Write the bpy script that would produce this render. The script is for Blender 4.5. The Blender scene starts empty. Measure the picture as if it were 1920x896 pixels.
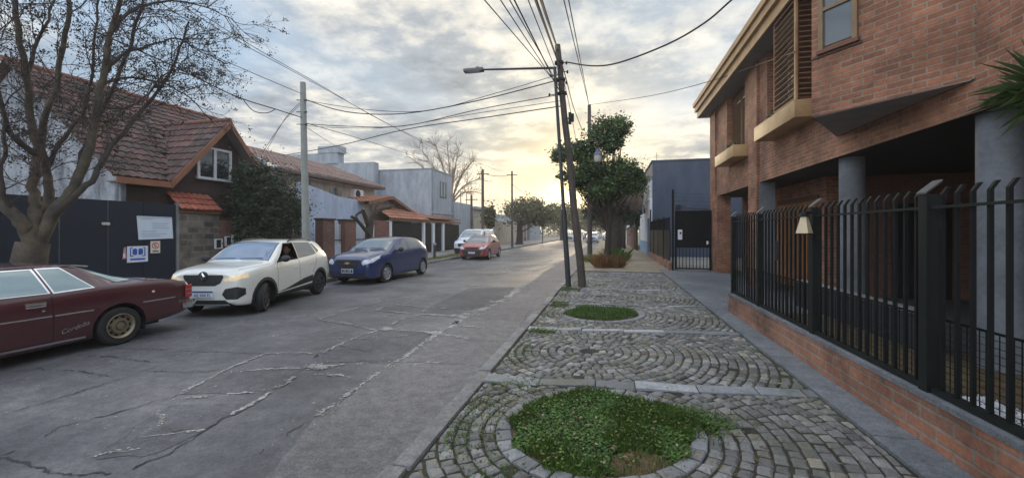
import bpy, bmesh, math, random
import numpy as np
from mathutils import Vector, Matrix
R = random.Random(11)
rad = math.radians
sc = bpy.context.scene
COL = sc.collection

# ------------------------------------------------------------------ camera numbers
F, CX, HY, VP, H = 760.0, 960.0, 433.0, 1143.0, 1.67
TH = math.atan((VP - CX) / F)
cT, sT = math.cos(TH), math.sin(TH)
SW = 0.12           # pavement height


def ray(px, py):
    a, b = (px - CX) / F, (HY - py) / F
    return (a * cT - sT, a * sT + cT, b)


def G(px, py, z=0.0):            # point of the horizontal plane z
    d = ray(px, py); t = (z - H) / d[2]
    return Vector((d[0] * t, d[1] * t, z))


def AX(px, py, x):               # point of the plane X = x
    d = ray(px, py); t = x / d[0]
    return Vector((x, d[1] * t, H + d[2] * t))


def AY(px, py, y):               # point of the plane Y = y
    d = ray(px, py); t = y / d[1]
    return Vector((d[0] * t, y, H + d[2] * t))


# ------------------------------------------------------------------ objects
WM = {}


def link(o, parent=None):
    COL.objects.link(o)
    if parent is not None:
        o.parent = parent
    return o


def tag(o, label=None, cat=None, group=None, kind=None):
    if label: o['label'] = label
    if cat: o['category'] = cat
    if group: o['group'] = group
    if kind: o['kind'] = kind
    return o


def thing(name, label, cat, loc=(0, 0, 0), rz=0.0, group=None):
    o = bpy.data.objects.new(name, None)
    o.empty_display_size = 0.2
    o.location = loc
    o.rotation_euler = (0, 0, rz)
    link(o)
    tag(o, label, cat, group)
    return o


def copy_tree(o, parent=None):
    c = o.copy()
    COL.objects.link(c)
    if parent is not None:
        mpi = o.matrix_parent_inverse.copy()
        c.parent = parent
        c.matrix_parent_inverse = mpi
    for ch in list(o.children):
        copy_tree(ch, c)
    return c


def wp(o, root):
    """geometry is in world coordinates under an unrotated thing standing at root.location"""
    o.matrix_parent_inverse = Matrix.Translation(-Vector(root.location))
    return o


class MB:
    def __init__(s):
        s.v = []; s.f = []; s.m = []; s.c = []

    def add(s, vs, fs, m=0, col=None):
        n = len(s.v)
        s.v.extend([tuple(v) for v in vs])
        for f in fs:
            s.f.append(tuple(i + n for i in f)); s.m.append(m); s.c.append(col)
        return s

    def quad(s, a, b, c, d, m=0, col=None):
        return s.add([a, b, c, d], [(0, 1, 2, 3)], m, col)

    def box(s, x0, y0, z0, x1, y1, z1, m=0, col=None):
        vs = [(x, y, z) for z in (z0, z1) for y in (y0, y1) for x in (x0, x1)]
        return s.add(vs, [(0, 2, 3, 1), (4, 5, 7, 6), (0, 1, 5, 4), (2, 6, 7, 3), (0, 4, 6, 2), (1, 3, 7, 5)], m, col)

    def obox(s, c, u, v, w, m=0, col=None):
        c, u, v, w = Vector(c), Vector(u), Vector(v), Vector(w)
        vs = [c + a * u + b * v + d * w for d in (-1, 1) for b in (-1, 1) for a in (-1, 1)]
        return s.add(vs, [(0, 2, 3, 1), (4, 5, 7, 6), (0, 1, 5, 4), (2, 6, 7, 3), (0, 4, 6, 2), (1, 3, 7, 5)], m, col)

    def bar(s, p, q, w, h, up=(0, 0, 1), m=0):
        p, q = Vector(p), Vector(q)
        d = (q - p); L = d.length; d.normalize()
        up = Vector(up)
        sd = d.cross(up)
        if sd.length < 1e-4: sd = d.cross(Vector((0, 1, 0)))
        sd.normalize(); u2 = sd.cross(d)
        return s.obox((p + q) / 2, sd * w / 2, d * L / 2, u2 * h / 2, m)

    def tube(s, pts, rs, n=8, m=0, cap=True, col=None):
        pts = [Vector(p) for p in pts]
        if not hasattr(rs, '__len__'): rs = [rs] * len(pts)
        vs = []; ref = None
        for i, p in enumerate(pts):
            d = (pts[min(i + 1, len(pts) - 1)] - pts[max(i - 1, 0)])
            if d.length < 1e-9: d = Vector((0, 0, 1))
            d.normalize()
            if ref is None:
                ref = d.cross(Vector((0.3, 0.9, 0.1)) if abs(d.y) < .9 else Vector((1, 0, 0)))
            else:
                ref = ref - d * ref.dot(d)
            if ref.length < 1e-6: ref = d.orthogonal()
            ref.normalize(); b = d.cross(ref)
            for k in range(n):
                a = 2 * math.pi * k / n
                vs.append(p + (ref * math.cos(a) + b * math.sin(a)) * rs[i])
        fs = []
        for i in range(len(pts) - 1):
            for k in range(n):
                k2 = (k + 1) % n
                fs.append((i * n + k, i * n + k2, (i + 1) * n + k2, (i + 1) * n + k))
        if cap:
            fs.append(tuple(reversed(range(n))))
            fs.append(tuple((len(pts) - 1) * n + k for k in range(n)))
        return s.add(vs, fs, m, col)

    def lathe(s, prof, c=(0, 0, 0), ax='z', n=24, m=0):
        """prof: (r, h) pairs round the axis"""
        c = Vector(c); vs = []
        for r_, h in prof:
            for k in range(n):
                a = 2 * math.pi * k / n
                x, y = r_ * math.cos(a), r_ * math.sin(a)
                vs.append(c + Vector((x, y, h) if ax == 'z' else ((h, x, y) if ax == 'x' else (y, h, x))))
        fs = []
        for i in range(len(prof) - 1):
            for k in range(n):
                k2 = (k + 1) % n
                fs.append((i * n + k, i * n + k2, (i + 1) * n + k2, (i + 1) * n + k))
        return s.add(vs, fs, m)

    def prism(s, poly, a, b, ax='x', m=0):
        """2-D polygon extruded between a and b along ax"""
        def P(t, p):
            return (t, p[0], p[1]) if ax == 'x' else ((p[0], t, p[1]) if ax == 'y' else (p[0], p[1], t))
        n = len(poly)
        vs = [P(a, p) for p in poly] + [P(b, p) for p in poly]
        fs = [tuple(range(n)), tuple(reversed(range(n, 2 * n)))]
        for i in range(n):
            j = (i + 1) % n
            fs.append((i, i + n, j + n, j))
        return s.add(vs, fs, m)

    def ell(s, c, r, n=10, k=7, m=0):
        c = Vector(c); vs = []
        for i in range(k + 1):
            t = math.pi * i / k
            for j in range(n):
                a = 2 * math.pi * j / n
                vs.append(c + Vector((r[0] * math.sin(t) * math.cos(a), r[1] * math.sin(t) * math.sin(a), r[2] * math.cos(t))))
        fs = [(i * n + j, (i + 1) * n + j, (i + 1) * n + (j + 1) % n, i * n + (j + 1) % n) for i in range(k) for j in range(n)]
        return s.add(vs, fs, m)

    def build(s, name, mats, parent=None, world=False, smooth=False, bevel=0.0, fixn=True, root=None):
        me = bpy.data.meshes.new(name)
        me.from_pydata(s.v, [], s.f)
        if not isinstance(mats, (list, tuple)): mats = [mats]
        for m in mats: me.materials.append(m)
        if len(mats) > 1: me.polygons.foreach_set('material_index', s.m)
        if any(c is not None for c in s.c):
            at = me.color_attributes.new('tint', 'FLOAT_COLOR', 'CORNER')
            buf = []
            for p, c in zip(me.polygons, s.c):
                c = c or (1, 1, 1)
                buf.extend((c[0], c[1], c[2], 1.0) * p.loop_total)
            at.data.foreach_set('color', buf)
        if fixn or bevel:
            bm = bmesh.new(); bm.from_mesh(me)
            if fixn: bmesh.ops.recalc_face_normals(bm, faces=bm.faces)
            if bevel:
                es = [e for e in bm.edges if len(e.link_faces) == 2 and e.calc_face_angle(0) > .5]
                bmesh.ops.bevel(bm, geom=es, offset=bevel, segments=2, affect='EDGES', profile=.6, clamp_overlap=True)
            bm.to_mesh(me); bm.free()
        if smooth:
            me.polygons.foreach_set('use_smooth', [True] * len(me.polygons))
            me.set_sharp_from_angle(angle=rad(38))
        me.update()
        o = bpy.data.objects.new(name, me)
        link(o, parent)
        if world and parent is not None: wp(o, parent)
        return o


def single(o, label, cat, group=None, kind=None):
    return tag(o, label, cat, group, kind)


# ------------------------------------------------------------------ materials
def nt(name):
    m = bpy.data.materials.new(name)
    m.use_nodes = True
    t = m.node_tree
    t.nodes.clear()
    out = t.nodes.new('ShaderNodeOutputMaterial')
    b = t.nodes.new('ShaderNodeBsdfPrincipled')
    t.links.new(b.outputs[0], out.inputs[0])
    return m, t, b, out


def mathn(t, op, a, b=None, clamp=False):
    n = t.nodes.new('ShaderNodeMath'); n.operation = op; n.use_clamp = clamp
    for i, v in enumerate((a, b)):
        if v is None: continue
        if isinstance(v, (int, float)): n.inputs[i].default_value = v
        else: t.links.new(v, n.inputs[i])
    return n.outputs[0]


def mixc(t, f, a, b, mode='MIX'):
    n = t.nodes.new('ShaderNodeMix'); n.data_type = 'RGBA'; n.blend_type = mode
    for sock, v in ((n.inputs[0], f), (n.inputs[6], a), (n.inputs[7], b)):
        if isinstance(v, (int, float)): sock.default_value = v
        elif isinstance(v, tuple): sock.default_value = (v[0], v[1], v[2], 1)
        else: t.links.new(v, sock)
    return n.outputs[2]


def noise(t, vec, scale, detail=4, rough=.55, out=0):
    n = t.nodes.new('ShaderNodeTexNoise')
    n.inputs['Scale'].default_value = scale
    n.inputs['Detail'].default_value = detail
    n.inputs['Roughness'].default_value = rough
    if vec is not None: t.links.new(vec, n.inputs['Vector'])
    return n.outputs[out]


def ramp(t, f, stops):
    n = t.nodes.new('ShaderNodeValToRGB')
    e = n.color_ramp.elements
    while len(e) < len(stops): e.new(.5)
    for x, (p, c) in zip(e, stops):
        x.position = p
        x.color = (c, c, c, 1) if isinstance(c, (int, float)) else (c[0], c[1], c[2], 1)
    t.links.new(f, n.inputs[0])
    return n.outputs[0]


def bump(t, b, h, strength=.3, dist=.02):
    n = t.nodes.new('ShaderNodeBump')
    n.inputs['Strength'].default_value = strength
    n.inputs['Distance'].default_value = dist
    t.links.new(h, n.inputs['Height'])
    t.links.new(n.outputs[0], b.inputs['Normal'])


def mat(name, col, rough=.6, metal=0., var=.18, scale=3., col2=None, bmp=0., bscale=60., attr=False, coat=0., ior=None, emit=None, trans=0.):
    m, t, b, out = nt(name)
    tc = t.nodes.new('ShaderNodeTexCoord').outputs['Object']
    c = tuple(col)
    if col2 is not None:
        base = mixc(t, ramp(t, noise(t, tc, scale * .6, 6, .65), [(.38, 0.), (.62, 1.)]), c, tuple(col2))
    else:
        base = c
    if attr:
        a = t.nodes.new('ShaderNodeVertexColor'); a.layer_name = 'tint'
        base = mixc(t, 1.0, base, a.outputs[0], 'MULTIPLY')
    if var > 0:
        n1 = noise(t, tc, scale, 5, .6)
        n2 = noise(t, tc, scale * 9, 3, .6)
        f = mathn(t, 'ADD', mathn(t, 'MULTIPLY', n1, .65), mathn(t, 'MULTIPLY', n2, .35))
        g = ramp(t, f, [(.3, 1 - var), (.7, 1 + var * .6)])
        base = mixc(t, 1.0, base, g, 'MULTIPLY')
    if isinstance(base, tuple): b.inputs['Base Color'].default_value = (*base, 1)
    else: t.links.new(base, b.inputs['Base Color'])
    b.inputs['Roughness'].default_value = rough
    b.inputs['Metallic'].default_value = metal
    if coat:
        b.inputs['Coat Weight'].default_value = coat
        b.inputs['Coat Roughness'].default_value = .06
    if ior: b.inputs['IOR'].default_value = ior
    if emit:
        b.inputs['Emission Color'].default_value = (*emit[0], 1); b.inputs['Emission Strength'].default_value = emit[1]
    if trans: b.inputs['Transmission Weight'].default_value = trans
    if bmp:
        bump(t, b, noise(t, tc, bscale, 5, .6), bmp, .01)
    return m


def wallcoord(t):
    """(u, z) along whatever way a vertical wall faces"""
    tc = t.nodes.new('ShaderNodeTexCoord')
    g = t.nodes.new('ShaderNodeNewGeometry')
    cr = t.nodes.new('ShaderNodeVectorMath'); cr.operation = 'CROSS_PRODUCT'
    cr.inputs[0].default_value = (0, 0, 1)
    t.links.new(g.outputs['True Normal'], cr.inputs[1])
    d = t.nodes.new('ShaderNodeVectorMath'); d.operation = 'DOT_PRODUCT'
    t.links.new(cr.outputs[0], d.inputs[0]); t.links.new(g.outputs['Position'], d.inputs[1])
    sp = t.nodes.new('ShaderNodeSeparateXYZ'); t.links.new(g.outputs['Position'], sp.inputs[0])
    cb = t.nodes.new('ShaderNodeCombineXYZ')
    t.links.new(d.outputs['Value'], cb.inputs[0]); t.links.new(sp.outputs[2], cb.inputs[1])
    return cb.outputs[0], g.outputs['Position']


def brickmat(name, c1, c2, mortar, bw=.25, bh=.08, ms=.012, rough=.85, stain=.25, bmp=.5):
    m, t, b, out = nt(name)
    uv, pos = wallcoord(t)
    # a small wobble so that courses are not ruler-straight
    wob = noise(t, pos, 6, 2, .5, 1)
    vm = t.nodes.new('ShaderNodeVectorMath'); vm.operation = 'MULTIPLY_ADD'
    t.links.new(wob, vm.inputs[0]); vm.inputs[1].default_value = (.012, .010, 0); t.links.new(uv, vm.inputs[2])
    br = t.nodes.new('ShaderNodeTexBrick')
    t.links.new(vm.outputs[0], br.inputs['Vector'])
    br.inputs['Scale'].default_value = 1
    br.inputs['Brick Width'].default_value = bw
    br.inputs['Row Height'].default_value = bh
    br.inputs['Mortar Size'].default_value = ms
    br.inputs['Mortar Smooth'].default_value = .3
    br.inputs['Bias'].default_value = 0
    br.inputs['Color1'].default_value = (*c1, 1)
    br.inputs['Color2'].default_value = (*c2, 1)
    br.inputs['Mortar'].default_value = (*mortar, 1)
    n1 = ramp(t, noise(t, pos, 1.3, 6, .65), [(.3, 1 - stain), (.7, 1 + stain * .4)])
    n2 = ramp(t, noise(t, pos, 26, 4, .7), [(.3, .78), (.7, 1.15)])
    c = mixc(t, 1.0, br.outputs['Color'], n1, 'MULTIPLY')
    c = mixc(t, 1.0, c, n2, 'MULTIPLY')
    t.links.new(c, b.inputs['Base Color'])
    b.inputs['Roughness'].default_value = rough
    h = mathn(t, 'ADD', mathn(t, 'MULTIPLY', br.outputs['Fac'], -1.), mathn(t, 'MULTIPLY', noise(t, pos, 40, 4, .7), .5))
    bump(t, b, h, bmp, .012)
    return m


def plaster(name, c, stain=(.2, .2, .2), amount=.5, rough=.9):
    """rendered wall with dirt runs and worn patches"""
    m, t, b, out = nt(name)
    uv, pos = wallcoord(t)
    mp = t.nodes.new('ShaderNodeMapping'); mp.inputs['Scale'].default_value = (1.6, .5, 1)
    t.links.new(uv, mp.inputs['Vector'])
    f = ramp(t, noise(t, mp.outputs[0], 1.2, 8, .7), [(.40, 0.), (.62, 1.)])
    c1 = mixc(t, mathn(t, 'MULTIPLY', f, amount), c, stain)
    n2 = ramp(t, noise(t, pos, 14, 5, .7), [(.3, .86), (.7, 1.08)])
    c1 = mixc(t, 1.0, c1, n2, 'MULTIPLY')
    t.links.new(c1, b.inputs['Base Color'])
    b.inputs['Roughness'].default_value = rough
    bump(t, b, noise(t, pos, 50, 5, .6), .15, .008)
    return m


M = {}
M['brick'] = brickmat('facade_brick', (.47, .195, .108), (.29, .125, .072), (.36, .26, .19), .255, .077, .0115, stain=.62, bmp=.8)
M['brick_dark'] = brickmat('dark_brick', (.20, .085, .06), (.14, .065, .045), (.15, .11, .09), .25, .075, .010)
M['brick_base'] = brickmat('plinth_brick', (.44, .19, .11), (.30, .15, .10), (.30, .24, .19), .30, .10, .012, stain=.75)
M['brick_brown'] = brickmat('brown_brick', (.07, .036, .028), (.05, .028, .023), (.055, .04, .034), .25, .07, .008)
M['brick_red'] = brickmat('red_brick', (.23, .085, .055), (.17, .07, .05), (.16, .12, .10), .25, .07, .010)
M['stone'] = brickmat('rubble_stone', (.25, .22, .175), (.075, .068, .056), (.24, .21, .17), .36, .2, .025, stain=.75, bmp=.8)
M['white_wall'] = plaster('white_render', (.36, .38, .41), (.085, .09, .10), .95)
M['blue_wall'] = plaster('bluish_render', (.46, .52, .64), (.27, .31, .38), .6)
M['grey_wall'] = plaster('grey_render', (.37, .40, .425), (.22, .245, .27), .75)
M['slate_wall'] = plaster('slate_blue_render', (.085, .102, .14), (.055, .07, .10), .7)
M['cream_wall'] = plaster('cream_render', (.50, .43, .34), (.26, .22, .16), .7)
M['white_paint'] = plaster('white_front', (.74, .74, .73), (.5, .5, .5), .35)
M['tan_trim'] = mat('ochre_trim', (.50, .33, .16), .6, var=.25, scale=2, col2=(.40, .25, .12), bmp=.1)
M['soffit'] = mat('soffit_grey', (.22, .22, .225), .8, var=.15)
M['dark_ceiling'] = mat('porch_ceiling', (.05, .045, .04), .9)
M['column'] = mat('blue_grey_column', (.165, .178, .198), .8, var=.45, scale=2, bmp=.12, bscale=30)
M['wood_orange'] = mat('varnished_door', (.42, .17, .05), .45, var=.35, scale=4, coat=.3)
M['wood_slat'] = mat('shutter_wood', (.26, .17, .09), .6, var=.3, scale=5)
M['wood_brown'] = mat('brown_timber', (.20, .085, .045), .6, var=.3, scale=6)
M['black_iron'] = mat('black_iron', (.006, .007, .007), .6, var=.3, scale=8, bmp=.05, ior=1.35)
M['post_iron'] = mat('post_iron', (.011, .014, .012), .6, var=.35, scale=6, bmp=.08, ior=1.35)
M['navy'] = mat('navy_sheet', (.005, .011, .022), .6, var=.3, scale=2)
M['glass_dark'] = mat('window_glass', (.03, .035, .04), .08, var=.1, ior=1.9)
M['glass_win'] = mat('blind_glass', (.10, .125, .14), .12, var=.15, ior=1.8)
M['frame_white'] = mat('white_frame', (.62, .63, .63), .5, var=.1)
M['tile'] = mat('clay_tile', (.125, .055, .042), .85, var=.6, scale=2.2, col2=(.075, .053, .045), attr=True, bmp=.2)
M['tile_plain'] = mat('plain_tile', (.20, .085, .055), .85, var=.4, scale=3, bmp=.2)
M['tile_red'] = mat('red_tile', (.30, .085, .048), .8, var=.4, scale=3, attr=True, bmp=.2)
M['tile_orange'] = mat('orange_tile', (.36, .15, .085), .8, var=.4, scale=3, attr=True, bmp=.2)
M['fascia_wood'] = mat('fascia_wood', (.25, .105, .055), .65, var=.35, scale=3)
M['bark'] = mat('grey_bark', (.115, .088, .058), .95, var=.55, scale=5, col2=(.055, .047, .036), bmp=.6, bscale=25)
M['bark_dark'] = mat('dark_bark', (.055, .042, .034), .95, var=.5, scale=5, bmp=.6, bscale=25)
M['twig'] = mat('twig_bark', (.075, .055, .045), .95, var=.3)
M['seed'] = mat('dry_seed_heads', (.045, .035, .03), .95, var=.4)
M['twig_far'] = mat('far_twigs', (.22, .165, .12), .95, var=.3)
M['leaf'] = mat('green_leaves', (.10, .15, .055), .6, var=.4, scale=2, col2=(.05, .08, .028), attr=True)
M['leaf_dark'] = mat('dark_leaves', (.028, .048, .022), .6, var=.4, scale=2, attr=True)
M['leaf_far'] = mat('far_leaves', (.10, .105, .05), .8, var=.4, scale=1, attr=True)
M['grass'] = mat('clover_grass', (.062, .125, .018), .7, var=.4, scale=5, attr=True)
M['grass_dry'] = mat('dry_grass', (.20, .18, .06), .8, var=.4, scale=4, attr=True)
M['grass_red'] = mat('russet_grass', (.25, .12, .055), .8, var=.4, scale=4, attr=True)
M['wood_pole'] = mat('weathered_pole', (.085, .068, .055), .9, var=.45, scale=4, bmp=.4, bscale=20)
M['metal_pole'] = mat('dark_pole', (.035, .038, .04), .5, var=.3, scale=4)
M['conc_pole'] = mat('concrete_pole', (.30, .31, .28), .9, var=.25, scale=4, bmp=.2)
M['cable'] = mat('cable_black', (.018, .018, .02), .7, var=0)
M['chrome'] = mat('chrome', (.75, .75, .76), .18, 1., var=.15)
M['rubber'] = mat('tyre_rubber', (.018, .018, .019), .85, var=.3, scale=9)
M['gap'] = mat('shut_line', (.006, .006, .007), .8, var=0)
M['plastic'] = mat('black_plastic', (.020, .021, .022), .55, var=.25, scale=8)
M['seal'] = mat('black_seal', (.010, .010, .011), .5, var=0)
M['lens'] = mat('headlamp_lens', (.62, .64, .66), .12, var=.3, scale=14, ior=1.6)
M['lens_lit'] = mat('lit_headlamp', (.85, .70, .45), .15, var=.25, scale=16, emit=((1., .66, .34), .16))
M['lens_red'] = mat('tail_lens', (.42, .03, .03), .2, var=.25, scale=12, ior=1.6)
M['alloy'] = mat('silver_wheel', (.50, .51, .52), .35, .7, var=.2, scale=8)
M['alloy_dark'] = mat('dark_wheel', (.05, .05, .055), .4, .5, var=.2)
M['rim_gold'] = mat('dull_gold_wheel', (.26, .225, .145), .45, .6, var=.4, scale=8)
M['plate_white'] = mat('plate_white', (.70, .71, .72), .5, var=.1)
M['plate_blue'] = mat('plate_blue', (.03, .08, .30), .5, var=.1)
M['ink'] = mat('ink_black', (.03, .03, .035), .7, var=0)
M['ink_grey'] = mat('ink_grey', (.42, .47, .53), .7, var=.1)
M['paper'] = mat('printed_vinyl', (.60, .68, .76), .6, var=.12, scale=3)
M['sign_white'] = mat('sign_white', (.68, .72, .80), .5, var=.1)
M['sign_blue'] = mat('sign_blue', (.03, .085, .42), .5, var=.1)
M['sign_red'] = mat('sign_red', (.50, .10, .06), .5, var=.1)
M['sign_cream'] = mat('sign_cream', (.70, .62, .52), .6, var=.15)
M['cloth'] = mat('dark_jacket', (.04, .04, .05), .9, var=.2)
M['skin'] = mat('skin', (.50, .27, .20), .55, var=.1)
M['hair'] = mat('dark_hair', (.02, .016, .014), .7, var=.2)
M['trim_dark'] = mat('cabin_trim', (.014, .014, .016), .8, var=.2)


def paint(name, c, flake=.0, rough=.3, dirt=.12):
    m = mat(name, c, rough, flake, var=dirt, scale=1.6, coat=.9)
    return m


def carglass(name, c, ior=2.1):
    return mat(name, c, .04, var=.12, scale=1.5, ior=ior)


# ------------------------------------------------------------------ world
SUN_AZ, SUN_EL = rad(-6.0), rad(7.0)      # azimuth from +Y towards +X
w = bpy.data.worlds.new('World')
sc.world = w
w.use_nodes = True
t = w.node_tree
t.nodes.clear()
wo = t.nodes.new('ShaderNodeOutputWorld')
bg = t.nodes.new('ShaderNodeBackground')
bg.inputs['Strength'].default_value = .1
t.links.new(bg.outputs[0], wo.inputs[0])
sky = t.nodes.new('ShaderNodeTexSky')
sky.sky_type = 'NISHITA'
sky.sun_disc = False
sky.sun_elevation = SUN_EL
sky.sun_rotation = SUN_AZ
sky.air_density = 1.2
sky.dust_density = 2.0
tc = t.nodes.new('ShaderNodeTexCoord').outputs['Generated']
sp = t.nodes.new('ShaderNodeSeparateXYZ'); t.links.new(tc, sp.inputs[0])
dx, dy, dz = sp.outputs
den = mathn(t, 'ADD', mathn(t, 'MAXIMUM', dz, 0.0), .10)
cb = t.nodes.new('ShaderNodeCombineXYZ')
t.links.new(mathn(t, 'DIVIDE', dx, den), cb.inputs[0])
t.links.new(mathn(t, 'DIVIDE', dy, den), cb.inputs[1])
cv = cb.outputs[0]
nA = noise(t, cv, 1.25, 8, .6)
nB = noise(t, cv, 3.6, 8, .62)
nC = noise(t, cv, .55, 3, .5)
dens = mathn(t, 'ADD', mathn(t, 'MULTIPLY', nA, .62), mathn(t, 'MULTIPLY', nB, .38))
# glow round the hidden sun
sd = (math.sin(SUN_AZ) * math.cos(rad(3.0)), math.cos(SUN_AZ) * math.cos(rad(3.0)), math.sin(rad(3.0)))
dot = t.nodes.new('ShaderNodeVectorMath'); dot.operation = 'DOT_PRODUCT'
t.links.new(tc, dot.inputs[0]); dot.inputs[1].default_value = sd
dt = mathn(t, 'MAXIMUM', dot.outputs['Value'], 0.0)
g1 = mathn(t, 'POWER', dt, 9.)
g2 = mathn(t, 'POWER', dt, 60.)
g3 = mathn(t, 'POWER', dt, 700.)
# cloud shades (units: radiance x 10)
cl = ramp(t, dens, [(.40, (8.2, 7.9, 7.2)), (.46, (6.0, 6.0, 5.8)), (.51, (3.8, 4.15, 4.6)), (.59, (2.5, 2.85, 3.3))])
gap = ramp(t, nC, [(.47, 0.), (.62, 1.)])
blue = mixc(t, .25, (4.0, 5.7, 7.9), sky.outputs[0])
skyc = mixc(t, mathn(t, 'MULTIPLY', gap, .78), cl, blue)
# low band: thin stretched streaks, paler and warmer
low = mathn(t, 'SUBTRACT', 1.0, mathn(t, 'MULTIPLY', dz, 3.6), True)
skyc = mixc(t, mathn(t, 'MULTIPLY', mathn(t, 'POWER', low, 2.), .5), skyc, (8.2, 7.6, 6.4))
skyc = mixc(t, 1.0, skyc, mixc(t, g1, (1, 1, 1), (1.30, 1.2, 1.02)), 'MULTIPLY')
skyc = mixc(t, mathn(t, 'MULTIPLY', g2, .82), skyc, (14., 11., 5.4))
skyc = mixc(t, mathn(t, 'MULTIPLY', g3, .9), skyc, (34., 28., 15.))
# unseen sky overhead and behind brightened as added fill light
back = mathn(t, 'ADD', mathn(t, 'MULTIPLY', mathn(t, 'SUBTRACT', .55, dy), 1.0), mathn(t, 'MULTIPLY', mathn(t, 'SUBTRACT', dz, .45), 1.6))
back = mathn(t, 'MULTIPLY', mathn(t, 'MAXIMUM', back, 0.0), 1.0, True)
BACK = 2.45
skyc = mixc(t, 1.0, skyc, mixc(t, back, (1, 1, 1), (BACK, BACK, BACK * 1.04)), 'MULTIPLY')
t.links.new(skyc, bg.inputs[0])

sun = bpy.data.lights.new('sun', 'SUN')
sun.energy = 1.5
sun.angle = rad(14)
sun.color = (1, .80, .55)
so = bpy.data.objects.new('sun', sun)
link(so)
sv = Vector((math.sin(SUN_AZ) * math.cos(SUN_EL), math.cos(SUN_AZ) * math.cos(SUN_EL), math.sin(SUN_EL)))
so.rotation_euler = sv.to_track_quat('Z', 'Y').to_euler()
so.location = (0, 60, 30)

cam = bpy.data.cameras.new('camera')
cam.sensor_fit = 'HORIZONTAL'
cam.sensor_width = 36
cam.lens = 36 * F / 1920
cam.shift_y = -(448 - HY) / 1920
cam.clip_end = 3000
cam.clip_start = .05
co = bpy.data.objects.new('camera', cam)
link(co)
co.location = (0, 0, H)
co.rotation_euler = (rad(90), 0, TH)
sc.camera = co
vs = sc.view_settings
vs.view_transform = 'Standard'; vs.look = 'None'; vs.exposure = .38; vs.gamma = 1
sc.cycles.max_bounces = 6
sc.cycles.use_denoising = True
# ================================================================== GROUND
def sheet(name, pts, z, m, kind='structure'):
    o = MB().add([(x, y, z) for x, y in pts], [tuple(range(len(pts)))]).build(name, m)
    if o.data.polygons[0].normal.z < 0: o.data.flip_normals()
    return tag(o, kind=kind)


def ground_mat(name, stops, rough=.9, b1=.35, fine=90):
    m, t, b, out = nt(name)
    pos = t.nodes.new('ShaderNodeNewGeometry').outputs['Position']
    n1 = noise(t, pos, .55, 8, .62)
    n2 = noise(t, pos, 7, 6, .7)
    n3 = noise(t, pos, fine, 4, .75)
    c = ramp(t, n1, stops)
    c = mixc(t, 1., c, ramp(t, n2, [(.28, .66), (.72, 1.28)]), 'MULTIPLY')
    c = mixc(t, 1., c, ramp(t, n3, [(.25, .55), (.75, 1.48)]), 'MULTIPLY')
    n4 = noise(t, pos, 30, 5, .8)
    c = mixc(t, 1., c, ramp(t, n4, [(.3, .7), (.7, 1.3)]), 'MULTIPLY')
    t.links.new(c, b.inputs['Base Color'])
    b.inputs['Roughness'].default_value = rough
    b.inputs['IOR'].default_value = 1.4
    h = mathn(t, 'ADD', n3, mathn(t, 'MULTIPLY', n2, 1.5))
    bump(t, b, h, b1, .012)
    return m


M['asphalt'] = ground_mat('old_asphalt', [(.34, (.062, .061, .063)), (.49, (.106, .104, .106)), (.64, (.162, .156, .153))], .6)
M['gutter'] = ground_mat('gutter_concrete', [(.30, (.112, .104, .103)), (.5, (.152, .142, .139)), (.7, (.195, .182, .176))], .85, .25)
M['kerbstone'] = ground_mat('kerb_concrete', [(.3, (.12, .115, .108)), (.5, (.20, .193, .182)), (.7, (.28, .27, .25))], .9)
M['slab'] = ground_mat('slate_slab', [(.3, (.10, .108, .118)), (.5, (.15, .158, .168)), (.7, (.205, .21, .22))], .85, .2)
M['band'] = ground_mat('granite_band', [(.3, (.20, .21, .215)), (.5, (.30, .305, .31)), (.7, (.40, .40, .40))], .85, .25)
M['joint'] = ground_mat('joint_soil', [(.36, (.030, .027, .022)), (.5, (.048, .042, .031)), (.60, (.062, .080, .026))], .95, .6)
M['soil'] = ground_mat('bed_soil', [(.3, (.07, .05, .03)), (.5, (.10, .075, .04)), (.7, (.17, .105, .05))], .95, .6)
M['sand'] = ground_mat('sandy_path', [(.3, (.21, .17, .12)), (.5, (.28, .23, .16)), (.7, (.34, .29, .21))], .95, .4)
M['pave_grey'] = ground_mat('left_pavement', [(.3, (.14, .135, .125)), (.5, (.20, .19, .175)), (.7, (.25, .24, .215))], .9, .3)
M['earth'] = ground_mat('open_ground', [(.3, (.12, .11, .08)), (.5, (.15, .14, .10)), (.7, (.19, .17, .12))], .95, .4, 20)
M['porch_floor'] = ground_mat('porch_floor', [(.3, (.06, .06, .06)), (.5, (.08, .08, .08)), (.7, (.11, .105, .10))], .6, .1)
M['stone_tint'] = None
m_, t_, b_, o_ = nt('cobblestone')
a_ = t_.nodes.new('ShaderNodeVertexColor'); a_.layer_name = 'tint'
p_ = t_.nodes.new('ShaderNodeNewGeometry').outputs['Position']
c_ = mixc(t_, 1., a_.outputs[0], ramp(t_, noise(t_, p_, 30, 5, .75), [(.25, .6), (.75, 1.3)]), 'MULTIPLY')
c_ = mixc(t_, mathn(t_, 'MULTIPLY', ramp(t_, noise(t_, p_, 1.6, 7, .75), [(.48, 0.), (.62, 1.)]), .5), c_, (.085, .088, .045))
t_.links.new(c_, b_.inputs['Base Color']); b_.inputs['Roughness'].default_value = .75
bump(t_, b_, noise(t_, p_, 70, 4, .7), .35, .006)
M['cobble'] = m_

sheet('ground', [(-400, -60), (400, -60), (400, 700), (-400, 700)], -.03, M['earth'])
sheet('road', [(-8.87, -14), (-1.38, -14), (-1.38, 190), (-8.87, 190)], 0., M['asphalt'])
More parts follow.
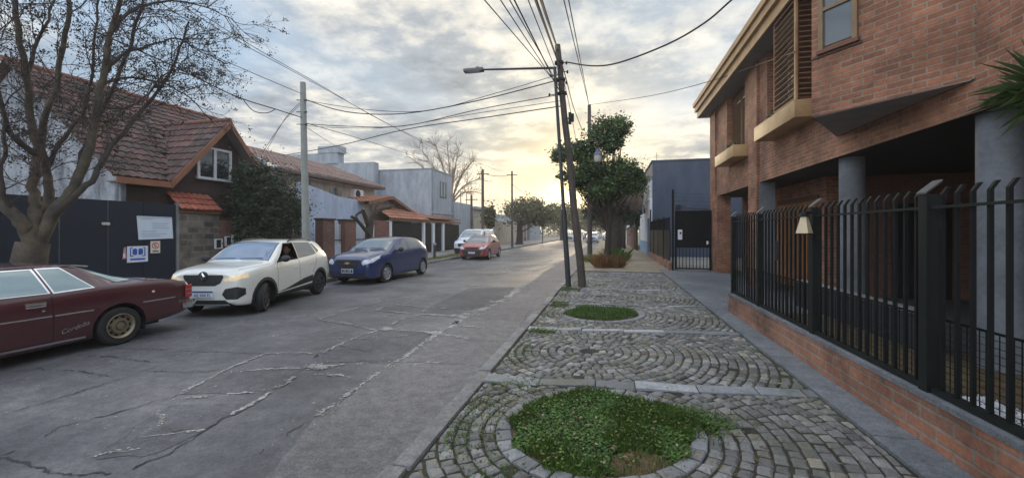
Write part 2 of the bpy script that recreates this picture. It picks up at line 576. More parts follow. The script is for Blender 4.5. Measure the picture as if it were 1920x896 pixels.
# the paler concrete strip along the right kerb, with a ragged outer edge
EDGE = [G(a_, b_, 0) for a_, b_ in ((500, 896), (593, 780), (632, 756), (686, 714), (740, 679), (819, 627), (850, 609), (881, 585), (916, 577), (950, 559), (997, 529))]
EDGE = [Vector((-3.3, -14, 0))] + EDGE + [Vector((-2.6, 16, 0)), Vector((-2.5, 26, 0)), Vector((-2.5, 70, 0))]
pts = []
for p_, q_ in zip(EDGE, EDGE[1:]):
    n_ = max(1, int((q_ - p_).length / .12))
    for k in range(n_):
        u_ = p_.lerp(q_, k / n_); pts.append((u_.x + R.gauss(0, .018), u_.y))
sheet('gutter_strip', [(-1.40, -14)] + [(-1.40, 70)] + list(reversed(pts)), .004, M['gutter'])


# ---- cracks: ragged ribbons where the photograph shows them
def ribbon(mb, px, w0, w1, z, broken=0.0, rough=.5, step=.05):
    P = [G(a, b, 0) for a, b in px]
    out = []
    for i in range(len(P) - 1):
        L = (P[i + 1] - P[i]).length
        n = max(2, int(L / step))
        for k in range(n):
            out.append(P[i].lerp(P[i + 1], k / n))
    out.append(P[-1])
    N = len(out)
    ph = R.uniform(0, 99)
    left = []; right = []
    for i, p in enumerate(out):
        d = (out[min(i + 1, N - 1)] - out[max(i - 1, 0)]); d.normalize()
        nrm = Vector((-d.y, d.x, 0))
        u = i / max(1, N - 1)
        wob = .014 * math.sin(i * .21 + ph) + .009 * math.sin(i * .9 + ph * 2) + R.uniform(-.010, .010)
        wd = (w0 + (w1 - w0) * u) * (1 + rough * (math.sin(i * .23 + ph) * .5 + R.uniform(-.7, .7)))
        if i in (0, N - 1): wd *= .2
        c = p + nrm * wob
        left.append(c + nrm * max(.003, wd * R.uniform(.3, .7))); right.append(c - nrm * max(.003, wd * R.uniform(.3, .7)))
    run = 0
    for i in range(N - 1):
        if broken > 0:
            if run <= 0:
                on = R.random() > broken
                run = R.randint(2, 7)
            run -= 1
            if not on: continue
        a, b, c, d = left[i], left[i + 1], right[i + 1], right[i]
        mb.quad((a.x, a.y, z), (b.x, b.y, z), (c.x, c.y, z), (d.x, d.y, z))


def blob(mb, px, py, r, z):
    c = G(px, py, 0); n = 11
    ph = [R.uniform(.5, 1.15) for _ in range(n)]
    mb.add([(c.x + r * ph[k] * math.cos(2 * math.pi * k / n), c.y + r * .7 * ph[k] * math.sin(2 * math.pi * k / n), z) for k in range(n)], [tuple(range(n))])


pale = MB(); dark = MB()
M['patch_dark'] = ground_mat('newer_asphalt', [(.32, (.066, .065, .067)), (.5, (.098, .096, .098)), (.68, (.138, .135, .134))], .85)
for px in ([(703, 583), (741, 572), (812, 578), (881, 585), (869, 590), (837, 591), (775, 587)], [(804, 576), (880, 540), (965, 539), (950, 557), (916, 575), (881, 583)], [(600, 664), (725, 618), (812, 625), (756, 669), (744, 678), (606, 680)], [(340, 740), (424, 694), (570, 692), (509, 734), (462, 736)], [(250, 800), (320, 760), (480, 757), (385, 806), (300, 850), (180, 862)]):
    pg_ = []
    for a_, b_ in zip(px, px[1:] + px[:1]):
        A_, B_ = G(*a_), G(*b_); n_ = max(2, int((B_ - A_).length / .10))
        for k in range(n_):
            u_ = A_.lerp(B_, k / n_); pg_.append((u_.x + R.gauss(0, .015), u_.y + R.gauss(0, .015)))
    sheet('road_patch', pg_, .0035, M['patch_dark'])

PL = [
    ([(593, 780), (632, 756), (686, 714), (740, 679), (756, 671), (819, 627), (850, 609), (881, 585)], .05, .13, .08),
    ([(850, 609), (881, 585), (916, 577), (950, 559), (969, 545), (997, 529)], .20, .26, .05),
    ([(600, 663), (641, 645), (675, 629), (725, 617), (744, 602), (787, 590), (803, 577)], .07, .06, .2),
    ([(597, 599), (662, 609), (703, 620), (725, 617)], .05, .06, .35),
    ([(725, 617), (812, 624), (853, 631), (881, 637)], .05, .08, .15),
    ([(500, 663), (572, 662), (600, 663)], .03, .06, .4),
    ([(606, 687), (694, 681), (744, 679)], .04, .04, .5),
    ([(703, 582), (775, 588), (837, 592), (869, 591)], .06, .14, .05),
    ([(703, 582), (725, 574)], .05, .04, .1),
    ([(741, 571), (812, 577), (881, 584)], .04, .05, .2),
    ([(878, 535), (925, 537), (969, 538)], .12, .10, .05),
    ([(597, 599), (641, 584), (672, 577), (712, 565), (787, 554)], .05, .05, .35),
    ([(822, 545), (856, 541)], .10, .08, .1),
    ([(897, 513), (925, 516), (947, 521)], .12, .14, .3),
    ([(931, 509), (962, 503), (985, 499)], .12, .14, .35),
    ([(900, 520), (940, 512), (1000, 497), (1040, 486)], .15, .2, .45),
    ([(960, 495), (1010, 497), (1050, 492)], .2, .25, .5),
    ([(1000, 508), (1030, 500), (1055, 488)], .2, .3, .4),
    ([(880, 500), (930, 492), (985, 484), (1035, 478)], .16, .2, .5),
    ([(853, 610), (909, 615)], .06, .04, .2),
    ([(339, 739), (401, 704), (424, 693), (501, 662)], .04, .04, .15),
    ([(347, 747), (462, 737), (509, 735)], .035, .05, .1),
    ([(432, 778), (478, 756), (509, 735), (555, 706)], .05, .05, .15),
    ([(432, 699), (489, 693), (570, 691)], .025, .04, .2),
    ([(593, 701), (640, 705), (686, 714)], .04, .06, .15),
    ([(250, 775), (290, 763), (305, 785), (300, 802)], .025, .025, .55),
    ([(247, 820), (320, 814), (385, 807)], .02, .02, .4),
    ([(170, 858), (210, 848), (260, 842)], .02, .02, .5),
]
def frag(mb, x_, y_, r_, z):
    n_ = R.randint(5, 8); el = R.uniform(.5, 1.0); th = R.uniform(0, 3.14); ca, sa = math.cos(th), math.sin(th)
    pts = []
    for k in range(n_):
        q = r_ * R.uniform(.45, 1.2); u, v = q * math.cos(6.283 * k / n_), q * el * math.sin(6.283 * k / n_)
        pts.append((x_ + u * ca - v * sa, y_ + u * sa + v * ca, z))
    mb.add(pts, [tuple(range(n_))])


def scatter_line(mb, px, w0, w1, broken):
    """a crumbling filled joint: a broken thin core with crumbs on both sides"""
    ribbon(mb, px, w0 * .42, w1 * .42, .0085, broken + .12, .9, .03)
    P = [G(a_, b_, 0) for a_, b_ in px]; ph = R.uniform(0, 9)
    for i in range(len(P) - 1):
        L = (P[i + 1] - P[i]).length; d = (P[i + 1] - P[i]).normalized(); nrm = Vector((-d.y, d.x, 0))
        for k in range(int(L * 95)):
            u = R.random(); w_ = w0 + (w1 - w0) * (i + u) / len(P)
            if math.sin(u * L * 5 + ph + i) < -1 + 2 * broken: continue
            c = P[i].lerp(P[i + 1], u) + nrm * R.gauss(0, .33) * w_
            frag(mb, c.x, c.y, R.uniform(.004, .016) * (1 + w_ * 3.), .0095 + R.uniform(0, .002))


for px, a, b, br in PL: scatter_line(pale, px, a * 1.35, b * 1.35, br * .8)
for _ in range(26):
    x_, y_ = R.uniform(860, 1040), R.uniform(474, 525)
    scatter_line(pale, [(x_, y_), (x_ + R.uniform(15, 45), y_ + R.uniform(-7, 2))], .12, .16, .35)
for _ in range(16):
    x_, y_ = R.uniform(380, 900), R.uniform(560, 700)
    scatter_line(pale, [(x_, y_), (x_ + R.uniform(20, 60), y_ + R.uniform(-14, 6))], .03, .03, .5)
for px, py, r_ in [(590, 688, .12), (605, 690, .08), (725, 617, .12), (812, 624, .10), (820, 627, .08), (884, 590, .2), (900, 583, .16), (930, 566, .18), (985, 540, .25), (975, 545, .2), (850, 592, .14)]:
    c = G(px, py, 0)
    for _ in range(70): frag(pale, c.x + R.gauss(0, .5) * r_, c.y + R.gauss(0, .45) * r_, R.uniform(.006, .026) * (1 + 2 * r_), .0095 + R.uniform(0, .002))
for i in range(420):
    x_ = R.uniform(-7.5, -2.4); y_ = 2.5 + 14 * R.random() ** 1.3
    r_ = R.uniform(.004, .016)
    n_ = 6
    pale.add([(x_ + r_ * R.uniform(.5, 1.2) * math.cos(k * 1.047), y_ + r_ * R.uniform(.5, 1.2) * math.sin(k * 1.047), .0085) for k in range(n_)], [tuple(range(n_))])
DK = [
    ([(-60, 795), (0, 778), (116, 745), (216, 714), (293, 687)], .03, .02),
    ([(-60, 880), (8, 853), (116, 799), (216, 776), (289, 753), (339, 739)], .035, .03),
    ([(69, 691), (130, 695), (208, 705)], .05, .04), ([(166, 668), (216, 670), (285, 679)], .05, .04),
    ([(212, 652), (347, 658), (430, 661), (500, 663)], .03, .02), ([(270, 697), (385, 697), (424, 693)], .02, .02),
    ([(247, 880), (316, 849), (385, 807), (432, 778)], .035, .03), ([(320, 810), (385, 803), (400, 795)], .03, .02),
    ([(0, 857), (60, 875), (116, 888), (216, 888), (250, 880)], .04, .04), ([(575, 681), (588, 672), (600, 663)], .10, .05),
    ([(881, 637), (937, 641)], .02, .015), ([(744, 679), (800, 681), (875, 682)], .02, .015), ([(912, 588), (987, 595)], .03, .02),
    ([(606, 681), (500, 690)], .015, .015), ([(641, 648), (660, 655), (695, 661)], .03, .02), ([(593, 780), (560, 800), (500, 838), (430, 880)], .02, .02),
    ([(600, 663), (641, 645), (675, 629)], .035, .03), ([(870, 585), (905, 572), (935, 558), (960, 548)], .05, .05), ([(686, 716), (640, 752), (593, 782)], .02, .02),
    ([(555, 708), (478, 759), (432, 780)], .02, .02), ([(597, 601), (662, 611), (703, 622)], .025, .02), ([(900, 560), (955, 560)], .05, .03),
    ([(480, 545), (560, 550), (640, 535)], .04, .03), ([(1005, 560), (960, 640), (900, 700), (820, 790)], .008, .008),
]
for px, a, b in DK: ribbon(dark, px, a * .34, b * .34, .0062, .2, .95, .03)
M['crack_dark'] = mat('crack_shadow', (.034, .034, .036), .95, var=.3)  # plain dark colour of the crack ribbons
M['crack_pale'] = ground_mat('crack_filler', [(.3, (.20, .192, .178)), (.5, (.31, .297, .27)), (.7, (.42, .40, .355))], .9, .3, 60)
tag(dark.build('road_crack', M['crack_dark'], fixn=False), kind='structure')
tag(pale.build('road_crack_filling', M['crack_pale'], fixn=False), kind='structure')


# ---- kerbs
def kerb(name, x0, x1, y0, y1, seg=1.0):
    mb = MB(); y = y0
    while y < y1:
        L = seg * R.uniform(.8, 1.2) if y < 40 else 4.
        dx_, dz_ = R.uniform(-.012, .012), R.uniform(-.012, .008)
        mb.box(x0 + dx_, y + .006, -.1, x1 + dx_, y + L - .006, SW + .012 + dz_)
        y += L
    return tag(mb.build(name, M['kerbstone'], bevel=.018, smooth=True), kind='structure')


kerb('kerb_right', -1.415, -1.275, -6, 120)
kerb('kerb_left', -9.03, -8.885, -6, 120)
sheet('pavement_left', [(-13.6, -14), (-8.95, -14), (-8.95, 120), (-13.6, 120)], SW, M['pave_grey'])
sheet('pavement_right', [(-1.30, -14), (2.6, -14), (2.6, 16.1), (-1.30, 16.1)], SW - .018, M['joint'])
sheet('sandy_path', [(-1.30, 16.1), (2.7, 16.1), (2.7, 120), (-1.30, 120)], SW - .008, M['sand'])

# ---- cobbled panels between stone bands
SK = .115           # the bands run a little askew to the kerb


def clip(poly, x0, y0, x1, y1):
    def cut_(p, f, g):
        out = []
        for i in range(len(p)):
            a, b = p[i - 1], p[i]
            fa, fb = f(a), f(b)
            if fa >= 0 and fb >= 0: out.append(b)
            elif fa >= 0 > fb or fa < 0 <= fb:
                t_ = fa / (fa - fb); q = (a[0] + (b[0] - a[0]) * t_, a[1] + (b[1] - a[1]) * t_)
                out.append(q)
                if fb >= 0: out.append(b)
        return out
    for f in (lambda p: p[0] - x0, lambda p: x1 - p[0], lambda p: p[1] - y0, lambda p: y1 - p[1]):
        poly = cut_(poly, f, None)
        if len(poly) < 3: return []
    return poly


def area(p):
    return abs(sum(p[i - 1][0] * p[i][1] - p[i][0] * p[i - 1][1] for i in range(len(p)))) / 2


def stone(mb, poly, z, h, chamf=.019, col=None):
    """one sett: chamfered, slightly tilted, sheared with the bands"""
    n = len(poly)
    cx_ = sum(p[0] for p in poly) / n; cy_ = sum(p[1] for p in poly) / n
    tx, ty = R.uniform(-.06, .06), R.uniform(-.06, .06)
    if col is None:
        k = R.choice((.6, .75, .88, .95, 1.0, 1.12, 1.5)) * R.uniform(.85, 1.15)
        hue = R.random()
        base = (.178, .170, .160) if hue < .60 else ((.195, .182, .162) if hue < .9 else (.215, .188, .148))
        col = tuple(c * k for c in base)
    lo, mid, top = [], [], []
    for x_, y_ in poly:
        dx_, dy_ = cx_ - x_, cy_ - y_
        L = math.hypot(dx_, dy_) + 1e-6
        zz = z + h + tx * (x_ - cx_) + ty * (y_ - cy_)
        Y = lambda a, b: b + SK * a
        lo.append((x_, Y(x_, y_), z - .03)); mid.append((x_, Y(x_, y_), zz - chamf * .7))
        xi, yi = x_ + dx_ / L * chamf * 1.3, y_ + dy_ / L * chamf * 1.3
        top.append((xi, Y(xi, yi), zz))
    fs = [tuple(2 * n + i for i in range(n))]
    for i in range(n):
        j = (i + 1) % n
        fs.append((n + i, n + j, 2 * n + j, 2 * n + i)); fs.append((i, j, n + j, n + i))
    mb.add(lo + mid + top, fs, 0, col)


PX0, PX1 = -1.25, 1.90
cob = MB()


def arcs(cx_, cy_, r0, y0, y1, pitch=.102, far=False):
    rmax = math.hypot(max(abs(PX0 - cx_), abs(PX1 - cx_)), max(abs(y0 - cy_), abs(y1 - cy_)))
    r_ = r0
    while r_ < rmax:
        p = pitch * R.uniform(.93, 1.07)
        n = max(5, int(2 * math.pi * (r_ + p / 2) / (.112 * R.uniform(.95, 1.05))))
        a = R.uniform(0, 6.28); end = a + 2 * math.pi
        while a < end - .3 / n:
            da = 2 * math.pi / n * R.uniform(.78, 1.22)
            g = .011 + R.uniform(0, .008)
            ra, rb = r_ + g / 2 + R.uniform(-.006, .006), r_ + p - g / 2 + R.uniform(-.006, .006)
            ga, gb = g / 2 / max(.05, ra), g / 2 / rb
            sk = R.uniform(-.06, .06) * da
            q = [(cx_ + ra * math.cos(a + ga + sk), cy_ + ra * math.sin(a + ga + sk)), (cx_ + rb * math.cos(a + gb - sk), cy_ + rb * math.sin(a + gb - sk)),
                 (cx_ + rb * math.cos(a + da - gb + sk), cy_ + rb * math.sin(a + da - gb + sk)), (cx_ + ra * math.cos(a + da - ga - sk), cy_ + ra * math.sin(a + da - ga - sk))]
            q = clip(q, PX0, y0, PX1, y1)
            if len(q) >= 3 and area(q) > .0022 and R.random() > .012:
                stone(cob, q, SW - .015, .014 + R.uniform(-.008, .005))
            a += da
        r_ += p


bands_y = [(-.60, -.44), (1.83, 1.99), (4.14, 4.32), (6.46, 6.62), (8.74, 8.90), (10.98, 11.12), (13.2, 13.34), (15.5, 15.66)]
C1, C2 = (-.08, 3.30), (-.15, 7.86)
arcs(.0, .7, .12, -.43, 1.82)
arcs(C1[0], C1[1], .80, 2.0, 4.13)
arcs(-.25, 5.40, .12, 4.33, 6.45)
arcs(C2[0], C2[1], .80, 6.63, 8.73)
arcs(-.2, 9.95, .12, 8.91, 10.97)
arcs(-.2, 12.1, .12, 11.13, 13.19)
arcs(-.2, 14.4, .12, 13.35, 15.49)
tag(cob.build('cobblestone_pavement', M['cobble'], fixn=True), kind='structure')
# bands of long stones
bnd = MB()
for a, b in bands_y:
    x_ = PX0 - .02
    while x_ < PX1 - .02:
        L = R.choice((.36, .42, .5, .62)) * R.uniform(.9, 1.1)
        x2 = min(PX1 + .01, x_ + L)
        k = R.choice((.62, .7, .8, 1.1, 1.6)); v = (.23 * k, .236 * k, .245 * k)
        stone(bnd, [(x_ + .004, a), (x2 - .004, a), (x2 - .004, b), (x_ + .004, b)], SW - .015, .017 + R.uniform(-.004, .004), .008, v)
        x_ = x2
tag(bnd.build('stone_band', M['cobble']), kind='structure')
slb = MB(); y = -3.
while y < 16.5:
    L = R.uniform(.8, 1.1)
    k = R.uniform(.8, 1.15)
    slb.box(1.925, y + .004, SW - .05, 2.225, y + L - .004, SW + .012 + R.uniform(-.003, .003)); y += L
tag(slb.build('slab_path', M['slab'], bevel=.006), kind='structure')
tag(MB().box(2.228, 8.62, SW - .06, 4.19, 16.95, SW + .008).build('entrance_paving', M['slab']), kind='structure')


# ---- round beds: ring of stones, soil, clover
def ring_bed(c, gap_from, gap_to, label):
    mb = MB(); a = 0.
    while a < 2 * math.pi - .05:
        da = R.uniform(.17, .24)
        if not (gap_from < a < gap_to):
            q = [(c[0] + r_ * math.cos(a + o), c[1] + r_ * math.sin(a + o)) for r_, o in ((.685, .01), (.80, .008), (.80, da - .008), (.685, da - .01))]
            k = R.uniform(.8, 1.25)
            stone(mb, q, SW - .015, .022, .010, (.20 * k, .197 * k, .193 * k))
        a += da
    o = mb.build('tree_pit_ring', M['cobble'])
    tag(o, label, 'kerb ring')
    s = MB().add([(c[0] + .75 * math.cos(k * .2618), c[1] + .75 * math.sin(k * .2618) + SK * (c[0] + .75 * math.cos(k * .2618)), SW - .008) for k in range(24)], [tuple(range(24))]).build('bed_soil', M['soil'], fixn=False)
    tag(s, kind='structure')


ring_bed(C1, -.0, .75, 'ring of grey setts round the nearer clover bed, gap on the right')
ring_bed(C2, 9, 9, 'complete ring of grey setts round the farther grass bed by the leaning poles')


def tufts(name, pts, m, hmin, hmax, wid, cols, lean=.6, z=SW, clover=0.):
    """loose blades and small leaves"""
    mb = MB()
    for x_, y_ in pts:
        h = R.uniform(hmin, hmax); a = R.uniform(0, 6.28); l = R.uniform(0, lean) * h
        ex, ey = math.cos(a), math.sin(a)
        w_ = wid * R.uniform(.6, 1.3)
        k = R.uniform(.55, 1.35); c = R.choice(cols); col = tuple(v * k for v in c)
        if R.random() < clover:
            zc = z + h * .8; r_ = R.uniform(.006, .012); tx, ty = R.uniform(-.5, .5), R.uniform(-.5, .5)
            mb.add([(x_ + r_ * math.cos(b + a), y_ + r_ * math.sin(b + a), zc + r_ * (tx * math.cos(b + a) + ty * math.sin(b + a))) for b in (0, 1.25, 2.5, 3.75, 5.0)], [(0, 1, 2, 3, 4)], 0, col)
        else:
            mb.add([(x_ - ey * w_, y_ + ex * w_, z), (x_ + ey * w_, y_ - ex * w_, z), (x_ + ex * l * .5 + ey * w_ * .6, y_ + ey * l * .5 - ex * w_ * .6, z + h * .6), (x_ + ex * l, y_ + ey * l, z + h), (x_ + ex * l * .5 - ey * w_ * .6, y_ + ey * l * .5 + ex * w_ * .6, z + h * .6)], [(0, 1, 2, 3, 4)], 0, col)
    o = mb.build(name, m, fixn=False)
    return tag(o, kind='stuff')


def disc_pts(c, r_, n, squish=1.0, skew=True):
    out = []
    while len(out) < n:
        x_, y_ = R.uniform(-1, 1), R.uniform(-1, 1)
        if x_ * x_ + y_ * y_ < 1: out.append((c[0] + x_ * r_, c[1] + y_ * r_ * squish + (SK * (c[0] + x_ * r_) if skew else 0)))
    return out


GC = [(1, 1, 1), (.8, 1., .7), (1.2, 1.1, .8), (.7, .85, .8)]
p1 = disc_pts(C1, .73, 30000)
from mathutils import noise as MN
def dn_(p, s=3.2, o=0.): return MN.noise(Vector((p[0] * s + o, p[1] * s, .3)))
p1 = [p for p in p1 if R.random() < .88 + .8 * dn_(p) and math.hypot(p[0] - C1[0], p[1] - SK * p[0] - C1[1]) < .69 + .11 * dn_(p, 5., 7.)]
p1 = [p for p in p1 if not ((p[0] - .22) ** 2 + (p[1] - 2.78) ** 2 < .05 and R.random() < .85)]
p1 += [(.58 + R.gauss(0, .17), 3.52 + R.gauss(0, .12) + SK * .5) for _ in range(3200)]
tufts('clover_patch', [p for p in p1 if dn_(p, 2.6, 3.) > -.05], M['grass'], .012, .055, .004, GC, .9, SW - .01, .65)
tufts('grass_patch', [p for p in p1 if dn_(p, 2.6, 3.) <= .05], M['grass'], .02, .085, .0035, [(1, .95, .8), (1.3, 1.05, .8), (.8, .9, .7), (1.7, 1.1, .8)], 1.1, SW - .01, .12)
tufts('dead_grass', [(C1[0] + R.gauss(.2, .3), C1[1] + R.gauss(-.25, .3)) for _ in range(900)], M['grass_dry'], .015, .05, .003, [(1, .9, .7), (1.3, 1, .7)], 1.2, SW - .01)
p2_ = [p for p in disc_pts(C2, .82, 9000) if math.hypot(p[0] - C2[0], p[1] - SK * p[0] - C2[1]) < .66 + .22 * dn_(p, 4.5, 2.) and R.random() < .85 + .8 * dn_(p, 4., 9.)]
tufts('grass_patch', p2_, M['grass'], .02, .09, .005, GC + [(1.5, 1.1, .8)], .9, SW - .01, .3)
wd = []
for _ in range(2600):
    y_ = R.choice((2.9, 3.4, 4.0, 4.8, 5.3, 6.3, 6.5, 7.5, 8.3, 8.7, 10.6, 11., 11.1, 9.8)) + R.gauss(0, .16)
    wd.append((-1.22 + abs(R.gauss(0, .16)), y_))
for _ in range(1500): wd.append((R.uniform(-1.2, -.85), 8.75 + R.gauss(0, .17) - .12))
for _ in range(1200): wd.append((R.uniform(-1.25, -.75), 10.98 + R.gauss(0, .16) - .1))
for _ in range(700): wd.append((R.uniform(-1.2, -.8), 6.30 + R.gauss(0, .07) - .1))
for _ in range(1400):
    a_ = R.uniform(2.2, 5.2); r__ = R.uniform(.80, 1.2); wd.append((C1[0] + r__ * math.cos(a_), C1[1] + r__ * math.sin(a_)))
tufts('weeds', wd, M['grass'], .01, .035, .004, [(1, .8, .6), (1.2, .9, .7), (.8, .8, .6)], .9, SW - .01, .4)
vg = [(R.uniform(-9.75, -9.05), 4.5 + 10 * R.random()) for _ in range(7000)]
vg += [(R.uniform(-9.9, -9.05), R.uniform(15.5, 34)) for _ in range(6000)]
tufts('verge_grass', vg, M['grass_dry'], .03, .13, .008, [(1, 1, 1), (.7, 1.1, .6), (1.2, 1, .8)], .8, SW)
lt = MB()
for _ in range(420):
    x_, y_ = R.uniform(-1.2, 2.1), R.uniform(1.8, 10)
    if R.random() < .4: x_, y_ = R.uniform(-.7, .6), R.uniform(2.7, 4.)
    r_ = R.uniform(.010, .026); a_ = R.uniform(0, 6.28)
    k = R.uniform(.6, 1.5); col = tuple(v * k for v in R.choice(((.17, .11, .05), (.11, .065, .035), (.24, .20, .11))))
    zz = SW + R.uniform(.006, .05 if abs(x_) < .7 and 2.7 < y_ < 4 else .012)
    lt.add([(x_ + r_ * math.cos(a_), y_ + r_ * math.sin(a_), zz), (x_ + r_ * .5 * math.cos(a_ + 1.6), y_ + r_ * .5 * math.sin(a_ + 1.6), zz + .006), (x_ - r_ * math.cos(a_), y_ - r_ * math.sin(a_), zz + .003), (x_ - r_ * .5 * math.cos(a_ + 1.6), y_ - r_ * .5 * math.sin(a_ + 1.6), zz)], [(0, 1, 2, 3)], 0, col)
M['litter'] = mat('leaf_litter', (1, 1, 1), .8, var=.1, attr=True)
tag(lt.build('fallen_leaves', M['litter'], fixn=False), kind='stuff')
# ================================================================== RIGHT SIDE: brick house
HX = 3.9
HZ0, HZ1 = 2.97, 6.22
house = thing('brick_house', 'two storey orange brick house with ochre eaves and planter boxes behind the black fence', 'house', (HX, 9, SW))


def part(mb, name, m, root, **k):
    return mb.build(name, m, root, world=True, **k)


# upper wall: panels round the two window recesses
W = MB()
WA = (13.3, 15.2, 4.05)
WB = (9.35, 11.55, 4.05)
T_ = .32
for a, b, z0 in ((-2, WB[0], HZ0), (WB[0], WB[1], None), (WB[1], WA[0], HZ0), (WA[0], WA[1], None), (WA[1], 17.4, HZ0)):
    if z0 is None:
        W.box(HX, a, HZ0, HX + T_, b, 4.05)
    else:
        W.box(HX, a, z0, HX + T_, b, HZ1)
wall = part(W, 'upper_wall', M['brick'], house)
W = MB()
W.box(HX - .07, 12.1, SW, HX - .002, 12.78, HZ1)           # pilaster between the windows
W.box(HX - .002, 12.102, SW, HX + .36, 12.778, HZ0 - .002)
W.box(HX - .05, 16.25, SW, HX + .4, 17.38, HZ0 - .002)      # far corner pier
W.box(HX - .05, 16.6, HZ0 - .002, HX - .002, 17.38, HZ1)
part(W, 'pilaster', M['brick'], house)
part(MB().box(HX + .0, 12.06, SW, HX + .36, 12.098, HZ0 - .003), 'painted_return', M['column'], house)
W = MB()
W.box(5.0, 11.1, SW, 5.25, 17.4, HZ0 - .004)
part(W, 'ground_floor_wall', M['brick'], house)
W = MB()
W.box(5.252, 11.1, SW, 9.0, 11.35, HZ0 - .004)
W.box(9.002, -2, SW, 9.25, 11.35, HZ0 - .004)
part(W, 'porch_wall', M['brick_dark'], house)  # porch shade put into these walls as a darker brick colour
W = MB()
W.box(HX + T_, 17.15, HZ0, 12, 17.4, HZ1); W.box(5.25, 17.15, SW, 12, 17.4, HZ0)
W.box(HX + T_, -2, HZ0, 12, -1.75, HZ1)
W.box(12, -2, SW, 12.25, 17.4, HZ1)
part(W, 'side_wall', M['brick'], house)
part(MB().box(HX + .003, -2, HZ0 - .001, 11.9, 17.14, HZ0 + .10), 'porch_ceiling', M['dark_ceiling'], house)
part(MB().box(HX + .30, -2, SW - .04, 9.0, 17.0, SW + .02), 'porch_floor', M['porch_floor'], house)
# recess backs
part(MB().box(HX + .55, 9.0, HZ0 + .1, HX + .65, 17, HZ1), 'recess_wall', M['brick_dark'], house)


def louvre(root, p, q, z0, z1, name='shutter', m=None, step=.085, tilt=.035):
    """framed shutter between plan points p and q"""
    m = m or M['wood_slat']
    fr = MB(); p = Vector((*p, 0)); q = Vector((*q, 0)); d = (q - p).normalized(); n = Vector((-d.y, d.x, 0))
    for a in (p, q): fr.obox((a.x, a.y, (z0 + z1) / 2), d * .018, n * .02, (0, 0, (z1 - z0) / 2))
    c = (p + q) / 2; hl = (q - p).length / 2 - .02
    for z in (z0 + .015, z1 - .015): fr.obox((c.x, c.y, z), d * hl, n * .018, (0, 0, .015))
    o = fr.build(name, M['wood_brown'], root, world=True)
    sl = MB(); z = z0 + .09
    while z < z1 - .08:
        sl.obox((c.x, c.y, z), d * hl, n * .02 + Vector((0, 0, .012)), Vector((0, 0, .007)) - n * .002)
        z += step
    sl.build('slat_panel', m, o)
    return o


# window A (far): shutter set in the recess
louvre(house, (HX + .18, 13.34), (HX + .18, 14.2), 4.1, HZ1 - .05)
louvre(house, (HX + .18, 14.22), (HX + .18, 15.16), 4.1, HZ1 - .05)
# window B (near): glazing in the recess plus a projecting shutter box over the planter
g_ = MB().box(HX + .25, 9.45, 4.12, HX + .27, 11.5, HZ1 - .02)
wb = part(g_, 'window', M['glass_dark'], house)
f_ = MB()
for y_ in (9.45, 10.45, 11.48): f_.box(HX + .20, y_ - .03, 4.1, HX + .29, y_ + .03, HZ1 - .01)
f_.box(HX + .205, 9.45, 4.07, HX + .285, 11.5, 4.13)
f_.build('frame', M['wood_brown'], wb)
part(MB().box(3.475, 8.86, 4.20, 3.515, 8.90, 6.18), 'shutter_post', M['tan_trim'], house)
louvre(house, (3.50, 8.92), (3.50, 9.92), 4.22, 6.15, step=.12)
louvre(house, (3.53, 8.90), (HX - .01, 8.90), 4.22, 6.15, step=.10)
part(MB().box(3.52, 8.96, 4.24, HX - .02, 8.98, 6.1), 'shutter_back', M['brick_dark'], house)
louvre(house, (HX + .1, 9.95), (HX + .1, 10.5), 4.22, 6.15, step=.10)
for y0, y1, z0, z1 in ((8.86, 11.12, 3.86, 4.20), (12.86, 14.95, 3.82, 4.16)):
    pb = MB().box(3.46, y0, z0, HX - .003, y1, z1)
    part(pb, 'planter_box', M['tan_trim'], house, bevel=.012, smooth=True)


def bushlet(name, label, c, ext, n, m, cols, cat='plant', leaf=.05, group=None):
    mb = MB()
    for _ in range(n):
        p = Vector((c[0] + R.gauss(0, .45) * ext[0], c[1] + R.uniform(-1, 1) * ext[1], c[2] + abs(R.gauss(0, .5)) * ext[2]))
        a, b_ = Vector((R.gauss(0, 1), R.gauss(0, 1), R.gauss(0, 1))).normalized(), Vector((R.gauss(0, 1), R.gauss(0, 1), R.gauss(0, 1)))
        b_ = a.cross(b_).normalized()
        L = leaf * R.uniform(.6, 1.4); k = R.uniform(.5, 1.4); col = tuple(v * k for v in R.choice(cols))
        mb.add([p - a * L, p + b_ * L * .45, p + a * L, p - b_ * L * .45], [(0, 1, 2, 3)], 0, col)
    o = mb.build(name, m, fixn=False)
    return tag(o, label, cat, group)


bushlet('planter_shrub', 'small green shrub in the nearer ochre planter box of the brick house', (3.62, 9.95, 4.18), (.10, .75, .20), 420, M['leaf'], GC)
bushlet('planter_shrub', 'small green shrub in the farther ochre planter box of the brick house', (3.62, 13.6, 4.14), (.10, .5, .16), 260, M['leaf'], GC)

# the wedge-shaped oriel
NP, TP, FP = (HX - .001, 5.50), (2.89, 6.83), (HX - .001, 8.30)
BZ = 3.34
bay = MB()
bay.prism([NP, TP, FP], BZ, HZ1 - .002, 'z')
br_ = part(bay, 'oriel', M['brick'], house)
under = MB().prism([(NP[0] - .02, NP[1] + .03), (TP[0] + .03, TP[1]), (FP[0] - .02, FP[1] - .03)], BZ - .012, BZ + .004, 'z')
under.build('oriel_soffit', mat('oriel_render', (.33, .30, .28), .85, var=.25, scale=3), br_)
d_ = Vector((TP[0] - NP[0], TP[1] - NP[1], 0)); Ld = d_.length; d_.normalize(); nn = Vector((-d_.y, d_.x, 0))
if nn.x > 0: nn = -nn
tp = Vector((TP[0], TP[1], 0))


